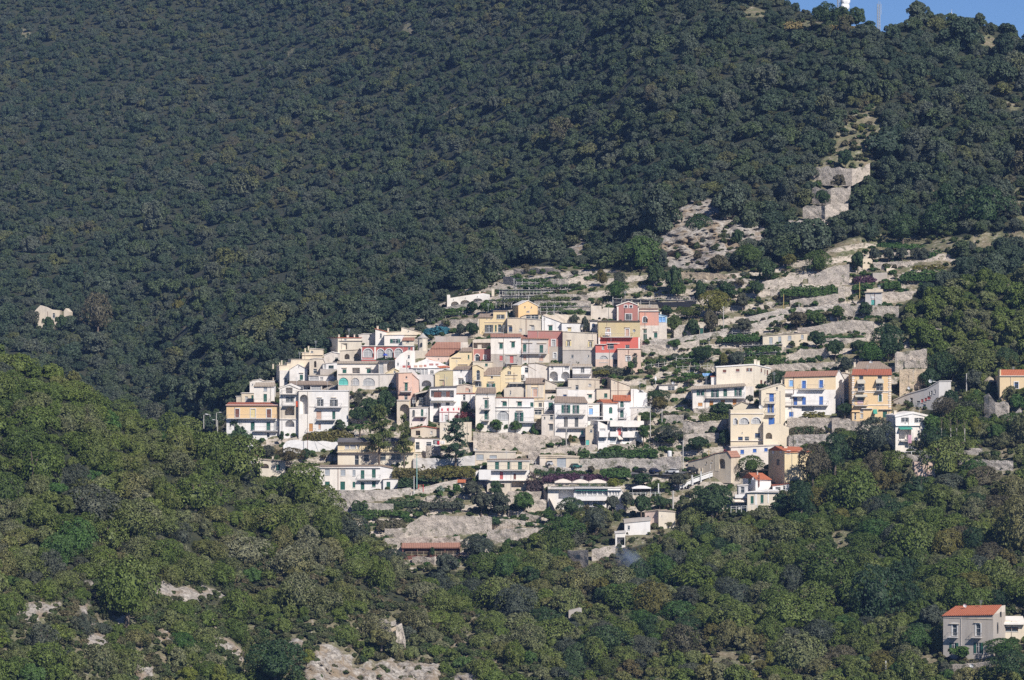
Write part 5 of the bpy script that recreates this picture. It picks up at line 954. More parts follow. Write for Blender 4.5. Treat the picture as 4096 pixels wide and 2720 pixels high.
B('restaurant_wing', 'low white glazed wing at the right end of the restaurant', [(2082, 912), (2285, 912), (2330, 1000)], 1225, 'W', [(2098, 965, 2134, 1022, 'dw'), (2152, 965, 2182, 1022, 'dw'), (2192, 965, 2222, 1022, 'dw'), (2232, 965, 2262, 1022, 'dw')], (), [(2080, 2300, 940, 'canvas', .5)], ('cap', 'W', .12), dep=7)
# --- outlying houses
C(*Q_)
B('stable', 'long open stable with tan tiled roof and dark stalls', [(255, 492), (800, 488)], 575, 'br', [(268, 496, 395, 570, 'L'), (402, 496, 520, 570, 'L'), (530, 496, 655, 570, 'L'), (662, 496, 790, 570, 'L')], roof=('tile', 'TT', 448), dep=7)
C(*X_)
B('stone_house', 'stained white country house with bright red roof at lower right', [(1282, 712), (1916, 676)], 1250, 'G', [(1400, 818, 1458, 977, '+Ddk'), (1698, 812, 1757, 967, '+Ddk'), (1365, 1075, 1477, 1157, 'og'), (1673, 1060, 1792, 1205, 'Dog')], [(1352, 1478, 935, 992), (1655, 1778, 925, 985)], [(1362, 1490, 818), (1678, 1755, 792), (1280, 1916, 738, 'CO', .1)], None, dep=8.5, rot=-25, dy=-1, slopes=(('TO', 710, 1272, 1925, 605, 1336, 1925, -.3, 5.5, .16, 672, 570),))
sh = [o for o in COL.objects if o.name.startswith('stone_house')][-1]; wl_ = [c for c in sh.children if c.name.startswith('wall')][0]
ux = max(v.co.x for v in wl_.data.vertices); vz = max(v.co.z for v in wl_.data.vertices); q = MB()
q.prism([(ux-.25, .1, vz-.3), (ux-.25, 8.4, vz-.3), (ux-.25, 8.4, vz+1.35), (ux-.25, 5.3, vz+1.35)], [(ux-.003, .1, vz-.3), (ux-.003, 8.4, vz-.3), (ux-.003, 8.4, vz+1.35), (ux-.003, 5.3, vz+1.35)]); q.obj('gable_wall', 'WO', sh)
for (w0, w1, z0, z1) in ((2.6, 3.5, 4.7, 7.0), (4.6, 5.7, vz-.9, vz+.2)): q = MB(); q.box(ux-.1, ux+.04, w0, w1, z0, z1); q.obj('window', 'k', sh)
B('lean_to', 'lean-to with a slanting white roof and orange window frames', [(2066, 768), (2360, 790)], 1000, 'C', [(2098, 855, 2272, 915, 'do')], roof=None, dep=5, slopes=(('W', 800, 2060, 2360, 728, 2064, 2370, -1.0, 4, .3),), dy=-1)
C(*Z_)
B('ruined_house', 'lone pale ruined house in the forest at far left', [(303, 314), (350, 264), (400, 280), (440, 300), (520, 308)], 450, 'CO', [(458, 332, 479, 372, 'dk')], dep=5, dy=-2.5)
B('ruined_house', 'smaller broken wall of the ruin in the forest at far left', [(556, 312), (572, 290), (606, 322)], 480, 'CO', dep=4, dy=-2.5, rot=-8)
C(*T_)
B('transformer_cabin', 'tall grey transformer cabin with turquoise door on the terraces', [(1762, 600), (1962, 592)], 785, 'LG', [(1834, 688, 1884, 772, 'Dst')], (), [(1750, 1970, 598, 'DG', .3)], ('cap', 'CO', .3), dep=4, rot=-10, pan=((1828, 645, 1886, 670, 'frame', 'plaque'),), box=((1775, 553, 1968, 590, .8, 3.6, 'CO', 'upper_block'),), cat='cabin')
B('field_house', 'low cream field house with four grey shutters on the terraces', [(475, 1142), (1035, 1102)], 1245, 'C', [(554, 1158, 597, 1242, 'Dsw'), (667, 1148, 706, 1234, 'Dsw'), (790, 1137, 832, 1192, 'sw'), (954, 1124, 986, 1177, 'sw')], roof=('cap', 'TW', .14), dep=5)
B('water_tank', 'pale concrete water tank with rounded top beside the dark shrub', [(1728, 178), (1750, 168), (1830, 168), (1850, 190)], 250, 'C', dep=4, cat='tank')
B('stone_hut', 'small pale hut beside the autumn vines on the terraces', [(2026, 292), (2110, 290), (2160, 312)], 350, 'C', dep=4, cat='hut')
B('stone_hut', 'grey concrete hut under the vines on the upper terraces', [(1855, 348), (2036, 345)], 450, 'G', dep=4, cat='hut')
C(*AC)
B('ruined_tower', 'square pale ruined tower below the road wall at right', [(798, 60), (840, 56), (885, 55), (902, 62)], 135, 'PP', [(830, 112, 836, 120, 'dk')], dep=4, dy=-2, cat='ruin')
C(*AB)
B('stone_hut', 'small broken stone hut among trees low in the valley', [(598, 968), (690, 945), (712, 950)], 1050, 'G', [(672, 990, 682, 1030, 'dk')], dep=3, dy=-1.5, cat='hut')
C(*S_)
B('gate_wall', 'stone wall stub with a green door by the ivy clad mound', [(1562, 1318), (1612, 1312)], 1450, 'CO', [(1566, 1355, 1611, 1440, 'Dsg')], dep=2, cat='wall', dy=-.8)
C(*AA)
O_near = [0]
# ------------------------------------------------------------------ dry-stone and concrete walls
def Wl(label, pts, mat='SL', name='stone_wall', cat='wall', th=.8, dy=0, near=False, rough=.35):
    """pts: (x, top y, foot y) in the current crop"""
    sp = [(S(x, t)[0], S(x, t)[1], S(x, b)[1]) for x, t, b in pts]
    P = []
    for i in range(len(sp)-1):
        a, b = sp[i], sp[i+1]; n = max(1, int(abs(b[0]-a[0])/14))
        for j in range(n+(i == len(sp)-2)):
            f = j/n; P.append(tuple(a[k]*(1-f)+b[k]*f for k in range(3)))
    cx = sum(p[0] for p in P)/len(P); fn = D2 if near else D; q = MB(); F, Bk = [], []
    xm, ym = cx, P[len(P)//2][2]; o = P3(xm, ym, fn(xm, ym)-.3+dy)
    for (x, t, b) in P:
        Y = fn(x, b)-.3+dy; A = P3(x, t, Y); Z = P3(x, b, Y); A.z += random.uniform(-rough, rough)*.5
        j = random.uniform(-.08, .08); F.append((A+Vector((0, j, 0))-o, Z+Vector((0, j-.1, -1.3))-o)); 
    nr = 5
    for (A, Z) in F:
        col = [A.lerp(Z, k/nr)+Vector((0, random.uniform(-.09, .09), 0)) for k in range(nr+1)]; Bk.append(col)
    base = len(q.v)
    for c in Bk:
        q.v += [tuple(p) for p in c]; q.v += [tuple(c[0]+Vector((0, th, 0))), tuple(c[-1]+Vector((0, th, 0)))]
    m = nr+3
    for i in range(len(Bk)-1):
        a = base+i*m; b = a+m
        for k in range(nr): q.f.append((a+k, b+k, b+k+1, a+k+1))
        q.f.append((a, a+nr+1, b+nr+1, b)); q.f.append((a+nr+1, a+nr+2, b+nr+2, b+nr+1))
    for a in (base, base+(len(Bk)-1)*m): q.f.append(tuple(range(a, a+nr+1))+(a+nr+2, a+nr+1))
    w = q.obj(name, mat); w.location = o; tag(w, label, cat); return w
C(*G_)
Wl('high rubble retaining wall under the long white house with the fan arch', [(130, 1132, 1395), (420, 1134, 1400), (500, 1140, 1400), (740, 1135, 1405), (770, 1150, 1405), (1260, 1186, 1400)], 'SL', dy=-.6)
Wl('broken rubble wall right of the high retaining wall', [(1200, 1180, 1330), (1400, 1180, 1330), (1640, 1240, 1345)], 'SL')
Wl('coarse stone wall below the stair block', [(1000, 1420, 1530), (1300, 1390, 1500), (1560, 1350, 1480), (1780, 1340, 1470)], 'ST')
C(*H_)
Wl('long stone wall below the modern apartment block', [(0, 1345, 1470), (180, 1338, 1480), (560, 1325, 1400), (1000, 1315, 1400), (1110, 1240, 1390)], 'ST')
Wl('stepped stone wall left of the white villa garden', [(1350, 780, 880), (1560, 775, 870), (1680, 790, 860)], 'SL')
Wl('stone terrace wall under the small kitchen garden', [(1540, 860, 1000), (1700, 850, 1000), (1860, 870, 1010)], 'ST')
C(*I_)
Wl('grey stone wall with iron railing left of the arched windows', [(125, 1200, 1430), (300, 1215, 1440), (600, 1190, 1400), (868, 1155, 1300)], 'ST')
Wl('lower stone wall left of the arched windows', [(130, 1400, 1520), (500, 1380, 1500), (690, 1370, 1480)], 'ST', dy=-.5)
Wl('foundation wall of the white villa', [(290, 990, 1080), (560, 985, 1080), (700, 960, 1060)], 'SL')
Wl('bleached retaining wall in front of the blue doored house', [(1760, 1150, 1300), (2352, 1140, 1290), (2750, 1160, 1300)], 'SL', dy=-1)
C(*J_)
Wl('pale plaster wall under the orange house terrace', [(500, 1170, 1330), (800, 1190, 1330), (1050, 1200, 1330)], 'SL', dy=-1)
Wl('tall tan buttress wall behind the orange house', [(1560, 400, 780), (1600, 385, 760), (1990, 365, 640)], 'SB', dy=-.5)
Wl('high broken wall with a dark niche above the tan buttress', [(1490, 130, 420), (1520, 110, 420), (1660, 95, 400), (1990, 60, 380)], 'SL')
Wl('rough stone terrace right of the high broken wall', [(1640, 240, 380), (2000, 230, 370)], 'SL', dy=-1)
C(*L_)
Wl('concrete road wall under the bougainvillea right of the arched windows', [(1390, 240, 400), (1860, 235, 395)], 'SC', dy=-1)
C(*J_)
Wl('grey concrete road wall below the orange house', [(-100, 1415, 1560), (530, 1400, 1560)], 'SC', dy=-1.5)
C(*OO)
Wl('long concrete road wall behind the parked cars', [(1625, 452, 590), (2000, 450, 610), (2352, 445, 630), (2800, 450, 650), (3060, 425, 665), (3240, 420, 680)], 'SC', 'concrete_wall')
Wl('low parapet between the road and the bougainvillea', [(1150, 560, 640), (1400, 590, 650), (1780, 610, 660)], 'SC', 'concrete_wall', th=.4, rough=.05)
Wl('small terrace wall beside the round green tree', [(510, 970, 1085), (760, 962, 1085), (1040, 966, 1090)], 'SL')
Wl('lower terrace wall beside the round green tree', [(700, 1090, 1215), (1120, 1090, 1215)], 'SL', dy=-.5)
Wl('pale sloping garden wall above the rubble slope', [(520, 1255, 1330), (760, 1290, 1380), (1040, 1365, 1440)], 'SL')
Wl('dark diagonal stair wall beside the restaurant', [(1040, 800, 960), (1100, 960, 1120), (1190, 1120, 1260), (1275, 1290, 1340)], 'G', 'stair_wall', dy=-1)
Wl('bare retaining wall left of the garage', [(835, 330, 480), (1015, 325, 500)], 'SL')
Wl('curved ramp wall beside the cream and white villa', [(860, 545, 680), (960, 540, 690), (1150, 600, 700)], 'SC', 'ramp_wall')
C(*M_)
Wl('long pale concrete wall carrying the white farmhouse', [(1420, 938, 1115), (1830, 944, 1115), (2352, 942, 1110), (2620, 935, 1080), (2920, 900, 1010)], 'SC', 'concrete_wall', rough=.06)
Wl('second concrete wall below the white farmhouse wall', [(1480, 1112, 1260), (1900, 1130, 1270), (2400, 1150, 1280), (2640, 1160, 1290)], 'SC', 'concrete_wall', dy=-.6, rough=.06)
Wl('narrow vineyard wall under the second concrete wall', [(1880, 1320, 1370), (2400, 1310, 1360)], 'SL', dy=-.5)
C(*N_)
Wl('sloping ramp wall climbing right toward the cream villa', [(950, 975, 1035), (1180, 890, 960), (1450, 820, 890), (1690, 775, 830)], 'SC', 'ramp_wall', rough=.05)
Wl('white stepped garden wall at the top of the ramp', [(1660, 770, 820), (1900, 700, 780), (2030, 630, 770), (2200, 600, 775)], 'W', 'garden_wall', rough=.05)
Wl('rubble terrace wall below the ramp', [(1200, 1030, 1090), (1480, 1035, 1080), (2000, 1030, 1090)], 'ST')
Wl('grey shadowed court wall behind the single dark cedar', [(990, 440, 590), (1500, 450, 580), (1960, 400, 570)], 'LG', 'court_wall')
Wl('grey stone gable wall left of the single dark cedar', [(1190, 250, 445), (1420, 245, 445)], 'ST', dy=.5)
C(*Q_)
Wl('great rubble slope wall above the stable', [(90, 325, 400), (280, 305, 410), (320, 260, 400), (450, 195, 390), (600, 190, 385), (850, 200, 380), (1100, 210, 370)], 'ST', rough=.6)
Wl('rubble wall between the stable roof and the path', [(90, 400, 480), (600, 400, 470), (800, 380, 470)], 'ST', dy=-.7, rough=.5)
Wl('rubble terrace left of the wooden rails', [(1090, 215, 300), (1300, 235, 300), (1520, 260, 300)], 'ST', rough=.5)
Wl('rubble terrace wall below the wooden rails', [(1050, 330, 440), (1300, 320, 455), (1590, 300, 440)], 'ST', rough=.5)
Wl('low wall in front of the stable yard', [(350, 580, 620), (560, 585, 660), (730, 600, 640)], 'SL')
C(*T_)
Wl('pale terrace wall left of the dry slope', [(470, 460, 570), (720, 410, 540), (1038, 368, 470)], 'SL', dy=-.3)
Wl('staked rubble terrace slope at the top of the terraces', [(1045, 400, 475), (1180, 345, 470), (1330, 270, 460), (1560, 236, 440)], 'ST', dy=-.5)
Wl('short stone wall beside the dark doorway', [(570, 562, 650), (760, 560, 640)], 'SL')
Wl('stone wall under the vine row', [(815, 690, 770), (1000, 670, 760), (1420, 608, 745)], 'SL')
Wl('tall pale stone pier right of the vine row', [(1420, 530, 710), (1500, 518, 700), (1590, 518, 600)], 'SL', dy=-.4)
Wl('long ramp wall descending left from the transformer cabin', [(270, 905, 970), (500, 850, 930), (740, 800, 880), (1100, 775, 830), (1430, 735, 800), (1760, 735, 790)], 'SC', 'ramp_wall', rough=.05)
Wl('second ramp wall below the first ramp wall', [(-60, 1060, 1110), (300, 1000, 1080), (740, 870, 960)], 'SC', 'ramp_wall', rough=.05)
Wl('bare stone bank below the transformer cabin', [(1440, 760, 900), (1700, 750, 910), (2180, 770, 900)], 'SL')
Wl('wide dry stone wall above the grass strip', [(910, 1045, 1120), (1280, 990, 1130), (1500, 940, 1130), (1870, 955, 1120)], 'SL')
Wl('low stone wall under the grass strip', [(1220, 1165, 1230), (1500, 1165, 1250), (1780, 1160, 1220)], 'SL')
Wl('white stone wall with fig shrubs below the field house', [(760, 1440, 1480), (950, 1300, 1440), (1130, 1300, 1430), (1300, 1290, 1420)], 'SL')
Wl('pale quarry like wall above the three storey villa', [(480, 1510, 1600), (760, 1490, 1600), (1100, 1480, 1590), (1560, 1470, 1570)], 'SL')
Wl('upper wall left of the terraces below the cliff', [(-360, 430, 500), (-180, 440, 490), (0, 420, 490), (380, 425, 470)], 'SL')
C(*U_)
Wl('terrace wall right of the transformer cabin', [(570, 905, 1010), (950, 900, 980)], 'SL')
Wl('long terrace wall under the olive row', [(455, 535, 610), (900, 515, 600), (1580, 480, 560)], 'SL')
Wl('bare rock wall among the pines at right', [(1090, 1390, 1480), (1220, 1350, 1500), (1430, 1400, 1500)], 'ST', rough=.8)
C(*V_)
Wl('upper stone terrace wall in the forest clearing', [(520, 788, 900), (800, 784, 910), (880, 800, 910), (1035, 762, 830)], 'SL', rough=.9)
Wl('second stone terrace wall in the forest clearing', [(540, 966, 1060), (700, 968, 1080), (870, 955, 1070)], 'SL', rough=.9)
Wl('third stone terrace wall in the forest clearing', [(460, 1130, 1190), (620, 1120, 1190), (650, 1110, 1200), (850, 1090, 1160)], 'SL', rough=.9)
Wl('lowest stone terrace wall in the forest clearing', [(340, 1248, 1340), (500, 1248, 1340), (680, 1232, 1290)], 'SL', rough=.9)
C(*S_)
Wl('sunlit earth wall below the grey cliff', [(1300, 660, 760), (1600, 660, 770), (1970, 690, 780)], 'SB')
Wl('concrete garden ramp below the salmon house', [(820, 1510, 1570), (1180, 1490, 1560), (1560, 1430, 1500), (1900, 1380, 1440)], 'SC', 'ramp_wall', rough=.05)
Wl('stone terrace wall under the concrete garden ramp', [(830, 1570, 1680), (1200, 1560, 1660), (1560, 1500, 1590)], 'SL')
Wl('pale wall above the black net fence', [(1010, 965, 1000), (1240, 958, 1000), (1500, 958, 1010)], 'SL')
Wl('ivy topped mound wall below the garden trees', [(1240, 1390, 1500), (1310, 1320, 1490), (1400, 1315, 1480), (1460, 1440, 1490)], 'SL')
C(*RR_)
Wl('ruined top wall of the pergola terraces', [(1110, 300, 360), (1250, 300, 350), (1420, 290, 345), (1700, 310, 345)], 'SL', rough=.7)
Wl('second wall of the pergola terraces', [(980, 390, 470), (1300, 430, 510), (1800, 420, 500), (2060, 350, 440)], 'SL')
Wl('wall between the third and fourth pergola rows', [(940, 622, 690), (1500, 615, 680), (2080, 620, 690)], 'SL')
Wl('wall between the fourth and fifth pergola rows', [(1060, 700, 760), (1500, 700, 770), (2080, 700, 770)], 'SL')
Wl('wall behind the orange chapel', [(1420, 800, 850), (2080, 780, 850)], 'SL')
Wl('beige garden wall behind the shed gabled white house', [(1480, 870, 990), (1800, 872, 990), (2080, 885, 990)], 'CO', 'garden_wall')
Wl('low wall carrying the long white villa', [(150, 800, 840), (380, 755, 820), (760, 690, 780)], 'SC', rough=.05)
Wl('broken garden wall left of the yellow stepped house', [(160, 950, 1010), (560, 925, 1000), (655, 920, 1000)], 'SL')
Wl('grey tank wall behind the church roofs', [(-180, 1040, 1100), (-100, 1035, 1090)], 'ST')
C(*AB)
Wl('grey stone wall near the smoke', [(588, 440, 540), (770, 438, 620)], 'ST')
Wl('stone wall under the white cubic annex', [(800, 430, 520), (900, 415, 520), (1005, 395, 480)], 'ST', dy=-.5)
C(*AC)
Wl('long grey road wall at far right', [(690, 18, 60), (930, 28, 70), (1100, 50, 95), (1290, 55, 100)], 'SC', 'concrete_wall')
Wl('upper pale road parapet at far right', [(945, -8, 28), (1160, 10, 30)], 'SC', 'concrete_wall', rough=.05, dy=1)
C(*X_)
Wl('garden wall below the country house', [(1230, 1370, 1470), (1640, 1350, 1480), (1920, 1320, 1500)], 'SL')
C(*Y_)
C(*AA)
Wl('ruined stone hut wall with a dark doorway on the near hill', [(1122, 600, 700), (1170, 592, 740), (1215, 598, 770), (1250, 680, 790), (1262, 700, 720)], 'SL', 'ruined_wall', near=True, dy=-3, rough=.2)
Wl('right pier of the ruined stone hut on the near hill', [(1296, 650, 800), (1345, 632, 800), (1378, 780, 810)], 'SL', 'ruined_wall', near=True, dy=-3, rough=.2)
Wl('lintel fragment of the ruined stone hut on the near hill', [(1255, 675, 700), (1310, 650, 700)], 'SB', 'ruined_wall', near=True, dy=-2.9, rough=.1)
C(*K_)
Wl('rounded rock bastion below the thatched sunshade', [(1725, 720, 1040), (1800, 690, 1060), (1900, 800, 1080), (2100, 820, 1070), (2122, 860, 1060)], 'ST', 'rock_outcrop', cat='rock', rough=.7)
Wl('pointed pale rock right of the bastion', [(2170, 1080, 1110), (2220, 980, 1110), (2285, 910, 1110), (2350, 960, 1110)], 'ST', 'rock_outcrop', cat='rock', rough=.7)
Wl('low white plinth at the foot of the bare trunks', [(1090, 1535, 1580), (1700, 1540, 1580)], 'SC', 'concrete_wall', rough=.05)
# ------------------------------------------------------------------ gardens: trees, hedges, vines
def T(name, label, x0, y0, x1, y1, mat, tr=0, dy=0, near=False, dep=None, mesh=None, mh=None, group=None, cat='tree'):
    """single tree or bush: crown box in the current crop, tr = visible trunk length in crop units below the crown"""
    a = S(x0, y0); b = S(x1, y1); g = S(0, y1+tr)[1]; xc = (a[0]+b[0])/2; fn = D2 if near else D
    w0 = (b[0]-a[0]); Y = fn(xc, g)-.5+dy; k = K*Y; rx = w0*k/2*1.04; h = (b[1]-a[1])*k*1.06; t = (g-b[1])*k
    Y -= min(rx*.5, 1.5); r = empty(name, P3(xc, g, Y), random.random()*6.28)
    me = mesh or random.choice(PBIG if rx > 3 else PROTO if h > 2.2 else BUSH); hh = mh or (1.4 if me in PBIG else PH[PROTO.index(me)] if me in PROTO else 1.0)
    c = bpy.data.objects.new('crown', me); COL.objects.link(c); c.parent = r; c.location = (0, 0, t)
    if not me.materials: me.materials.append(None)
    c.material_slots[0].link = 'OBJECT'; c.material_slots[0].material = MATS[mat]
    rr = dep or rx; c.scale = (rx if not dep else (rx+rr)/2, rx if not dep else (rx+rr)/2, h/hh)
    q = bpy.data.objects.new('trunk', TRUNK); COL.objects.link(q); q.parent = r; tw = max(rx*.8, .6); q.scale = (tw, tw, (t+h*.5)); q.location = (0, 0, 0)
    return tag(r, label, cat, group)
def V(name, label, x0, y0, x1, y1, mat, dep=1.5, cat='hedge', dy=0, slope=0, leaf=.24, rnd=.5, dens=11, near=False, kind=None):
    """hedge, creeper or ground-hugging mass filling a box of the crop"""
    a = S(x0, y0); b = S(x1, y1); xc = (a[0]+b[0])/2; fn = D2 if near else D; Y = fn(xc, b[1])-.6+dy; k = K*Y
    me = leafcloud(name, (b[0]-a[0])*k, dep, (b[1]-a[1])*k, np.random.RandomState(int(x0*7+y0*3) % 9999), leaf, rnd, dens)
    o = mk(name, me, mat); o.location = P3(xc, b[1], Y); 
    if slope: o.rotation_euler = (0, R(slope), 0)
    return tag(o, label, cat, kind=kind)
CED = cedar_mesh('cedar_crown', 3, .034, 27); CED2 = cedar_mesh('cedar_crown_b', 8, .036, 22)
C(*E_)
T('conifer', 'big dark green conifer in front of the ochre and white house', 60, 690, 690, 1290, 'oak', 0, -2, mesh=CONI, mh=1)
T('garden_tree', 'small reddish bush by the green door at the west houses', 1960, 770, 2090, 860, 'boug')
T('garden_tree', 'dark round bush on the white terrace of the big white house', 1865, 775, 2050, 940, 'oak', dy=-1)
T('garden_tree', 'dark bush squeezed at the right side of the ochre house', 1010, 980, 1095, 1110, 'oak', dy=-1)
V('hedge', 'olive brown vine roof over the restaurant behind the canvas cover', 1380, 935, 2210, 1115, 'ivy', 5, 'vine', dy=1)
T('garden_tree', 'grey green shrub between big white house and arcade house', 2170, 330, 2330, 560, 'olive')
C(*F_)
T('broad_tree', 'dark spreading tree right of the big white house', 290, 440, 640, 760, 'oak')
T('broad_tree', 'dark olive brown topped tree left of the pink house', 550, 340, 880, 720, 'oak', dy=.5)
T('broad_tree', 'low dark tree at the corner of the big white house', 140, 590, 440, 800, 'oak', dy=-1)
T('cedar', 'tall layered cedar with bare trunk before the yellow modernist house', 340, 590, 880, 1290, 'cedar', 190, -2, mesh=CED, mh=1.0)
T('cedar', 'yellow green layered cedar right of the tall bare trunk cedar', 820, 745, 1190, 1330, 'cedar', 150, -2, mesh=CED2, mh=1.0)
T('cedar', 'single dark cedar standing before the grey court wall', 1540, 800, 2080, 1400, 'cedard', 60, -2, mesh=CED, mh=1.0)
T('garden_tree', 'small light green tree left of the tall cedars', 1140, 210, 1250, 330, 'ivy')
T('garden_tree', 'rounded bush on the white house terrace left of the tall corner house', 1905, 505, 2050, 640, 'oak', dy=-1)
V('creeper', 'crimson bougainvillea hanging beside the tall corner house', 1800, 645, 2115, 790, 'redl', 1.5, 'flowers', dy=-1)
V('creeper', 'dark hedge under the crimson bougainvillea', 1860, 720, 2115, 812, 'oak', 1.4, 'hedge', dy=-1)
T('garden_tree', 'low shrub hiding behind the cedars by the base wall', 800, 830, 890, 920, 'olive')
C(*G_)
for i, (q, l) in enumerate((((150, 1000, 305, 1110), 'pale green tree at the foot of the tall corner house'), ((380, 925, 612, 1115), 'bright green tree on the wall under the fan arch'), ((685, 955, 892, 1110), 'bright green tree under the wide balcony right of the fan arch'), ((600, 1010, 700, 1100), 'small shrub between the two bright green wall trees'), ((1020, 1030, 1110, 1150), 'climbing shrub beside the scaffold poles'))):
    T('garden_tree', l, *q, 'green' if i < 3 else 'vine', 10)
T('garden_tree', 'dark bush beside the electricity pole under the twin balconies', 1500, 1250, 1590, 1350, 'oak', dy=-1)
T('garden_tree', 'yellowish shrub right of the electricity pole under the twin balconies', 1600, 1185, 1695, 1300, 'ivy', dy=-1)
V('hedge', 'clipped green bush on the old grey and beige facade', 1510, 0, 1790, 55, 'oak', 1.5)
C(*H_)
T('garden_tree', 'dark leafy tree right of the white terrace wall', 1265, 470, 1665, 650, 'oak', dy=-.5)
T('garden_tree', 'olive vine tangle below the dark leafy tree', 1355, 575, 1620, 770, 'ivy', dy=-1)
T('garden_tree', 'green bush above the pink chimney', 1135, 805, 1420, 965, 'vine')
T('garden_tree', 'slender tree at the right end of the apartment block', 1130, 1010, 1335, 1240, 'vine', 60, -2)
T('garden_tree', 'wide shaggy tree in the kitchen garden', 1380, 1030, 1850, 1240, 'olive')
V('vine_row', 'green vine row left on the wall under the apartment block', 195, 1365, 385, 1530, 'vine', 2, 'vine', dy=-1)
V('vine_row', 'long dark vine row behind the turquoise fence', 380, 1430, 960, 1530, 'oak', 2, 'vine', dy=-1)
V('vine_row', 'green vine row right on the wall under the apartment block', 570, 1350, 1000, 1500, 'vine', 2, 'vine', dy=-.5)
V('vine_row', 'last dark vine row toward the poles', 920, 1330, 1460, 1520, 'vine', 2, 'vine')
T('garden_tree', 'shrub beside the pale road bank', 1935, 1215, 2255, 1410, 'oak')
T('garden_tree', 'bush below the old beige roof house at the black shadow wall', 545, 310, 690, 415, 'oak')
V('vine_row', 'lime green pergola vines under the coral red house', 440, 150, 700, 215, 'ivy', 3, 'vine')
V('vine_row', 'olive bushes under the pink annex', 440, 95, 1090, 225, 'olive', 2.5, 'hedge', dy=1)
V('creeper', 'purple bougainvillea below the lime pergola vines', 545, 270, 720, 340, 'boug', 1.5, 'flowers')
C(*D_)
T('garden_tree', 'ivy bush hanging on the roofless white wall', 700, 310, 835, 400, 'vine', dy=-1.5)
V('creeper', 'cypress shaped ivy column on the pink annex', 1150, 1030, 1210, 1280, 'olive', .5, 'ivy', dy=-2.4, rnd=.2)
T('garden_tree', 'green bush at the corner of the pink annex', 1050, 1210, 1185, 1330, 'vine', dy=-3)
T('garden_tree', 'spreading fig on the wall right of the coral red house', 1665, 860, 1925, 990, 'green')
T('garden_tree', 'dark fig over the grey corner wall', 2080, 950, 2352, 1180, 'oak')
T('garden_tree', 'hedge shaped bush right of the tan roofed attic', 1555, 345, 1790, 450, 'oak')
T('garden_tree', 'broad climber mass beside the salmon house', 1780, 350, 2210, 500, 'vine')
T('garden_tree', 'tall green bush right of the conservatory', 1680, 470, 1910, 740, 'vine')
T('ivy_mound', 'rounded dark ivy mound on the garden wall', 1975, 550, 2195, 800, 'oak', cat='ivy')
T('garden_tree', 'purple brown leafless shrub right of the ivy mound', 2225, 420, 2480, 720, 'brown')
T('topiary', 'small round clipped tree before the ivy mound', 1910, 735, 1985, 800, 'oak', 25)
T('garden_tree', 'dark shrub pair in the gap beside the belfry', 330, 500, 460, 730, 'olive')
T('garden_tree', 'thin shrub before the beige garden wall', 150, 470, 310, 600, 'olive')
C(*C_)
T('garden_tree', 'bright green tree right below the long white villa', 680, 240, 925, 440, 'green')
T('garden_tree', 'dark green tree left of the bright tree by the villa', 495, 270, 690, 450, 'oak')
T('garden_tree', 'grey olive left of the yellow stepped house', 320, 610, 490, 780, 'olive')
T('garden_tree', 'dark olive touching the yellow stepped house', 465, 600, 680, 790, 'oak')
T('topiary', 'low clipped dark bush above the grey church wall', 30, 745, 165, 800, 'oak')
V('shade_net', 'dark teal shade net left of the olive trees', -160, 655, 250, 760, 'tealnet', 2, 'net', leaf=.5)
V('vine_row', 'vine pergola climbing left below the long white villa', 40, 380, 520, 440, 'vine', 3, 'vine', slope=0)
V('creeper', 'dry purple creeper under the villa pergola', 100, 525, 580, 600, 'brown', 1.5, 'creeper')
C(*I_)
T('garden_tree', 'large shaggy tree above the blue tarpaulin', 285, 30, 665, 240, 'oak')
T('garden_tree', 'yellow green bush left of the silver olive', 675, 130, 870, 330, 'ivy')
T('olive_tree', 'silver blue round olive behind the three storey villa', 830, 105, 1110, 320, 'olive')
V('vine_row', 'dense green vines above the twin chimneys', 1080, 150, 1700, 300, 'vine', 3, 'vine')
V('vine_row', 'upper green vines left of the brown vines', 1290, 10, 1640, 110, 'vine', 3, 'vine')
T('garden_tree', 'large dark clipped bush before the white villa', 560, 900, 925, 1110, 'oak', dy=-1)
V('vine_row', 'vine pergola left of the arched windows', 365, 1040, 870, 1190, 'vine', 3, 'vine', dy=-1)
T('garden_tree', 'dark tree tucked in the corner left of the cream house', 680, 1330, 880, 1568, 'oak', dy=1)
T('garden_tree', 'small fig on the lower stone wall', 505, 1285, 685, 1400, 'oak', 10, -1)
V('vine_row', 'yellow green vine arbour over the cream house porch', 1415, 1285, 1775, 1390, 'vine', 2.5, 'vine', dy=-2)
T('garden_tree', 'dark arbour bush between villa and yellow house', 1420, 405, 1790, 650, 'oak', 30)
T('garden_tree', 'small tree by the villa balcony end', 1110, 795, 1240, 900, 'olive', 40)
T('garden_tree', 'dark twisted vine on the villa wing', 1250, 620, 1480, 700, 'oak', 20, -2)
V('flower_row', 'yellow green potted shrubs on the blue house terrace', 2000, 1035, 2360, 1130, 'ivy', 1, 'hedge', dy=-2)
V('creeper', 'dark red and green creeper on the pale plaster wall', 1770, 1270, 2352, 1400, 'brown', 1.2, 'creeper', dy=-2)
V('hedge', 'dark hedge band above the bougainvillea road wall', 1880, 1270, 2180, 1390, 'oak', 1.2, 'hedge', dy=-2.4)
C(*J_)
T('garden_tree', 'dense round tree between blue doored and orange houses', 575, 925, 835, 1090, 'oak', 30, -2)
T('garden_tree', 'bright green tree above the orange house roof', 915, 10, 1315, 250, 'green')
T('garden_tree', 'dark tall tree right above the orange house', 1300, -60, 1620, 160, 'oak')
T('garden_tree', 'olive shrub left of the orange house roof', 560, 180, 850, 440, 'olive')
T('broad_tree', 'dark tree left of the shaded grey row house', 1885, 380, 2210, 660, 'oak')
T('broad_tree', 'large bare grey brown tree below the orange house', 880, 1140, 1490, 1700, 'olive', dy=-2)
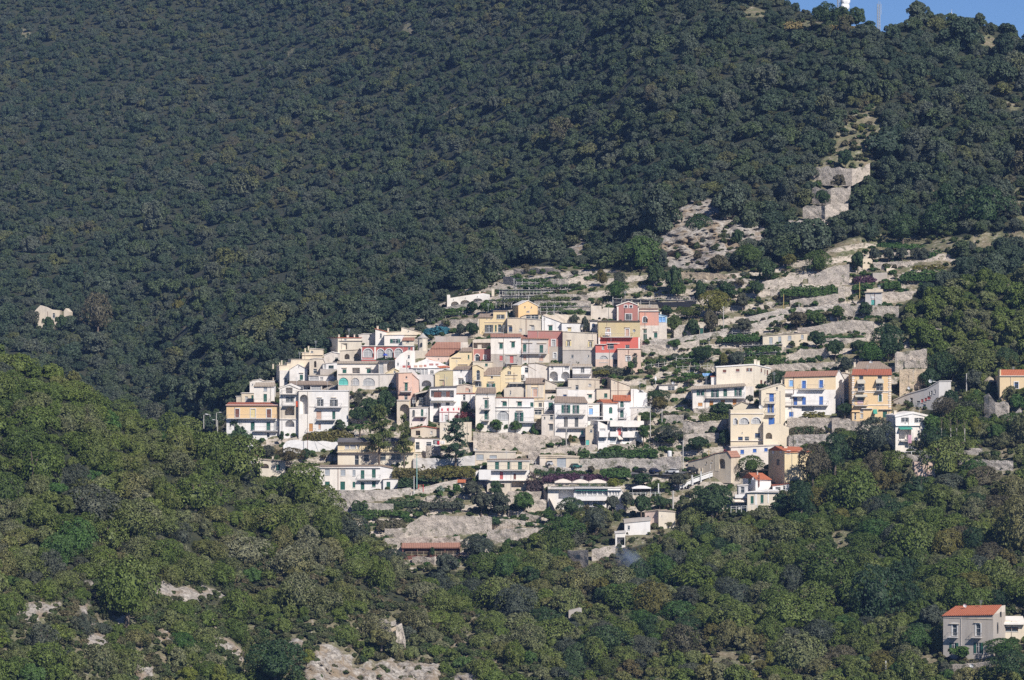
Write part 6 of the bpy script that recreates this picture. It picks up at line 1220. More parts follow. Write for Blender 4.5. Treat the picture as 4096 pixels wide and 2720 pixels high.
T('broad_tree', 'green tree below the road wall left of the bare tree', 510, 1385, 790, 1600, 'oak', dy=-2)
C(*K_)
T('pine_tree', 'tall yellow green pine above the grey row house', 1300, -110, 1930, 430, 'cedar')
T('pine_tree', 'dark blue green pine left of the right edge', 1870, -30, 2270, 320, 'oak', dy=1)
T('pine_tree', 'dark pine top behind the yellow green pine', 820, 40, 1340, 470, 'oak', dy=1)
T('broad_tree', 'grey green tree by the tall street pole at right', 1430, 300, 1730, 610, 'olive')
T('broad_tree', 'green bush right of the tall street pole', 1490, 640, 1730, 860, 'green')
T('broad_tree', 'bright bush below the pale orange house', 2120, 690, 2380, 950, 'green')
T('broad_tree', 'green leafy tree right of the small gabled house', 730, 1000, 1060, 1420, 'green', dy=-1)
T('broad_tree', 'yellow leaved tree among bare trunks', 1480, 1050, 1700, 1370, 'yellow', dy=-1)
T('broad_tree', 'yellow tinted shrub at the right of the bare trunks', 1760, 1170, 2060, 1400, 'vine', dy=-1)
T('broad_tree', 'brown grey shrubs over the road bend', 880, 740, 1290, 1030, 'brown', dy=-5); T('broad_tree', 'dark tree before the end of the grey row house', 1080, 640, 1330, 900, 'oak', dy=-4)
T('broad_tree', 'long brown green shrub bank beside the bastion', 1230, 800, 1720, 1010, 'olive')
V('dry_grass', 'dry grass tuft on the plinth at the bare trunks', 1090, 1440, 1700, 1545, 'brown', 2, 'grass')
C(*L_)
T('broad_tree', 'huge dark tree covering the yellow flank of the red roofed house', 1520, 380, 2030, 960, 'brown', dy=-6)
T('broad_tree', 'dark green tree right of the red roofed cream house', 1880, 230, 2352, 760, 'oak', dy=-4)
T('broad_tree', 'leafy tree left of the shaded gable end', 590, 560, 1010, 830, 'vine', dy=-1)
T('broad_tree', 'wide dark tree left of the awning house', -20, 1010, 540, 1420, 'oak', dy=-1)
T('broad_tree', 'dark tree at the foot of the terrace house', 1100, 1160, 1420, 1420, 'oak', dy=-3)
T('broad_tree', 'deep green tree right of the terrace house', 1380, 960, 1800, 1440, 'oak', dy=-4)
V('creeper', 'rust red creeper on the road building corner', 450, 540, 600, 650, 'redl', 1, 'creeper', dy=-1)
C(*PP)
T('broad_tree', 'dark tree left under the parked cars', 480, 680, 830, 860, 'oak', dy=-1)
T('broad_tree', 'grey olive under the white parked car', 1090, 680, 1385, 870, 'olive', dy=-1)
V('hedge', 'yellow green bushes above the white parasol', 730, 800, 1100, 910, 'vine', 2, 'hedge', dy=-1)
T('broad_tree', 'yellow green bush right of the restaurant', 95, 755, 355, 905, 'yellow', dy=-3)
T('broad_tree', 'large deep green tree below the ramp fence', 1430, 870, 2080, 1330, 'oak', dy=-3)
T('broad_tree', 'dark green tree under the white parasol', 475, 1035, 820, 1310, 'oak', dy=-2)
T('broad_tree', 'round dark bush right under the white parasol', 825, 1040, 1045, 1200, 'oak', dy=-2)
T('broad_tree', 'olive tree below the restaurant wing', 90, 1040, 310, 1250, 'olive', dy=-3)
T('broad_tree', 'grey olive below the restaurant corner', 300, 975, 520, 1190, 'olive', dy=-2)
V('hedge', 'brown hedge strip beside the ramp fence', 1310, 660, 1480, 740, 'brown', 1, 'hedge', dy=-1)
V('creeper', 'hanging green bank under the car park', 0, 560, 480, 740, 'vine', 3, 'creeper', dy=-1)
V('creeper', 'purple bougainvillea patch in the hanging green bank', 200, 555, 420, 640, 'boug', 1.2, 'flowers', dy=-2.5)
C(*M_)
T('umbrella_tree', 'wide flat topped olive brown tree left of the steel pergola', 790, 280, 1250, 490, 'ivy', 150)
T('garden_tree', 'dark bush right of the flat topped tree', 1190, 300, 1345, 460, 'oak')
T('garden_tree', 'green shrub left of the flat topped tree', 560, 240, 800, 440, 'olive')
T('garden_tree', 'brown red bush beside the white farmhouse', 1340, 720, 1490, 880, 'brown')
V('hedge', 'dark green roof of creeper left of the pergola terrace', 850, 675, 1160, 755, 'oak', 3, 'creeper')
T('garden_tree', 'small yellow pine at the farmhouse wall corner', 1405, 865, 1545, 930, 'yellow')
V('creeper', 'ivy patch hanging on the concrete wall', 1990, 1085, 2240, 1250, 'oak', 1, 'ivy', dy=-2)
C(*N_)
V('ivy_bank', 'broad yellow green ivy bank below the court wall', 660, 560, 1400, 760, 'ivy', 6, 'ivy', dy=-1, dens=8)
V('ivy_bank', 'right half of the ivy bank running to the cream villa', 1300, 545, 1970, 735, 'ivy', 6, 'ivy', dy=-.5, dens=8)
V('hedge', 'dark hedge right of the farmhouse annex', 750, 735, 1000, 890, 'oak', 1.6, dy=-2)
V('hedge', 'dark hedge before the ivy bank', 1055, 705, 1430, 800, 'oak', 1.4, dy=-2)
T('topiary', 'round bright green topiary beside the tiny red roofed gate', 1600, 855, 1765, 970, 'green', 60, -1)
T('broad_tree', 'broad clipped grey green tree in the villa garden', 1755, 800, 2075, 1025, 'olive', dy=-1)
T('broad_tree', 'shaggy green tree under the cream villa arcade', 2165, 795, 2400, 1025, 'oak', dy=-1)
T('topiary', 'blue grey dome shaped bush on the ramp slope', 1335, 885, 1490, 965, 'agave', dy=-1, cat='bush')
T('topiary', 'small bright dome bush below the ramp', 1360, 960, 1475, 1035, 'green', dy=-1, cat='bush')
V('hedge', 'dark creeper row under the ramp wall', 520, 1060, 1200, 1200, 'oak', 2.5, 'creeper')
V('hedge', 'long grey green shrub row above the rubble slope', 1090, 1080, 1800, 1220, 'olive', 3, 'hedge')
V('vine_row', 'low green vine row under the second concrete wall', 0, 1240, 940, 1330, 'vine', 2.5, 'vine')
V('creeper', 'ivy trail on the concrete wall under the farmhouse', 300, 920, 680, 980, 'ivy', .6, 'ivy', dy=-1.2)
C(*OO)
V('creeper', 'purple bougainvillea bank left of the restaurant', 800, 680, 1075, 960, 'boug', 2.5, 'flowers', dy=-1)
V('creeper', 'purple and green bougainvillea bank behind the parasols', 1060, 670, 2100, 800, 'boug', 4, 'flowers', dy=1)
V('hedge', 'clipped green hedge along the sloping parapet', 1030, 620, 1720, 705, 'oak', 1.5, dy=0)
V('hedge', 'square clipped bush at the ramp corner', 930, 598, 1042, 680, 'oak', 1.2)
V('hedge', 'second clipped bush at the ramp corner', 1065, 598, 1200, 660, 'oak', 1.2)
T('broad_tree', 'dark red leaved bush above the bougainvillea', 1760, 575, 1895, 670, 'brown')
T('broad_tree', 'bright green rounded tree below the cream villa', 610, 975, 945, 1255, 'green', dy=-1.5)
T('olive_tree', 'grey olive left of the bright green rounded tree', 180, 970, 560, 1300, 'olive', 30)
T('olive_tree', 'grey olive at the end of the shrub row', -60, 990, 260, 1260, 'olive', 30)
T('broad_tree', 'green tree before the restaurant left end', 1290, 1065, 1720, 1330, 'oak', dy=-3)
T('broad_tree', 'bluish tree below the restaurant veranda', 1690, 1220, 2100, 1568, 'olive', dy=-3)
T('broad_tree', 'dark green bush below the diagonal stair wall', 1020, 1250, 1300, 1420, 'vine', dy=-1)
T('broad_tree', 'wide yellowish green tree under the stair wall', 1150, 1350, 1740, 1700, 'vine', dy=-2)
T('topiary', 'small cone bush on the rubble path', 955, 1395, 1025, 1475, 'oak', cat='bush')
T('garden_tree', 'little tree on the pale garden wall', 715, 1350, 835, 1430, 'oak', 15)
T('garden_tree', 'dark bushes at the end of the olive row', 170, 1380, 450, 1500, 'oak')
C(*Q_)
T('broad_tree', 'round grey blue tree before the stable yard', 555, 565, 785, 760, 'olive', dy=-2)
T('broad_tree', 'wide dark tree right of the stable', 790, 380, 1130, 580, 'olive', dy=-1)
T('topiary', 'small cypress bush before the stable', 512, 498, 566, 572, 'oak', dy=-1.5, cat='bush')
V('hedge', 'brown grass slope above the great rubble wall', 20, 215, 300, 330, 'brown', 4, 'grass', dy=1)
C(*S_)
T('garden_tree', 'bright yellow green tree above the garden huts', 1555, 885, 1960, 1180, 'yellow', dy=-.5)
T('garden_tree', 'dark green tree right of the bright yellow green tree', 1750, 790, 2020, 1000, 'oak', dy=.5)
T('garden_tree', 'dark narrow tree left of the bright yellow green tree', 1500, 760, 1640, 990, 'oak')
T('broad_tree', 'dense green tree left of the grey cliff', 610, 210, 1090, 620, 'green')
T('broad_tree', 'dark tree below the dense green tree', 880, 540, 1120, 810, 'oak')
T('broad_tree', 'deep green tree pair by the sunlit earth wall', 1130, 600, 1345, 930, 'oak')
T('broad_tree', 'bushy tree above the black net fence', 370, 770, 660, 985, 'vine')
T('broad_tree', 'grey tree left below the cliff', 480, 650, 650, 840, 'olive')
T('broad_tree', 'yellowish tree at the terrace end below the forest', 270, 620, 410, 820, 'ivy')
T('broad_tree', 'shrub right of the black net fence', 1180, 780, 1400, 960, 'vine')
T('broad_tree', 'brown dry bush below the cliff foot', 1660, 440, 1930, 640, 'brown')
T('broad_tree', 'dark shrub clinging to the cliff right part', 1965, 130, 2120, 300, 'oak')
T('broad_tree', 'dark shrub mass on the cliff top', 1360, -60, 1760, 190, 'oak')
T('broad_tree', 'little dark shrub in the cliff face', 1430, 240, 1490, 320, 'oak')
T('broad_tree', 'big bushy tree right of the cliff', 2010, 310, 2352, 560, 'vine')
C(*T_)
T('broad_tree', 'dark shrub beside the transformer cabin', 1665, 715, 1855, 890, 'oak')
T('broad_tree', 'round green shrub on the stone bank', 1335, 760, 1495, 910, 'vine')
T('broad_tree', 'brown leafless bush below the ramp walls', 770, 840, 1040, 1010, 'brown')
T('broad_tree', 'green bush right of the brown leafless bush', 1030, 850, 1260, 1010, 'vine')
T('broad_tree', 'green tree at the end of the field house', 1035, 1080, 1260, 1270, 'oak', 15)
T('broad_tree', 'dark tree on the terrace below the grass strip', 1275, 1190, 1485, 1390, 'oak', 20)
T('broad_tree', 'large bright green tree above the orange roofs', 1685, 1230, 1990, 1470, 'green')
T('broad_tree', 'dark tree left of the large bright green tree', 1565, 1195, 1770, 1330, 'oak')
T('broad_tree', 'olive shrub left on the second ramp wall', 100, 920, 345, 1080, 'olive')
V('vine_row', 'vine row on the terrace above the ramp wall', 690, 500, 1480, 640, 'vine', 3, 'vine')
V('vine_row', 'yellow green vines by the leaning pole', 1595, 470, 1850, 560, 'vine', 3, 'vine')
V('grass_strip', 'strip of green lawn on the stone terrace', 1240, 1125, 1760, 1160, 'vine', 4, 'grass', dy=1, leaf=.12)
V('vine_row', 'vine row beneath the field house', 410, 1260, 700, 1330, 'vine', 3, 'vine')
V('vine_row', 'dark vine row left of the field house', -20, 1110, 440, 1210, 'vine', 3, 'vine')
T('broad_tree', 'dark conical tree below the forest clearing', 1570, 90, 1760, 300, 'oak')
T('broad_tree', 'bushy tree above the long terraces', 1000, 70, 1340, 340, 'vine')
T('broad_tree', 'yellow green tree in the upper gardens', 700, 110, 900, 260, 'ivy')
T('broad_tree', 'dark tree group left of the upper gardens', 400, 180, 640, 430, 'oak')
T('broad_tree', 'dark shrub below the upper gardens at left', 320, 460, 490, 640, 'oak')
T('broad_tree', 'shrub beside the pergola corner below the gardens', 140, 600, 300, 780, 'olive')
T('broad_tree', 'tall dark tree right of the dry stone wall', 1830, 1000, 2250, 1400, 'oak')
C(*U_)
for i, x in enumerate((480, 650, 820, 1000, 1090)):
    T('olive_tree', 'silvery olive in the row above the long terrace wall', x-75, 350+(i == 3)*-10, x+80, 500, 'olive', 15, group='olives along the long terrace wall')
T('olive_tree', 'large silvery olive right on the upper path', 1560, 270, 1760, 450, 'olive', 20)
T('olive_tree', 'silvery olive by the bare path at far right', 1960, 270, 2130, 420, 'olive', 20)
V('vine_row', 'green vines at the right end of the olive row', 1130, 370, 1550, 480, 'vine', 3, 'vine')
V('vine_row', 'yellowing vines below the long terrace wall', 790, 620, 1510, 760, 'vine', 3, 'vine')
V('vine_row', 'dark vines left of the yellowing vines', 590, 755, 800, 860, 'vine', 3, 'vine')
V('vine_row', 'autumn vines just under the long terrace wall', 950, 560, 1400, 620, 'ivy', 2, 'vine')
V('vine_row', 'narrow green vine strip above the olives', 500, 290, 1240, 360, 'vine', 2, 'vine', slope=4)
V('creeper', 'dark red creeper on the terrace left of the grey hut', 210, 700, 500, 780, 'boug', 2, 'creeper')
C(*V_)
T('broad_tree', 'yellow shrub in the middle of the forest clearing', 920, 430, 1005, 530, 'yellow')
T('broad_tree', 'dark shrubs in the upper forest clearing', 930, 340, 1060, 450, 'oak')
T('broad_tree', 'dark small tree on the clearing wall', 760, 640, 890, 785, 'oak')
T('broad_tree', 'ochre bush on the second clearing terrace', 700, 850, 830, 960, 'brown')
T('broad_tree', 'dark shrub on the third clearing terrace', 560, 990, 690, 1110, 'oak')
T('broad_tree', 'dark rounded tree left of the brown path', 1590, 930, 1760, 1160, 'oak')
T('broad_tree', 'big dark tree between the two brown paths', 1440, 1110, 1770, 1370, 'oak')
T('broad_tree', 'big dark tree right of the brown paths', 1760, 960, 2260, 1340, 'oak')
T('broad_tree', 'dark tree at the lower edge of the forest slope', 1200, 1190, 1440, 1420, 'oak')
C(*X_)
T('broad_tree', 'green arbour bush right of the country house', 1800, 1010, 2350, 1250, 'vine', dy=-2)
T('broad_tree', 'bright bush before the country house window', 1320, 1130, 1670, 1250, 'vine', dy=-2)
T('broad_tree', 'dark shrub mass at the lower right corner', 1900, 1180, 2420, 1560, 'oak', dy=-3)
T('broad_tree', 'dark tree left of the country house', 960, 580, 1310, 900, 'olive', dy=-1)
T('broad_tree', 'deep green tree low left of the country house', 690, 860, 1090, 1180, 'vine', dy=-2)
T('broad_tree', 'golden leaved tree above the country house', 1380, 120, 1900, 420, 'ivy', dy=-2)
T('broad_tree', 'shrub under the country house garden wall', 1180, 1320, 1400, 1500, 'olive', dy=-2)
T('broad_tree', 'small yellow green tree left by the lone pole', 560, 1320, 860, 1500, 'vine', dy=-2)
C(*Y_)
T('broad_tree', 'bright yellow green bush at the bottom edge of the near hill', 1530, 1450, 1730, 1600, 'yellow', near=True, dy=-2)
T('broad_tree', 'second bright yellow green bush at the bottom edge', 1840, 1430, 1980, 1600, 'yellow', near=True, dy=-2)
T('oak_tree', 'large silvery crowned oak in the middle of the near hill', 830, 510, 1380, 1040, 'near', near=True, dy=-4)
T('oak_tree', 'silvery oak on the crest of the near hill', 930, 0, 1400, 330, 'near', near=True, dy=-2)
C(*AA)
T('broad_tree', 'bright lime shrub at the edge of the white cliff', 455, 850, 600, 980, 'yellow', near=True, dy=-3)
T('oak_tree', 'big dark oak left of the white cliff', 0, 780, 520, 1130, 'oak', near=True, dy=-4)
T('broad_tree', 'shrub before the ruined stone hut', 1050, 690, 1290, 830, 'near', near=True, dy=-4)
C(*Z_)
T('broad_tree', 'pale olive tree right of the lone forest ruin', 710, 160, 990, 480, 'brown', dy=-2)
T('broad_tree', 'yellow green tree in the valley forest at left', 1490, 220, 1610, 340, 'ivy', dy=-2)
# palm
def palm(label, x, yt, yb, dy=-1, s=1):
    a = S(x, yb); Y = D(*a)+dy; h = (S(x, yb)[1]-S(x, yt)[1])*K*Y; r = empty('palm_tree', P3(a[0], a[1], Y)); q = MB()
    q.tube((0, 0, -.4), (.1, 0, h*.62), .24, .18, 8); q.obj('trunk', 'bark', r); q = MB()
    for i in range(22):
        t = i*2.4; up = random.uniform(.1, 1.0); L = h*.42*s; p = [Vector((.1, 0, h*.62))]
        for k in range(1, 6):
            f = k/5; p.append(Vector((.1+math.cos(t)*L*f, math.sin(t)*L*f, h*.62+L*(up*f-(.55+.3*up)*f*f*1.2))))
        sd = Vector((-math.sin(t), math.cos(t), 0))
        for k in range(5):
            w0 = .22*(1-k/5)+.05; w1 = .22*(1-(k+1)/5)+.03; dn = Vector((0, 0, -.12))
            q.poly([p[k], p[k]+sd*w0+dn, p[k+1]+sd*w1+dn, p[k+1]]); q.poly([p[k], p[k]-sd*w0+dn, p[k+1]-sd*w1+dn, p[k+1]])
    q.obj('fronds', 'vine', r); return tag(r, label, 'palm tree')
C(*F_); palm('dark fan palm left of the tall layered cedar', 310, 780, 1050, s=1.5)
C(*PP); palm('small bright palm below the large deep green tree', 1500, 1230, 1390, s=1.4)
C(*U_)
AG = MB()
for i in range(20):
    t = i*2.4; e = .25+.9*(i/20); L = 1.0; c_, s_ = math.cos(t), math.sin(t); o = Vector((0, 0, .05)); tip = Vector((c_*math.cos(e)*L, s_*math.cos(e)*L, math.sin(e)*L)); sd = Vector((-s_, c_, 0))*.11
    md = tip*.4+Vector((0, 0, .04)); AG.poly([o-sd*.6, o+sd*.6, md+sd, tip, md-sd])
AGM = AG.mesh('agave'); AGM.materials.append(MATS['agave'])
for i, (x, y, w) in enumerate(((1160, 185, 28), (1385, 205, 26), (1495, 180, 24), (1400, 275, 40), (2315, 100, 75), (2195, 210, 50), (2310, 270, 55), (700, 330, 45), (1330, 240, 22))):
    a = S(x, y); Y = D(*a)-.6; o = bpy.data.objects.new('agave', AGM); COL.objects.link(o); o.location = P3(*a, Y); k = w/U_[2]*K*Y*1.1; o.scale = (k, k, k); o.rotation_euler = (0, 0, i)
    tag(o, 'pale blue green agave rosette on the dry slope under the forest', 'agave', 'agaves on the dry slope under the forest')
# bare trunks at right
C(*K_)
for x, t in ((1060, 'leftmost'), (1205, 'second'), (1300, 'third'), (1420, 'rightmost')):
    a = S(x, 1490); Y = D(*a)-1; r = empty('bare_tree', P3(*a, Y)); q = MB(); h = 6.6
    q.tube((0, 0, -.5), (random.uniform(-.3, .3), 0, h*.6), .13, .09, 6); q.obj('trunk', 'pole', r); q = MB()
    for i in range(7):
        z = h*(.4+.08*i); q.tube((0, 0, z*.9), (random.uniform(-1, 1), random.uniform(-.6, .6), z+1.2), .05, .015, 4)
    q.obj('branches', 'bark', r); tag(r, '%s of the pale bare trunks below the bastion' % t, 'tree')
# garden shrubs scattered over the terraces
SH = []
for poly, n in ((cp(*D_, [(1290, 900), (2352, 880), (2352, 1500), (1100, 1500), (1290, 1300)]), 39), (cp(*T_, [(280, 640), (800, 560), (1500, 640), (1800, 900), (1700, 1150), (1000, 1060), (300, 1080)]), 36),
                (cp(*H_, [(1250, 720), (1960, 600), (1990, 1300), (1500, 1340), (1350, 1000)]), 24), (cp(*RR_, [(980, 300), (2050, 330), (2080, 830), (1450, 840), (1150, 700)]), 45), (cp(*Q_, [(0, 210), (1500, 60), (1700, 330), (300, 420), (60, 330)]), 39),
                (cp(*I_, [(0, 100), (700, 120), (560, 460), (200, 640), (0, 560)]), 21), (cp(*U_, [(60, 560), (900, 620), (1000, 880), (500, 1250), (60, 1200)]), 24), (cp(*S_, [(600, 860), (1500, 750), (2300, 700), (2300, 900), (1500, 980)]), 33), (cp(*PP, [(900, 1000), (2000, 1000), (1900, 1350), (1000, 1330)]), 18)):
    m_ = raster([poly]); ys, xs_ = np.nonzero(m_); idx = np.random.RandomState(n+int(poly[0][0])).choice(len(ys), n)
    SH += [(mX[ys[i], xs_[i]]+random.uniform(-4, 4), mY[ys[i], xs_[i]]+random.uniform(-4, 4)) for i in idx]
for x, y in SH:
    Y = D(x, y)-.3; s = random.uniform(.6, 1.25); o = bpy.data.objects.new('garden_shrub', random.choice(BUSH)); COL.objects.link(o); o.location = P3(x, y, Y); o.scale = (s*random.uniform(1, 1.6), s, s*random.uniform(.8, 1.3)); o.rotation_euler = (0, 0, random.random()*.5)
    if not o.data.materials: o.data.materials.append(None)
    o.material_slots[0].link = 'OBJECT'; mt = random.choice(('vine', 'vine', 'oak', 'olive', 'brown', 'green')); o.material_slots[0].material = MATS[mt]
    cn = {'vine': 'leafy green', 'oak': 'dark green', 'olive': 'grey green', 'brown': 'dry brown', 'green': 'bright green'}[mt]
    tag(o, 'small %s shrub among the terrace gardens' % cn, 'shrub', cn+' shrubs among the terrace gardens')

C(*Z_)
T('broad_tree', 'dark tree covering the lower right of the forest ruin', 470, 350, 590, 480, 'oak', dy=-6)
T('broad_tree', 'dark tree covering the lower left of the forest ruin', 360, 365, 470, 490, 'oak', dy=-6)
T('broad_tree', 'brown tree left of the forest ruin', 200, 300, 345, 460, 'olive', dy=-5)
C(*W_)
T('ridge_tree', 'broad dark tree on the summit hiding the drum antenna mast foot', 690, 22, 900, 190, 'oak', dy=3); T('ridge_tree', 'dark summit tree right of the drum antenna mast', 860, 45, 1000, 200, 'oak', dy=2); T('ridge_tree', 'pointed dark summit tree left of the saddle', 975, 60, 1110, 205, 'oak', dy=1)
T('ridge_tree', 'small dark summit tree at the lattice mast', 1095, 160, 1190, 225, 'oak', dy=1)
V('dry_grass', 'golden dry grass bank below the summit trees', 790, 195, 1110, 250, 'dry', 4, 'grass', dy=2); V('dry_grass', 'golden dry grass patch left under the summit', 470, 165, 620, 225, 'dry', 3, 'grass', dy=2)
C(*S_)
for i, q in enumerate(((1290, 290, 1380, 370), (1560, 230, 1650, 330), (1240, 410, 1330, 490), (1480, 400, 1600, 500), (1720, 300, 1830, 400), (1850, 180, 1950, 290), (1380, 180, 1450, 260))):
    T('cliff_bush', ['little bush on the left ledge of the grey cliff', 'dark bush in the middle of the grey cliff', 'low bush at the left foot of the grey cliff', 'brown bush low in the middle of the grey cliff', 'bush on the right ledge of the grey cliff', 'bush at the upper right of the grey cliff', 'tiny bush at the top left of the grey cliff'][i], *q, ('oak', 'olive', 'vine', 'brown')[i % 4], cat='bush')
C(*AB)
for i, (x, y, w, h, m_) in enumerate(((1750, 1350, 110, 80, 'yellow'), (1900, 1400, 130, 90, 'brown'), (2080, 1340, 110, 90, 'yellow'), (2210, 1400, 120, 90, 'ivy'), (2300, 1320, 90, 120, 'yellow'), (1700, 1450, 120, 80, 'ivy'), (1990, 1450, 130, 90, 'vine'), (2150, 1490, 110, 70, 'yellow'), (1800, 1500, 110, 70, 'vine'), (1180, 815, 90, 60, 'yellow'), (1790, 690, 80, 80, 'yellow'), (1600, 780, 110, 80, 'brown'), (880, 740, 190, 70, 'green'), (1100, 960, 270, 130, 'vine'))):
    nm_ = {'yellow': 'yellow leaved', 'brown': 'dry brown', 'ivy': 'golden green', 'vine': 'leafy green', 'redl': 'rusty red', 'green': 'fresh green'}[m_]
    T('autumn_shrub' if i < 9 else 'broad_tree', '%s shrub %s' % (nm_, ('in the autumn vineyard low right of centre' if i < 9 else ['near the smoke source', 'in the woods right of the smoke', 'standing alone among the lower woods', 'just below the smoke', 'in the middle of the lower woods'][i-9])), x, y, x+w, y+h, m_, dy=-3, group='%s shrubs in the autumn vineyard' % nm_ if i < 9 else None, cat='shrub')

C(*M_)
V('hedge', 'olive brown creeper slope below the ochre and white house', 400, 240, 830, 400, 'ivy', 3, 'creeper'); V('hedge', 'low brown creeper slope under the canvas cover', 820, 300, 1340, 380, 'brown', 2, 'creeper', dy=1)
C(*B_)
V('terrace_plants', 'potted plants on the terrace of the blank pale wall house', 800, 1205, 1110, 1245, 'vine', .8, 'plants', dy=-1.4)

m_ = raster([CLEAR[0]]); ys, xs_ = np.nonzero(m_); rs = np.random.RandomState(5)
for i in rs.choice(len(ys), 60):
    x = mX[ys[i], xs_[i]]; y = mY[ys[i], xs_[i]]; s = rs.uniform(.5, 1.3); o = bpy.data.objects.new('clearing_shrub', BUSH[rs.randint(4)]); COL.objects.link(o); o.location = P3(x, y, D(x, y)+fold(x, y)-.5); o.scale = (s*1.2, s, s)
    o.material_slots[0].link = 'OBJECT'; o.material_slots[0].material = MATS[('vine', 'oak', 'olive', 'brown')[i % 4]]; cn = ('leafy green', 'dark green', 'grey green', 'dry brown')[i % 4]
    tag(o, 'small %s shrub in the forest clearing' % cn, 'shrub', cn+' shrubs in the forest clearing')
# ------------------------------------------------------------------ pergolas, fences, poles, cars and other small things
def Pg(label, x0, y0, x1, y1, post, n, what='net', dep=2.4, dy=0, vmat='vine', name='pergola'):
    a = S(x0, y0); b = S(x1, y1); g0 = S(0, y0+post)[1]; g1 = S(0, y1+post)[1]; xc = (a[0]+b[0])/2; Y = D(xc, (g0+g1)/2)-.4+dy; k = K*Y
    r = empty(name, P3(xc, (g0+g1)/2, Y)); h = (post/O_[2])*k; w = (b[0]-a[0])*k; tl = (a[1]-b[1])*k
    pm = MB(); pm.tube((0, 0, -1.0), (0, 0, h+.45), .075, .06, 5); me = pm.mesh('post'); me.materials.append(MATS['pole'])
    f = lambda t: (-w/2+w*t, (t-.5)*tl)
    for i in range(n):
        for d in (0, dep) if i % 2 == 0 else (0,):
            x, z = f(i/(n-1)); o = bpy.data.objects.new('post', me); COL.objects.link(o); o.parent = r; o.location = (x+random.uniform(-.2, .2), d, z); o.rotation_euler = (random.uniform(-.03, .03), random.uniform(-.05, .05), 0)
    q = MB()
    for d in (0, dep):
        x, z = f(0); x2, z2 = f(1); q.tube((x, d, z+h), (x2, d, z2+h+.05), .05, .05, 5)
    for i in range(n): x, z = f(i/(n-1)); q.tube((x, -.2, z+h+.06), (x, dep+.2, z+h+.1), .04, .04, 4)
    if post > 30: x, z = f(0); x2, z2 = f(1); q.tube((x, -.03, z+h*.55), (x2, -.03, z2+h*.55), .035, .035, 4)
    q.obj('beam', 'pole', r)
    if 'n' in what:
        q = MB(); pr = None
        for i in range(n*3+1):
            t = i/(n*3); x, z = f(t); p = Vector((x, -.12, z+h-.02-.16*abs(math.sin(t*n*2.6))-.06*random.random()))
            if pr is not None: q.tube(pr, p, .13, .13, 6)
            pr = p
        q.obj('rolled_net', 'net', r)
    if 'v' in what:
        me2 = leafcloud('vine', w*(.95 if 'V' in what else .55), dep+.6, .75, np.random.RandomState(int(x0+y0)), .22, .4, 9); o = mk('vine', me2, vmat, r); x, z = f(.5 if 'V' in what else random.choice((.32, .5, .66))); o.location = (x, dep/2, z+h-.35); o.rotation_euler = (0, -math.atan2(tl, w), 0)
    return tag(r, label, 'pergola')
C(*RR_)
for i, q in enumerate(((1120, 440, 1980, 440, 55, 10, 'vV'), (1130, 512, 2020, 505, 45, 11, 'nvV'), (930, 562, 2080, 556, 52, 13, 'n'), (950, 640, 2060, 632, 50, 13, 'nv'), (800, 688, 2060, 690, 55, 14, 'nvV'), (1430, 740, 2070, 735, 45, 8, 'vV'), (1420, 775, 2070, 770, 45, 8, 'n'), (1440, 835, 2070, 830, 45, 8, 'v'))):
    Pg(['topmost leafless pergola row of the village terraces', 'second pergola row from the top with rolled black net', 'third pergola row with a long unbroken black net', 'fourth pergola row with vines and sagging net', 'fifth pergola row reaching left to the white villa', 'short pergola row behind the orange chapel', 'short netted pergola row just above the beige garden wall', 'lowest short pergola row over the beige garden wall'][i], *q)
Pg('vine pergola stepping down left of the white villa', 30, 870, 500, 850, 60, 7, 'nv')
Pg('upper vine pergola below the white villa', 170, 820, 640, 800, 60, 7, 'vV')
for q in ((1150, 475, 1900, 472, 40, 11, 'v'), (980, 590, 1700, 588, 40, 10, 'v'), (1300, 665, 2060, 662, 40, 10, 'vV'), (900, 718, 1420, 716, 45, 8, 'v'), (1440, 805, 2060, 800, 40, 8, 'vV'), (1000, 600, 2070, 596, 30, 13, '')):
    o = Pg('thin pale pergola row crowded between the village vine terraces', *q); o['group'] = 'thin pergola rows between the village vine terraces'
C(*S_)
Pg('pergola with hanging black nets behind the rose gable house', 470, 985, 1530, 1010, 95, 10, 'n')
def sheetnet(label, pts, mat='net', name='net_fence', cat='net', dy=0):
    sp = [(S(x, t), S(x, b)[1]) for x, t, b in pts]; xm = sp[len(sp)//2][0][0]; ym = sp[len(sp)//2][1]; o = P3(xm, ym, D(xm, ym)+dy); q = MB(); F = []
    for (a, b) in sp:
        Y = D(a[0], b)+dy-.3; F.append((P3(a[0], a[1], Y)-o, P3(a[0], b, Y)-o))
    for i in range(len(F)-1):
        (A, Bq), (C2, D_2) = F[i], F[i+1]; s = Vector((0, .06, 0)); q.prism([A, C2, D_2, Bq], [A+s, C2+s, D_2+s, Bq+s])
    w = q.obj(name, mat); w.location = o; return tag(w, label, cat)
sheetnet('black windbreak net stretched behind the rose gable house', [(465, 1010, 1090), (800, 1000, 1080), (1100, 1030, 1110), (1520, 1020, 1100)], dy=.4)
C(*RR_)
sheetnet('black windbreak net right of the white villa chimney', [(938, 565, 615), (1150, 562, 612), (1320, 565, 605)], dy=-.6)
C(*T_)
Pg('vine pergola with posts along the terrace above the ramp wall', 830, 560, 1420, 545, 70, 9, 'nvV')
Pg('black netted pergola below the field house', 210, 1265, 720, 1245, 45, 8, 'n')
Pg('small pergola at the left end of the field house', 100, 1100, 330, 1095, 55, 4, 'n')
Pg('dark shed roof pergola under the grass strip', 1200, 1205, 1490, 1195, 60, 5, 'n')
C(*I_)
Pg('netted pergola above the three storey villa', 1000, 130, 1650, 105, 70, 9, 'nv')
Pg('leafless pergola left above the three storey villa', 20, 210, 680, 215, 85, 8, '')
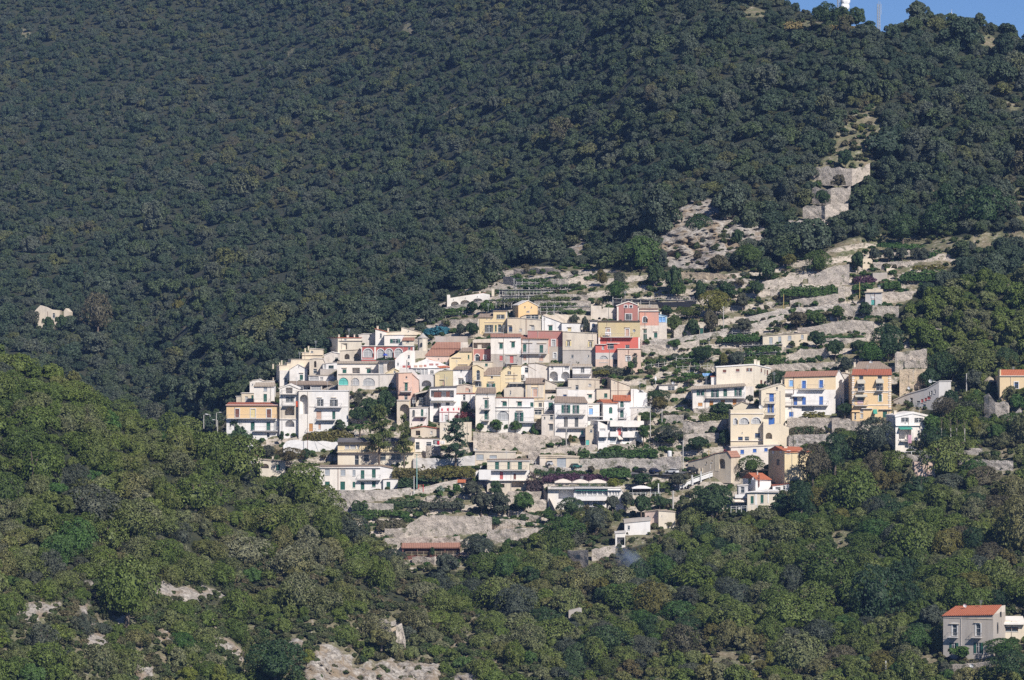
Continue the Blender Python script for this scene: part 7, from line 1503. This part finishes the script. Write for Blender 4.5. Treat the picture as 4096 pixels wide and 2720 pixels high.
Pg('second leafless pergola left of the three storey villa', 30, 345, 600, 320, 70, 7, '')
C(*D_)
Pg('leafless pergola right of the pink annex', 1330, 1260, 2352, 1140, 70, 11, 'v')
Pg('dark pergola under the concrete garden ramp', 1980, 930, 2352, 860, 60, 5, 'nv')
C(*H_)
Pg('netted vine pergola above the parked white car', 1330, 1240, 1510, 1235, 75, 4, 'nv')
C(*U_)
Pg('staked vines right of the olive row', 1180, 400, 1560, 375, 85, 8, 'v')
Pg('vine pergola on yellowing terrace under the long wall', 800, 740, 1200, 700, 60, 6, 'nv')
def Fence(label, pts, n, mat='wood', rails=2, name='wooden_fence', r=.06, dy=-.4, infill=None):
    sp = [(S(x, t), S(x, b)[1]) for x, t, b in pts]; xm = sp[0][0][0]; o = P3(xm, sp[0][1], D(xm, sp[0][1])+dy); root = empty(name, o); G = []
    for i in range(n):
        f = i/(n-1)*(len(sp)-1); j = min(int(f), len(sp)-2); f -= j; x = sp[j][0][0]*(1-f)+sp[j+1][0][0]*f; t = sp[j][0][1]*(1-f)+sp[j+1][0][1]*f; b = sp[j][1]*(1-f)+sp[j+1][1]*f
        Y = D(x, b)+dy; G.append((P3(x, t, Y)-o, P3(x, b, Y)-o))
    for A, Bq in G:
        q = MB(); q.tube(Bq-Vector((0, 0, .5)), A, r, r, 5); q.obj('post', mat, root)
    q = MB()
    for k in range(rails):
        for i in range(len(G)-1):
            f = .06+k*(.9/max(rails, 1)); q.tube(G[i][0].lerp(G[i][1], f), G[i+1][0].lerp(G[i+1][1], f), r*.7, r*.7, 4)
    q.obj('rails', mat, root)
    if infill:
        q = MB()
        for i in range(len(G)-1):
            s = Vector((0, .03, 0)); A = G[i][0].lerp(G[i][1], .3); B2 = G[i+1][0].lerp(G[i+1][1], .3); q.prism([A, B2, G[i+1][1], G[i][1]], [A+s, B2+s, G[i+1][1]+s, G[i][1]+s])
        q.obj('infill', infill, root)
    return tag(root, label, 'fence')
C(*PP)
Fence('white panelled ramp fence rising to the road', [(1250, 850, 920), (1460, 745, 830), (1720, 650, 740), (1900, 615, 690), (2000, 600, 660)], 9, 'frame', 2, 'ramp_fence', .09, -1.5, 'frame')
for x, t, b, l in ((1312, 768, 890, 'lowest tall white post of the ramp fence'), (1445, 712, 840, 'second tall white post of the ramp fence'), (1584, 655, 790, 'third tall white post of the ramp fence'), (1802, 600, 700, 'highest tall white post of the ramp fence'), (918, 842, 970, 'lone white post at the ramp bottom')):
    q = MB(); a = S(x, b); Y = D(*a)-1.7; h = (b-t)/3.92*K*Y; q.box(-.13, .13, -.13, .13, -.4, h); q.box(-.17, .17, -.17, .17, h, h+.08); o = q.obj('fence_post', 'frame'); o.location = P3(*a, Y); tag(o, l, 'post')
Fence('white railing of the parasol terrace', [(400, 985, 1030), (640, 975, 1020), (940, 970, 1020)], 9, 'frame', 2, 'terrace_railing', .06, -2.5)
Fence('row of stubby pale posts along the shaded road building', [(1385, 610, 650), (1550, 600, 640), (1720, 590, 630)], 7, 'C', 0, 'bollard_row', .14, -3)
Fence('turquoise wire fence along the concrete road wall', [(0, 330, 440), (300, 335, 440), (700, 370, 425), (830, 380, 420)], 11, 'polet', 3, 'wire_fence', .035, -.2)
C(*OO)
Fence('turquoise wire fence above the parked green car', [(1630, 340, 445), (2000, 350, 445), (2340, 335, 440)], 9, 'polet', 3, 'wire_fence', .035, -.2)
Fence('white ramp railing between villa and garage', [(860, 480, 540), (980, 480, 535), (1150, 500, 570), (1380, 560, 630)], 9, 'frame', 2, 'ramp_railing', .05, -1)
Fence('wooden rail fence before the cream villa arcade', [(380, 905, 950), (640, 905, 945), (900, 900, 940)], 8, 'wood', 2)
C(*N_)
Fence('wooden rail fence under the round topiary', [(1500, 1010, 1050), (1700, 985, 1035), (2180, 965, 1010)], 9, 'wood', 2)
C(*Q_)
Fence('long wooden rail fence on the rubble path', [(1000, 290, 330), (1200, 290, 325), (1340, 280, 310)], 7, 'wood', 2)
Fence('new yellow wooden rail on the rubble path', [(1340, 270, 295), (1540, 268, 295)], 4, 'OP', 2, r=.1)
Fence('wooden rail fence of the stable front', [(290, 530, 572), (790, 525, 572)], 10, 'wood', 3, dy=-1.4, r=.08)
Fence('crossed wooden rail fence right of the stable yard', [(720, 575, 610), (920, 560, 600)], 5, 'wood', 2, dy=-1, r=.08)
Fence('sloping handrail beside the rubble steps', [(1270, 460, 480), (1600, 355, 395)], 8, 'wood', 1)
Fence('old wooden rails left at the path end', [(20, 385, 405), (260, 345, 385)], 6, 'wood', 2)
C(*I_)
Fence('iron railing on the grey stone wall left of the arched windows', [(125, 1185, 1215), (500, 1245, 1280), (860, 1280, 1310)], 10, 'rail', 2, 'iron_railing', .03, -1)
C(*L_)
Fence('white pipe railing of the lowest terrace house deck', [(485, 1350, 1420), (690, 1345, 1410), (900, 1325, 1390)], 6, 'frame', 2, 'deck_railing', .07, -4)
C(*AC)
Fence('white picket posts along the road at far right', [(690, 10, 28), (750, 8, 26), (850, 2, 20)], 7, 'frame', 1, 'picket_fence', .1, -1)
def Pole(label, x, yt, yb, mat='pole', r=.13, name='utility_pole', dy=-.6, lamp=0, near=False, arm=True):
    a = S(x, yb); Y = D(*a)+dy; h = (yb-yt)/O_[2]*K*Y; root = empty(name, P3(*a, Y)); q = MB(); q.tube((0, 0, -.6), (0, 0, h), r, r*.7, 8); q.obj('shaft', mat, root)
    if lamp:
        q = MB(); q.tube((0, 0, h-.05), (lamp*.9, -.1, h+.15), .05, .04, 6); q.obj('bracket', mat, root); q = MB(); q.box(min(lamp*.7, lamp*1.3), max(lamp*.7, lamp*1.3), -.2, .0, h+.08, h+.2); q.obj('lamp_head', 'dish', root)
    elif arm:
        q = MB(); q.tube((-.5, 0, h-.3), (.5, 0, h-.3), .05, .05, 5); q.obj('crossarm', mat, root)
    return tag(root, label, 'street lamp' if lamp else 'pole')
C(*PP)
Pole('tall concrete pole right of the white parked car', 1302, 160, 655, r=.15)
Pole('yellow pole in front of the shaded road building', 1705, 318, 600, 'poley', dy=-4)
Pole('thick concrete pole with metal cap above the cream cottage', 1145, 950, 1262, r=.22, dy=-1)
Pole('thin turquoise pole on the concrete road wall', 290, 270, 440, 'polet', .07, arm=False)
C(*N_)
Pole('tall turquoise pole by the red gate', 1048, 375, 930, 'polet', .12, arm=False)
Pole('white pole left of the red gate', 1003, 720, 1030, 'frame', .11, arm=False)
C(*G_)
Pole('grey pole with crossarm under the twin balconies', 1588, 1060, 1350)
C(*H_)
Pole('grey pole between the white retaining house and vines', 1338, 690, 1235)
Pole('pale pole on the terraces right of the vines', 1520, 765, 1020)
C(*T_)
Pole('yellow green pole on the long ramp wall', 735, 615, 860, 'poley', arm=False)
Pole('yellow green pole left of the transformer cabin', 1688, 465, 735, 'poley', arm=False)
Pole('short pale post on the ramp below the vine row', 928, 735, 815, arm=False, name='post')
C(*S_)
Pole('grey pole beside the green garden door', 1862, 1080, 1370)
C(*K_)
Pole('tall pale street pole before the grey green tree', 1450, 365, 720, r=.16, arm=False)
Pole('street lamp at the end of the grey row house', 1003, 500, 745, lamp=-1, name='street_lamp', dy=-3)
Pole('thin dark pole beside the small gabled house', 722, 1150, 1560, 'bark', .06, arm=False, dy=-2)
C(*X_)
Pole('lone white post at the bottom right woods', 494, 1310, 1462, 'frame', .16, arm=False, dy=-3)
C(*Z_)
Pole('white street lamp at the far left end of the village', 1895, 1265, 1360, lamp=-1, name='street_lamp', dy=-5)
Pole('small street lamp farther left on the village road', 1830, 1215, 1335, lamp=-1, name='street_lamp', dy=-5)
Pole('leftmost street lamp on the village road', 1775, 1220, 1350, lamp=1, name='street_lamp', dy=-5)
Pole('street lamp against the forest left of the ochre house', 1885, 1200, 1340, lamp=1, name='street_lamp', dy=-5)
C(*M_)
Pole('grey pole among the olive brown shrubs at left', 665, 220, 445, arm=False, r=.09)
Pole('rusty pole before the canvas cover', 1293, 30, 290, 'br', .07, arm=False, dy=-4)
C(*H_)
q = MB(); a = S(1420, 390); Y = D(*a)-1; h = 140/3.92*K*Y; r = empty('white_statue', P3(*a, Y)); q.tube((0, 0, -.5), (0, 0, h*.5), .07, .06, 6); q.obj('pedestal', 'pole', r)
q = MB(); q.lathe([(.0, h*.48), (.28, h*.5), (.30, h*.62), (.24, h*.78), (.12, h*.85), (.1, h*.87), (.17, h*.92), (.15, h*.98), (0, h)], 12); q.obj('figure', 'canvas', r); tag(r, 'bright white statue on a thin pole by the black roofed shed', 'statue')
def dish(label, x, y, rad, yref, dy=2, mat='dish', tilt=-20):
    a = S(x, y); xr, yr = S(x, yref); Y = D(xr, yr)+dy; k = rad/O_[2]*K*Y; r = empty('satellite_dish', P3(*a, Y)); q = MB()
    pr = [(k*t, .28*k*t*t) for t in (0.001, .4, .7, .9, 1)]; q.lathe(pr, 18); q.lathe([(a_, b_+.03) for a_, b_ in pr], 18); o = q.obj('bowl', mat, r); o.rotation_euler = (R(100), 0, R(tilt))
    q = MB(); q.tube((0, .05, 0), (0, .3, -k*2.2), .04, .04, 5); q.tube((0, -.05, -k*.5), (0, -k*1.1, -k*.1), .03, .03, 5); q.obj('mount', 'rail', r); return tag(r, label, 'satellite dish')
C(*J_)
dish('white satellite dish on the orange house ridge', 1115, 268, 26, 1185, 5)
dish('large white dish among shrubs left of the grey row house', 2048, 562, 30, 1000, -1)
dish('small white dish at the left end of the grey row house', 1710, 672, 24, 1050, -1)
C(*L_)
dish('white dish on the red roof of the shaded gable house', 1632, 465, 26, 930, -2)
dish('second dish at the end of the red roof', 1703, 452, 18, 930, 0)
dish('dish on the stove pipe house wall', 848, 918, 26, 1140, -3)
C(*H_)
dish('white dish behind the black roofed shed', 1700, 358, 26, 500, 3)
C(*D_)
dish('grey dish on the olive facade balcony', 1165, 715, 24, 1010, -2, 'steel')
C(*X_)
dish('white dish above the red roof of the country house', 1560, 566, 25, 1250, 2)
dish('white dish on the garden wall below the country house', 1648, 1372, 28, 1480, -2)
C(*I_)
dish('white dish at the corner gable of the arched window house', 1350, 968, 34, 1320, -2)
C(*N_)
dish('white dish below the big rubble wall', 1978, 308, 28, 445, 0)
dish('small dish with rusty centre beside the workshop', 2142, 430, 18, 460, -1)
C(*OO)
# parasols and canopies
def parasol(label, x0, x1, yt, yb, yref, mat='canvasc', dy=3, square=True, name='parasol'):
    a = S((x0+x1)/2, yb); xr, yr = S((x0+x1)/2, yref); Y = D(xr, yr)+dy; k = K*Y; w = (x1-x0)/O_[2]*k/2; h = (yb-yt)/O_[2]*k; r = empty(name, P3(*a, Y)); q = MB(); n = 4 if square else 12
    for i in range(n):
        t0 = 2*math.pi*(i+.5)/n; t1 = 2*math.pi*(i+1.5)/n; rr = w*(1.414 if square else 1); A = Vector((rr*math.cos(t0), rr*math.sin(t0), h*.35)); B2 = Vector((rr*math.cos(t1), rr*math.sin(t1), h*.35)); c_ = Vector((0, 0, h)); m1 = A.lerp(c_, .5)+Vector((0, 0, h*.08)); m2 = B2.lerp(c_, .5)+Vector((0, 0, h*.08))
        q.poly([A, B2, m2, m1]); q.poly([m1, m2, c_]); q.poly([A, B2, B2-Vector((0, 0, .22)), A-Vector((0, 0, .22))])
    q.obj('canopy', mat, r); q = MB(); q.tube((0, 0, -1.5), (0, 0, h), .05, .05, 6)
    if square:
        for sx in (-w*.95, w*.95): q.tube((sx, -w*.9, -1.4), (sx, -w*.9, h*.35), .05, .05, 5)
    q.obj('pole', 'rail', r); return tag(r, label, 'parasol')
parasol('leftmost cream canopy parasol on the restaurant roof', 1248, 1512, 762, 835, 1225, dy=4)
parasol('middle cream canopy parasol on the restaurant roof', 1524, 1780, 768, 835, 1225, dy=4)
parasol('rightmost cream canopy parasol on the restaurant roof', 1784, 2056, 768, 835, 1225, dy=4)
C(*PP); parasol('white canopy parasol on the terrace right of the restaurant', 498, 795, 862, 920, 1030, 'canvas', 1)
C(*B_); parasol('blue parasol on the red house terrace', 900, 985, 680, 715, 800, 'blueC', -1.5, False)
V('terrace_plants', 'row of dark potted plants on the red house terrace', 805, 738, 1095, 792, 'oak', 1.2, 'plants', dy=-1.5)
C(*K_); parasol('thatched sunshade near the pale orange house', 1720, 1910, 410, 530, 660, 'thatch', 0, False, 'thatched_sunshade')
# cars
def car(label, x0, x1, yt, yb, mat, rot=35, dy=-1.2, flip=1):
    a = S((x0+x1)/2, yb); Y = D(*a)+dy; k = K*Y; W = (x1-x0)/O_[2]*k; L = max(2.6, min(4.0, (W-1.2*math.sin(R(rot)))/math.cos(R(rot)))); H = max(1.15, (yb-yt)/O_[2]*k); r = empty('parked_car', P3(*a, Y)+Vector((0, 0, .02)), R(rot if flip > 0 else -rot)); hw = .78
    def ext(prof, w, name, m):
        q = MB(); q.prism([(x*L*flip, -w, z*H) for x, z in prof], [(x*L*flip, w, z*H) for x, z in prof]); return q.obj(name, m, r)
    ext([(-.5, .2), (.5, .2), (.5, .48), (.47, .56), (.2, .62), (.10, .66), (-.40, .66), (-.5, .58)], hw, 'body', mat)
    ext([(.21, .62), (.05, .93), (-.34, .93), (-.46, .64)], hw*.9, 'window', 'k'); ext([(.06, .925), (.02, 1), (-.28, 1), (-.35, .925)], hw*.86, 'roof', mat)
    wm = MB(); wm.prism([(.29*math.cos(t), -.1, .29*math.sin(t)) for t in [i*math.pi/6 for i in range(12)]], [(.29*math.cos(t), .1, .29*math.sin(t)) for t in [i*math.pi/6 for i in range(12)]]); me = wm.mesh('wheel'); me.materials.append(MATS['tyre'])
    for sx in (-.31, .31):
        for sy in (-hw, hw): o = bpy.data.objects.new('wheel', me); COL.objects.link(o); o.parent = r; o.location = (sx*L, sy, .29)
    for sy in (-hw*.7, hw*.7): q = MB(); q.box(*sorted((L*.49*flip, L*.505*flip)), sy-.14, sy+.14, H*.42, H*.54); q.obj('headlight', 'dish', r)
    return tag(r, label, 'car')
C(*PP)
car('dark grey car parked leftmost in front of the concrete wall', 563, 715, 612, 665, 'carK', 35, flip=-1)
car('navy blue car parked between the grey and white cars', 780, 940, 615, 672, 'carN', 35)
car('white car parked rightmost of the row', 1030, 1235, 615, 680, 'carW', 30, flip=-1)
car('small dark car beside the pale posts', 1400, 1500, 615, 650, 'carK', 40, dy=-3.2)
C(*OO)
car('dark green car parked right of the garage door', 1492, 1672, 545, 598, 'carG', 30)
car('silver car half hidden by the ramp railing', 1108, 1250, 505, 555, 'carS', 30)
# laundry, tarpaulin, bins, sign
def cloth(name, label, x0, y0, x1, y1, yref, mat, dy=-1.3, cat='cloth'):
    a = S(x0, y0); b = S(x1, y1); xr, yr = S(x0, yref); Y = D(xr, yr)+dy; k = K*Y; w = (b[0]-a[0])*k; h = (b[1]-a[1])*k; q = MB(); n = 8
    A = [(w*i/n, .06*math.sin(i*1.9), h) for i in range(n+1)]; B2 = [(w*i/n, .1*math.sin(i*2.3+1), 0) for i in range(n+1)]
    for i in range(n): q.prism([A[i], A[i+1], B2[i+1], B2[i]], [tuple(Vector(p)+Vector((0, .02, 0))) for p in (A[i], A[i+1], B2[i+1], B2[i])])
    o = q.obj(name, mat); o.location = P3(a[0], b[1], Y); return tag(o, label, cat)
C(*F_)
cloth('laundry', 'red cloth hanging on the laundry line', 1525, 1115, 1560, 1168, 1260, 'redc', -.9); cloth('laundry', 'white cloth hanging right of the red cloth', 1570, 1110, 1640, 1160, 1260, 'canvas', -.9); cloth('laundry', 'grey cloth hanging left of the red cloth', 1480, 1112, 1520, 1160, 1260, 'steel', -.9)
C(*J_)
cloth('towel', 'pink towel over the orange house balcony rail', 890, 870, 988, 946, 1185, 'pinkc', -1.65); cloth('towel', 'pale pink sheet hung on the small gabled house', 1692, 1410, 1752, 1540, 1640, 'pinkc', -2.2)
C(*E_); cloth('towel', 'orange red towel on the white balcony rail', 1266, 490, 1294, 578, 1020, 'orange', -1.9)
C(*D_); cloth('laundry', 'white laundry on the olive facade balcony', 705, 735, 800, 785, 1010, 'canvas', -1.7)
C(*I_); cloth('tarpaulin', 'blue tarpaulin hung below the leafless pergola', 430, 442, 582, 500, 520, 'l', -.5); cloth('tarpaulin', 'dark blue tarpaulin under the shed left of the villa', 252, 440, 345, 480, 500, 'B', -.5)
C(*PP)
q = MB(); q.lathe([(0, 0), (.5, 0), (.55, .5), (.55, 1.6), (.4, 1.75), (0, 1.8)], 14); o = q.obj('water_tank', 'dish'); a = S(1090, 440); o.location = P3(*a, D(*a)-1); tag(o, 'white round water tank in the shed below the fig', 'tank')
q = MB(); q.box(-.85, .85, 0, .08, 0, 1.0); a = S(1785, 605); Y = D(*a)-4.5; r = empty('road_sign', P3(*a, Y)); q.obj('board', 'canvas', r)
for zz, ww in ((.72, .5), (.5, .62), (.28, .45)): q = MB(); q.box(-ww, ww, -.012, .001, zz-.05, zz+.05); q.obj('writing', 'pinkc', r)
q = MB(); q.tube((-.7, .05, -1.5), (-.7, .05, 0), .05, .05, 6); q.tube((.7, .05, -1.5), (.7, .05, 0), .05, .05, 6); q.obj('post', 'rail', r); tag(r, 'white sign board with faint red lines on the ramp', 'sign')
C(*OO)
q = MB(); a = S(98, 600); Y = D(*a)-1.3; q.box(-.3, .3, 0, .06, 0, .62); r = empty('wall_plaque', P3(*a, Y)); q.obj('plate', 'G', r)
q = MB(); q.box(-.16, -.08, -.02, .0, .1, .52); [q.box(-.08, .16, -.02, .0, z, z+.08) for z in (.1, .27, .44)]; q.obj('letter', 'canvas', r); tag(r, 'small plaque with a white letter E on the rubble wall', 'plaque')
C(*N_)
q = MB(); a = S(1110, 950); Y = D(*a)-1; h = 95/3.92*K*Y
r = empty('gate', P3(*a, Y)); w_ = .6
for x_ in (-w_, w_): q = MB(); q.box(x_-.06, x_+.06, -.05, .05, -.3, h); q.obj('gate_post', 'redc', r)
q = MB(); q.box(-w_, w_, -.04, .04, h-.1, h); [q.box(-w_+.2*i, -w_+.2*i+.04, -.02, .02, .1, h*.9) for i in range(1, 6)]; q.obj('gate_leaf', 'br', r); tag(r, 'red framed gate at the foot of the turquoise pole', 'gate')
B('gate_lodge', 'tiny red roofed gate lodge on the ramp', [(1690, 815), (1810, 815)], 900, 'C', [(1740, 832, 1772, 895, 'Ddk')], roof=('tile', 'TO', 775), dep=2, dy=-1, cat='lodge')
C(*L_); V('tile_heap', 'heap of red roof tiles on the road building', 368, 455, 470, 560, 'redl', 1, 'tiles', dy=-2, kind='thing')
# bell tower and dome of the church
C(*B_)
a = S(1530, 760); Y = D(*a)-.5; k = K*Y/3.92; r = empty('bell_tower', P3(*a, Y)); q = MB(); w_ = 75*k
q.box(-115*k, 75*k, 0, 4, -2, 125*k); q.obj('base', 'CO', r); q = MB(); q.lathe([(w_, 125*k), (w_, 310*k), (w_*1.12, 312*k), (w_*1.12, 325*k), (w_, 327*k)], 8, 0, w_); q.obj('drum', 'C', r)
q = MB(); q.lathe([(w_*1.2, 325*k), (w_*.75, 345*k), (w_*.3, 380*k), (.02, 402*k)], 12, 0, w_); q.obj('roof', 'G', r)
q = MB(); p_ = arch_pts(-34*k, -4*k, 185*k, 248*k); q.prism([(u, -.05, v) for u, v in p_], [(u, .4, v) for u, v in p_]); q.obj('window', 'k', r); tag(r, 'round bell tower with a conical grey roof beside the church', 'bell tower')
C(*C_)
a = S(640, 880); Y = D(*a)+2; k = K*Y/3.92; r = empty('church_dome', P3(*a, Y)); w_ = 128*k
q = MB(); q.lathe([(w_, -2), (w_, 60*k), (w_*1.06, 62*k), (w_*1.06, 72*k)], 20, 0, w_); q.obj('drum', 'C', r); q = MB(); q.lathe([(w_*1.08, 72*k), (w_*.8, 100*k), (w_*.45, 130*k), (w_*.1, 152*k), (.02, 155*k)], 20, 0, w_); q.obj('roof', 'TW', r); tag(r, 'low tan dome on a cream drum behind the church', 'dome')
# masts on the summit
C(*W_)
def mast(label, x, yt, yb, w, mat='steel', lat=True, name='radio_mast'):
    a = S(x, yb); px, py = a; Y = D(px, min(py, 170))+fold(px, 170)+2; k = K*Y; h = (yb-yt)/O_[2]*k; r = empty(name, P3(px, py, Y)); w = w/O_[2]*k/2; q = MB()
    if lat:
        for sx in (-w, w):
            for sy in (-w, w): q.tube((sx, sy, -14), (sx*.9, sy*.9, h), .11, .09, 5)
        n = 9
        for i in range(n):
            z0 = h*i/n; z1 = h*(i+1)/n
            for sy in (-w, w): q.tube((-w, sy, z0), (w, sy, z1), .05, .05, 4); q.tube((w, sy, z0), (-w, sy, z1), .05, .05, 4); q.tube((-w, sy, z0), (w, sy, z0), .05, .05, 4)
        q.obj('lattice', mat, r); q = MB()
        for i in range(5): q.tube((w*(1+i % 2), 0, h*(.5+.1*i)), (w*(1+i % 2), 0, h*(.5+.1*i)+1.6), .06, .06, 4)
        q.tube((0, 0, h), (0, 0, h*1.12), .07, .04, 5); q.obj('antenna', mat, r)
    else: q.tube((0, 0, -14), (0, 0, h), .16, .05, 6); q.obj('shaft', mat, r); q = MB(); q.tube((-.7, 0, -2), (-.05, 0, h*.7), .05, .05, 4); q.tube((.9, 0, -2), (.05, 0, h*.7), .05, .05, 4); q.obj('stay', mat, r)
    tag(r, label, 'mast'); return r, h, w
mast('slim lattice radio mast standing in the saddle of the ridge', 1217, 30, 240, 22)
r, h, w = mast('radio mast with two round white drum antennas behind the ridge trees', 912, -60, 120, 40)
for z, x_ in ((.60, .9), (.36, .7)):
    q = MB(); q.lathe([(0, -.9), (1.35, -.9), (1.45, -.2), (1.45, .5), (1.1, .9), (0, 1.05)], 18); o = q.obj('drum_antenna', 'dish', r); o.location = (w+x_, -1.2, h*z); o.rotation_euler = (R(90), 0, R(15))
mast('thin white whip mast on the right summit', 1792, 72, 150, 6, 'frame', False)
# smoke from a small fire in the woods
m = bpy.data.materials.new('smoke'); m.use_nodes = True; nt = m.node_tree; nt.nodes.clear(); o_ = nt.nodes.new('ShaderNodeOutputMaterial'); pv = nt.nodes.new('ShaderNodeVolumePrincipled'); pv.inputs['Color'].default_value = (.55, .68, .95, 1)
tc = nd(nt, 'ShaderNodeTexCoord'); ln = nd(nt, 'ShaderNodeVectorMath', operation='LENGTH'); nt.links.new(tc.outputs['Object'], ln.inputs[0]); nn = nz(nt, tc.outputs['Object'], 2.4, 3)
f1 = ramp(nt, ln.outputs['Value'], .0, .95, 1, 0); f2 = ramp(nt, nn, .40, .66); pw = nd(nt, 'ShaderNodeMath', operation='POWER'); pw.inputs[1].default_value = 1.3; nt.links.new(f1, pw.inputs[0]); mu = nd(nt, 'ShaderNodeMath', operation='MULTIPLY'); nt.links.new(pw.outputs[0], mu.inputs[0]); nt.links.new(f2, mu.inputs[1]); m2 = nd(nt, 'ShaderNodeMath', operation='MULTIPLY'); nt.links.new(mu.outputs[0], m2.inputs[0]); m2.inputs[1].default_value = 1.0
nt.links.new(m2.outputs[0], pv.inputs['Density']); nt.links.new(pv.outputs[0], o_.inputs['Volume'])
C(*AB); a = S(1150, 560); Y = D(*a)-11; vs, fs = ico(2, (1, 1, 1), (0, 0, 0)); me = bpy.data.meshes.new('smoke'); me.from_pydata(vs, [], fs); o = mk('smoke', me, m); o.location = P3(*a, Y); o.scale = (3.4, 2.6, 7.0); o.rotation_euler = (0, R(-38), 0); tag(o, 'blue grey smoke drifting from a small fire in the woods', 'smoke', kind='stuff')
# the road beside the parked cars
def road(name, pts, mat, dy=0):
    L_s = []
    for x, t, b in pts:
        a = S(x, t); c_ = S(x, b); L_s.append((P3(a[0], a[1], D(*a)+dy-.2), P3(c_[0], c_[1], D(*c_)+dy-.5)))
    q = MB()
    for i in range(len(L_s)-1): q.poly([L_s[i][0], L_s[i+1][0], L_s[i+1][1], L_s[i][1]])
    o = q.obj(name, mat); return tag(o, kind='structure')
C(*PP); road('village_road', [(0, 605, 640), (500, 655, 690), (900, 670, 705), (1350, 650, 700), (1700, 610, 660), (1990, 580, 640)], 'asph', -1)

def wire(label, pts, sag=1.2, dy=-1.2):
    P = [P3(*S(x, y), D(*S(x, yr))+dy) for x, y, yr in pts]; o = P[0].copy(); q = MB()
    for i in range(len(P)-1):
        pr = None
        for k in range(11):
            f = k/10; p = P[i].lerp(P[i+1], f)-o; p.z -= sag*4*f*(1-f)
            if pr is not None: q.tube(pr, p, .028, .028, 4)
            pr = p
    w_ = q.obj('power_line', 'net'); w_.location = o; return tag(w_, label, 'wire')
C(*H_); wire('thin cable strung across the apartment block toward the grey poles', [(450, 1010, 1300), (1338, 700, 1235), (1520, 775, 1020)]); wire('second thin cable from the grey pole down past the concrete wall', [(1338, 720, 1235), (2150, 1180, 1400)])
C(*PP); wire('cable from the concrete pole to the yellow pole', [(1302, 175, 655), (1705, 325, 600), (2050, 295, 600)], dy=-3)
C(*N_); wire('cable over the cedar court from the turquoise pole', [(400, 60, 600), (1048, 385, 930), (1900, 160, 560)]); 
C(*M_); wire('cable along the restaurant terrace cover', [(850, 80, 290), (1293, 60, 290), (1900, 330, 480)])
C(*T_); wire('cable along the terraces between the yellow green poles', [(735, 625, 860), (1688, 475, 735), (2300, 760, 900)], 2)
# ------------------------------------------------------------------ air, light, camera
m = bpy.data.materials.new('haze_air'); m.use_nodes = True; nt = m.node_tree; nt.nodes.clear()
o_ = nt.nodes.new('ShaderNodeOutputMaterial'); pv = nt.nodes.new('ShaderNodeVolumePrincipled')
pv.inputs['Color'].default_value = (.30, .50, 1, 1); pv.inputs['Density'].default_value = 5.8e-5; pv.inputs['Anisotropy'].default_value = 0
nt.links.new(pv.outputs[0], o_.inputs['Volume'])
hb = MB(); hb.box(-1300, 1300, -30, 2500, -240, 330)
hz_ = hb.obj('haze', m); tag(hz_, 'thin blue summer haze between viewer and mountain', 'haze', kind='stuff')

w = bpy.data.worlds.new('World'); SC.world = w; w.use_nodes = True; nt = w.node_tree
bg = nt.nodes['Background']; sky = nt.nodes.new('ShaderNodeTexSky'); sky.sky_type = 'NISHITA'; sky.sun_disc = False
EL, AZ = 40, 33
sky.sun_elevation = R(EL); sky.sun_rotation = R(180-AZ); sky.altitude = 3000; sky.air_density = 1; sky.dust_density = .0; sky.ozone_density = 6
mx = nt.nodes.new('ShaderNodeMix'); mx.data_type = 'RGBA'; mx.blend_type = 'MULTIPLY'; mx.inputs[0].default_value = 1; mx.inputs[7].default_value = (.80, .88, 1.05, 1)
nt.links.new(sky.outputs[0], mx.inputs[6]); nt.links.new(mx.outputs[2], bg.inputs[0]); bg.inputs[1].default_value = .072
l = bpy.data.lights.new('sun', 'SUN'); l.energy = 5.0; l.angle = R(.53); l.color = (1, .945, .87)
lo = bpy.data.objects.new('sun', l); COL.objects.link(lo)
sv = Vector((math.sin(R(AZ))*math.cos(R(EL)), -math.cos(R(AZ))*math.cos(R(EL)), math.sin(R(EL))))
lo.rotation_euler = sv.to_track_quat('Z', 'Y').to_euler()
cam = bpy.data.cameras.new('camera'); co = bpy.data.objects.new('camera', cam); COL.objects.link(co)
cam.sensor_width = 36; cam.lens = 36/(4096*K); cam.clip_start = 1; cam.clip_end = 8000
co.rotation_euler = (R(90), 0, 0); SC.camera = co
SC.view_settings.view_transform = 'Standard'; SC.view_settings.look = 'None'; SC.view_settings.exposure = .18; SC.view_settings.gamma = 1
cy = SC.cycles; cy.max_bounces = 5; cy.diffuse_bounces = 2; cy.glossy_bounces = 2; cy.transmission_bounces = 2; cy.volume_bounces = 0; cy.transparent_max_bounces = 8
cy.use_denoising = False; cy.caustics_reflective = False; cy.caustics_refractive = False
SC.render.film_transparent = False
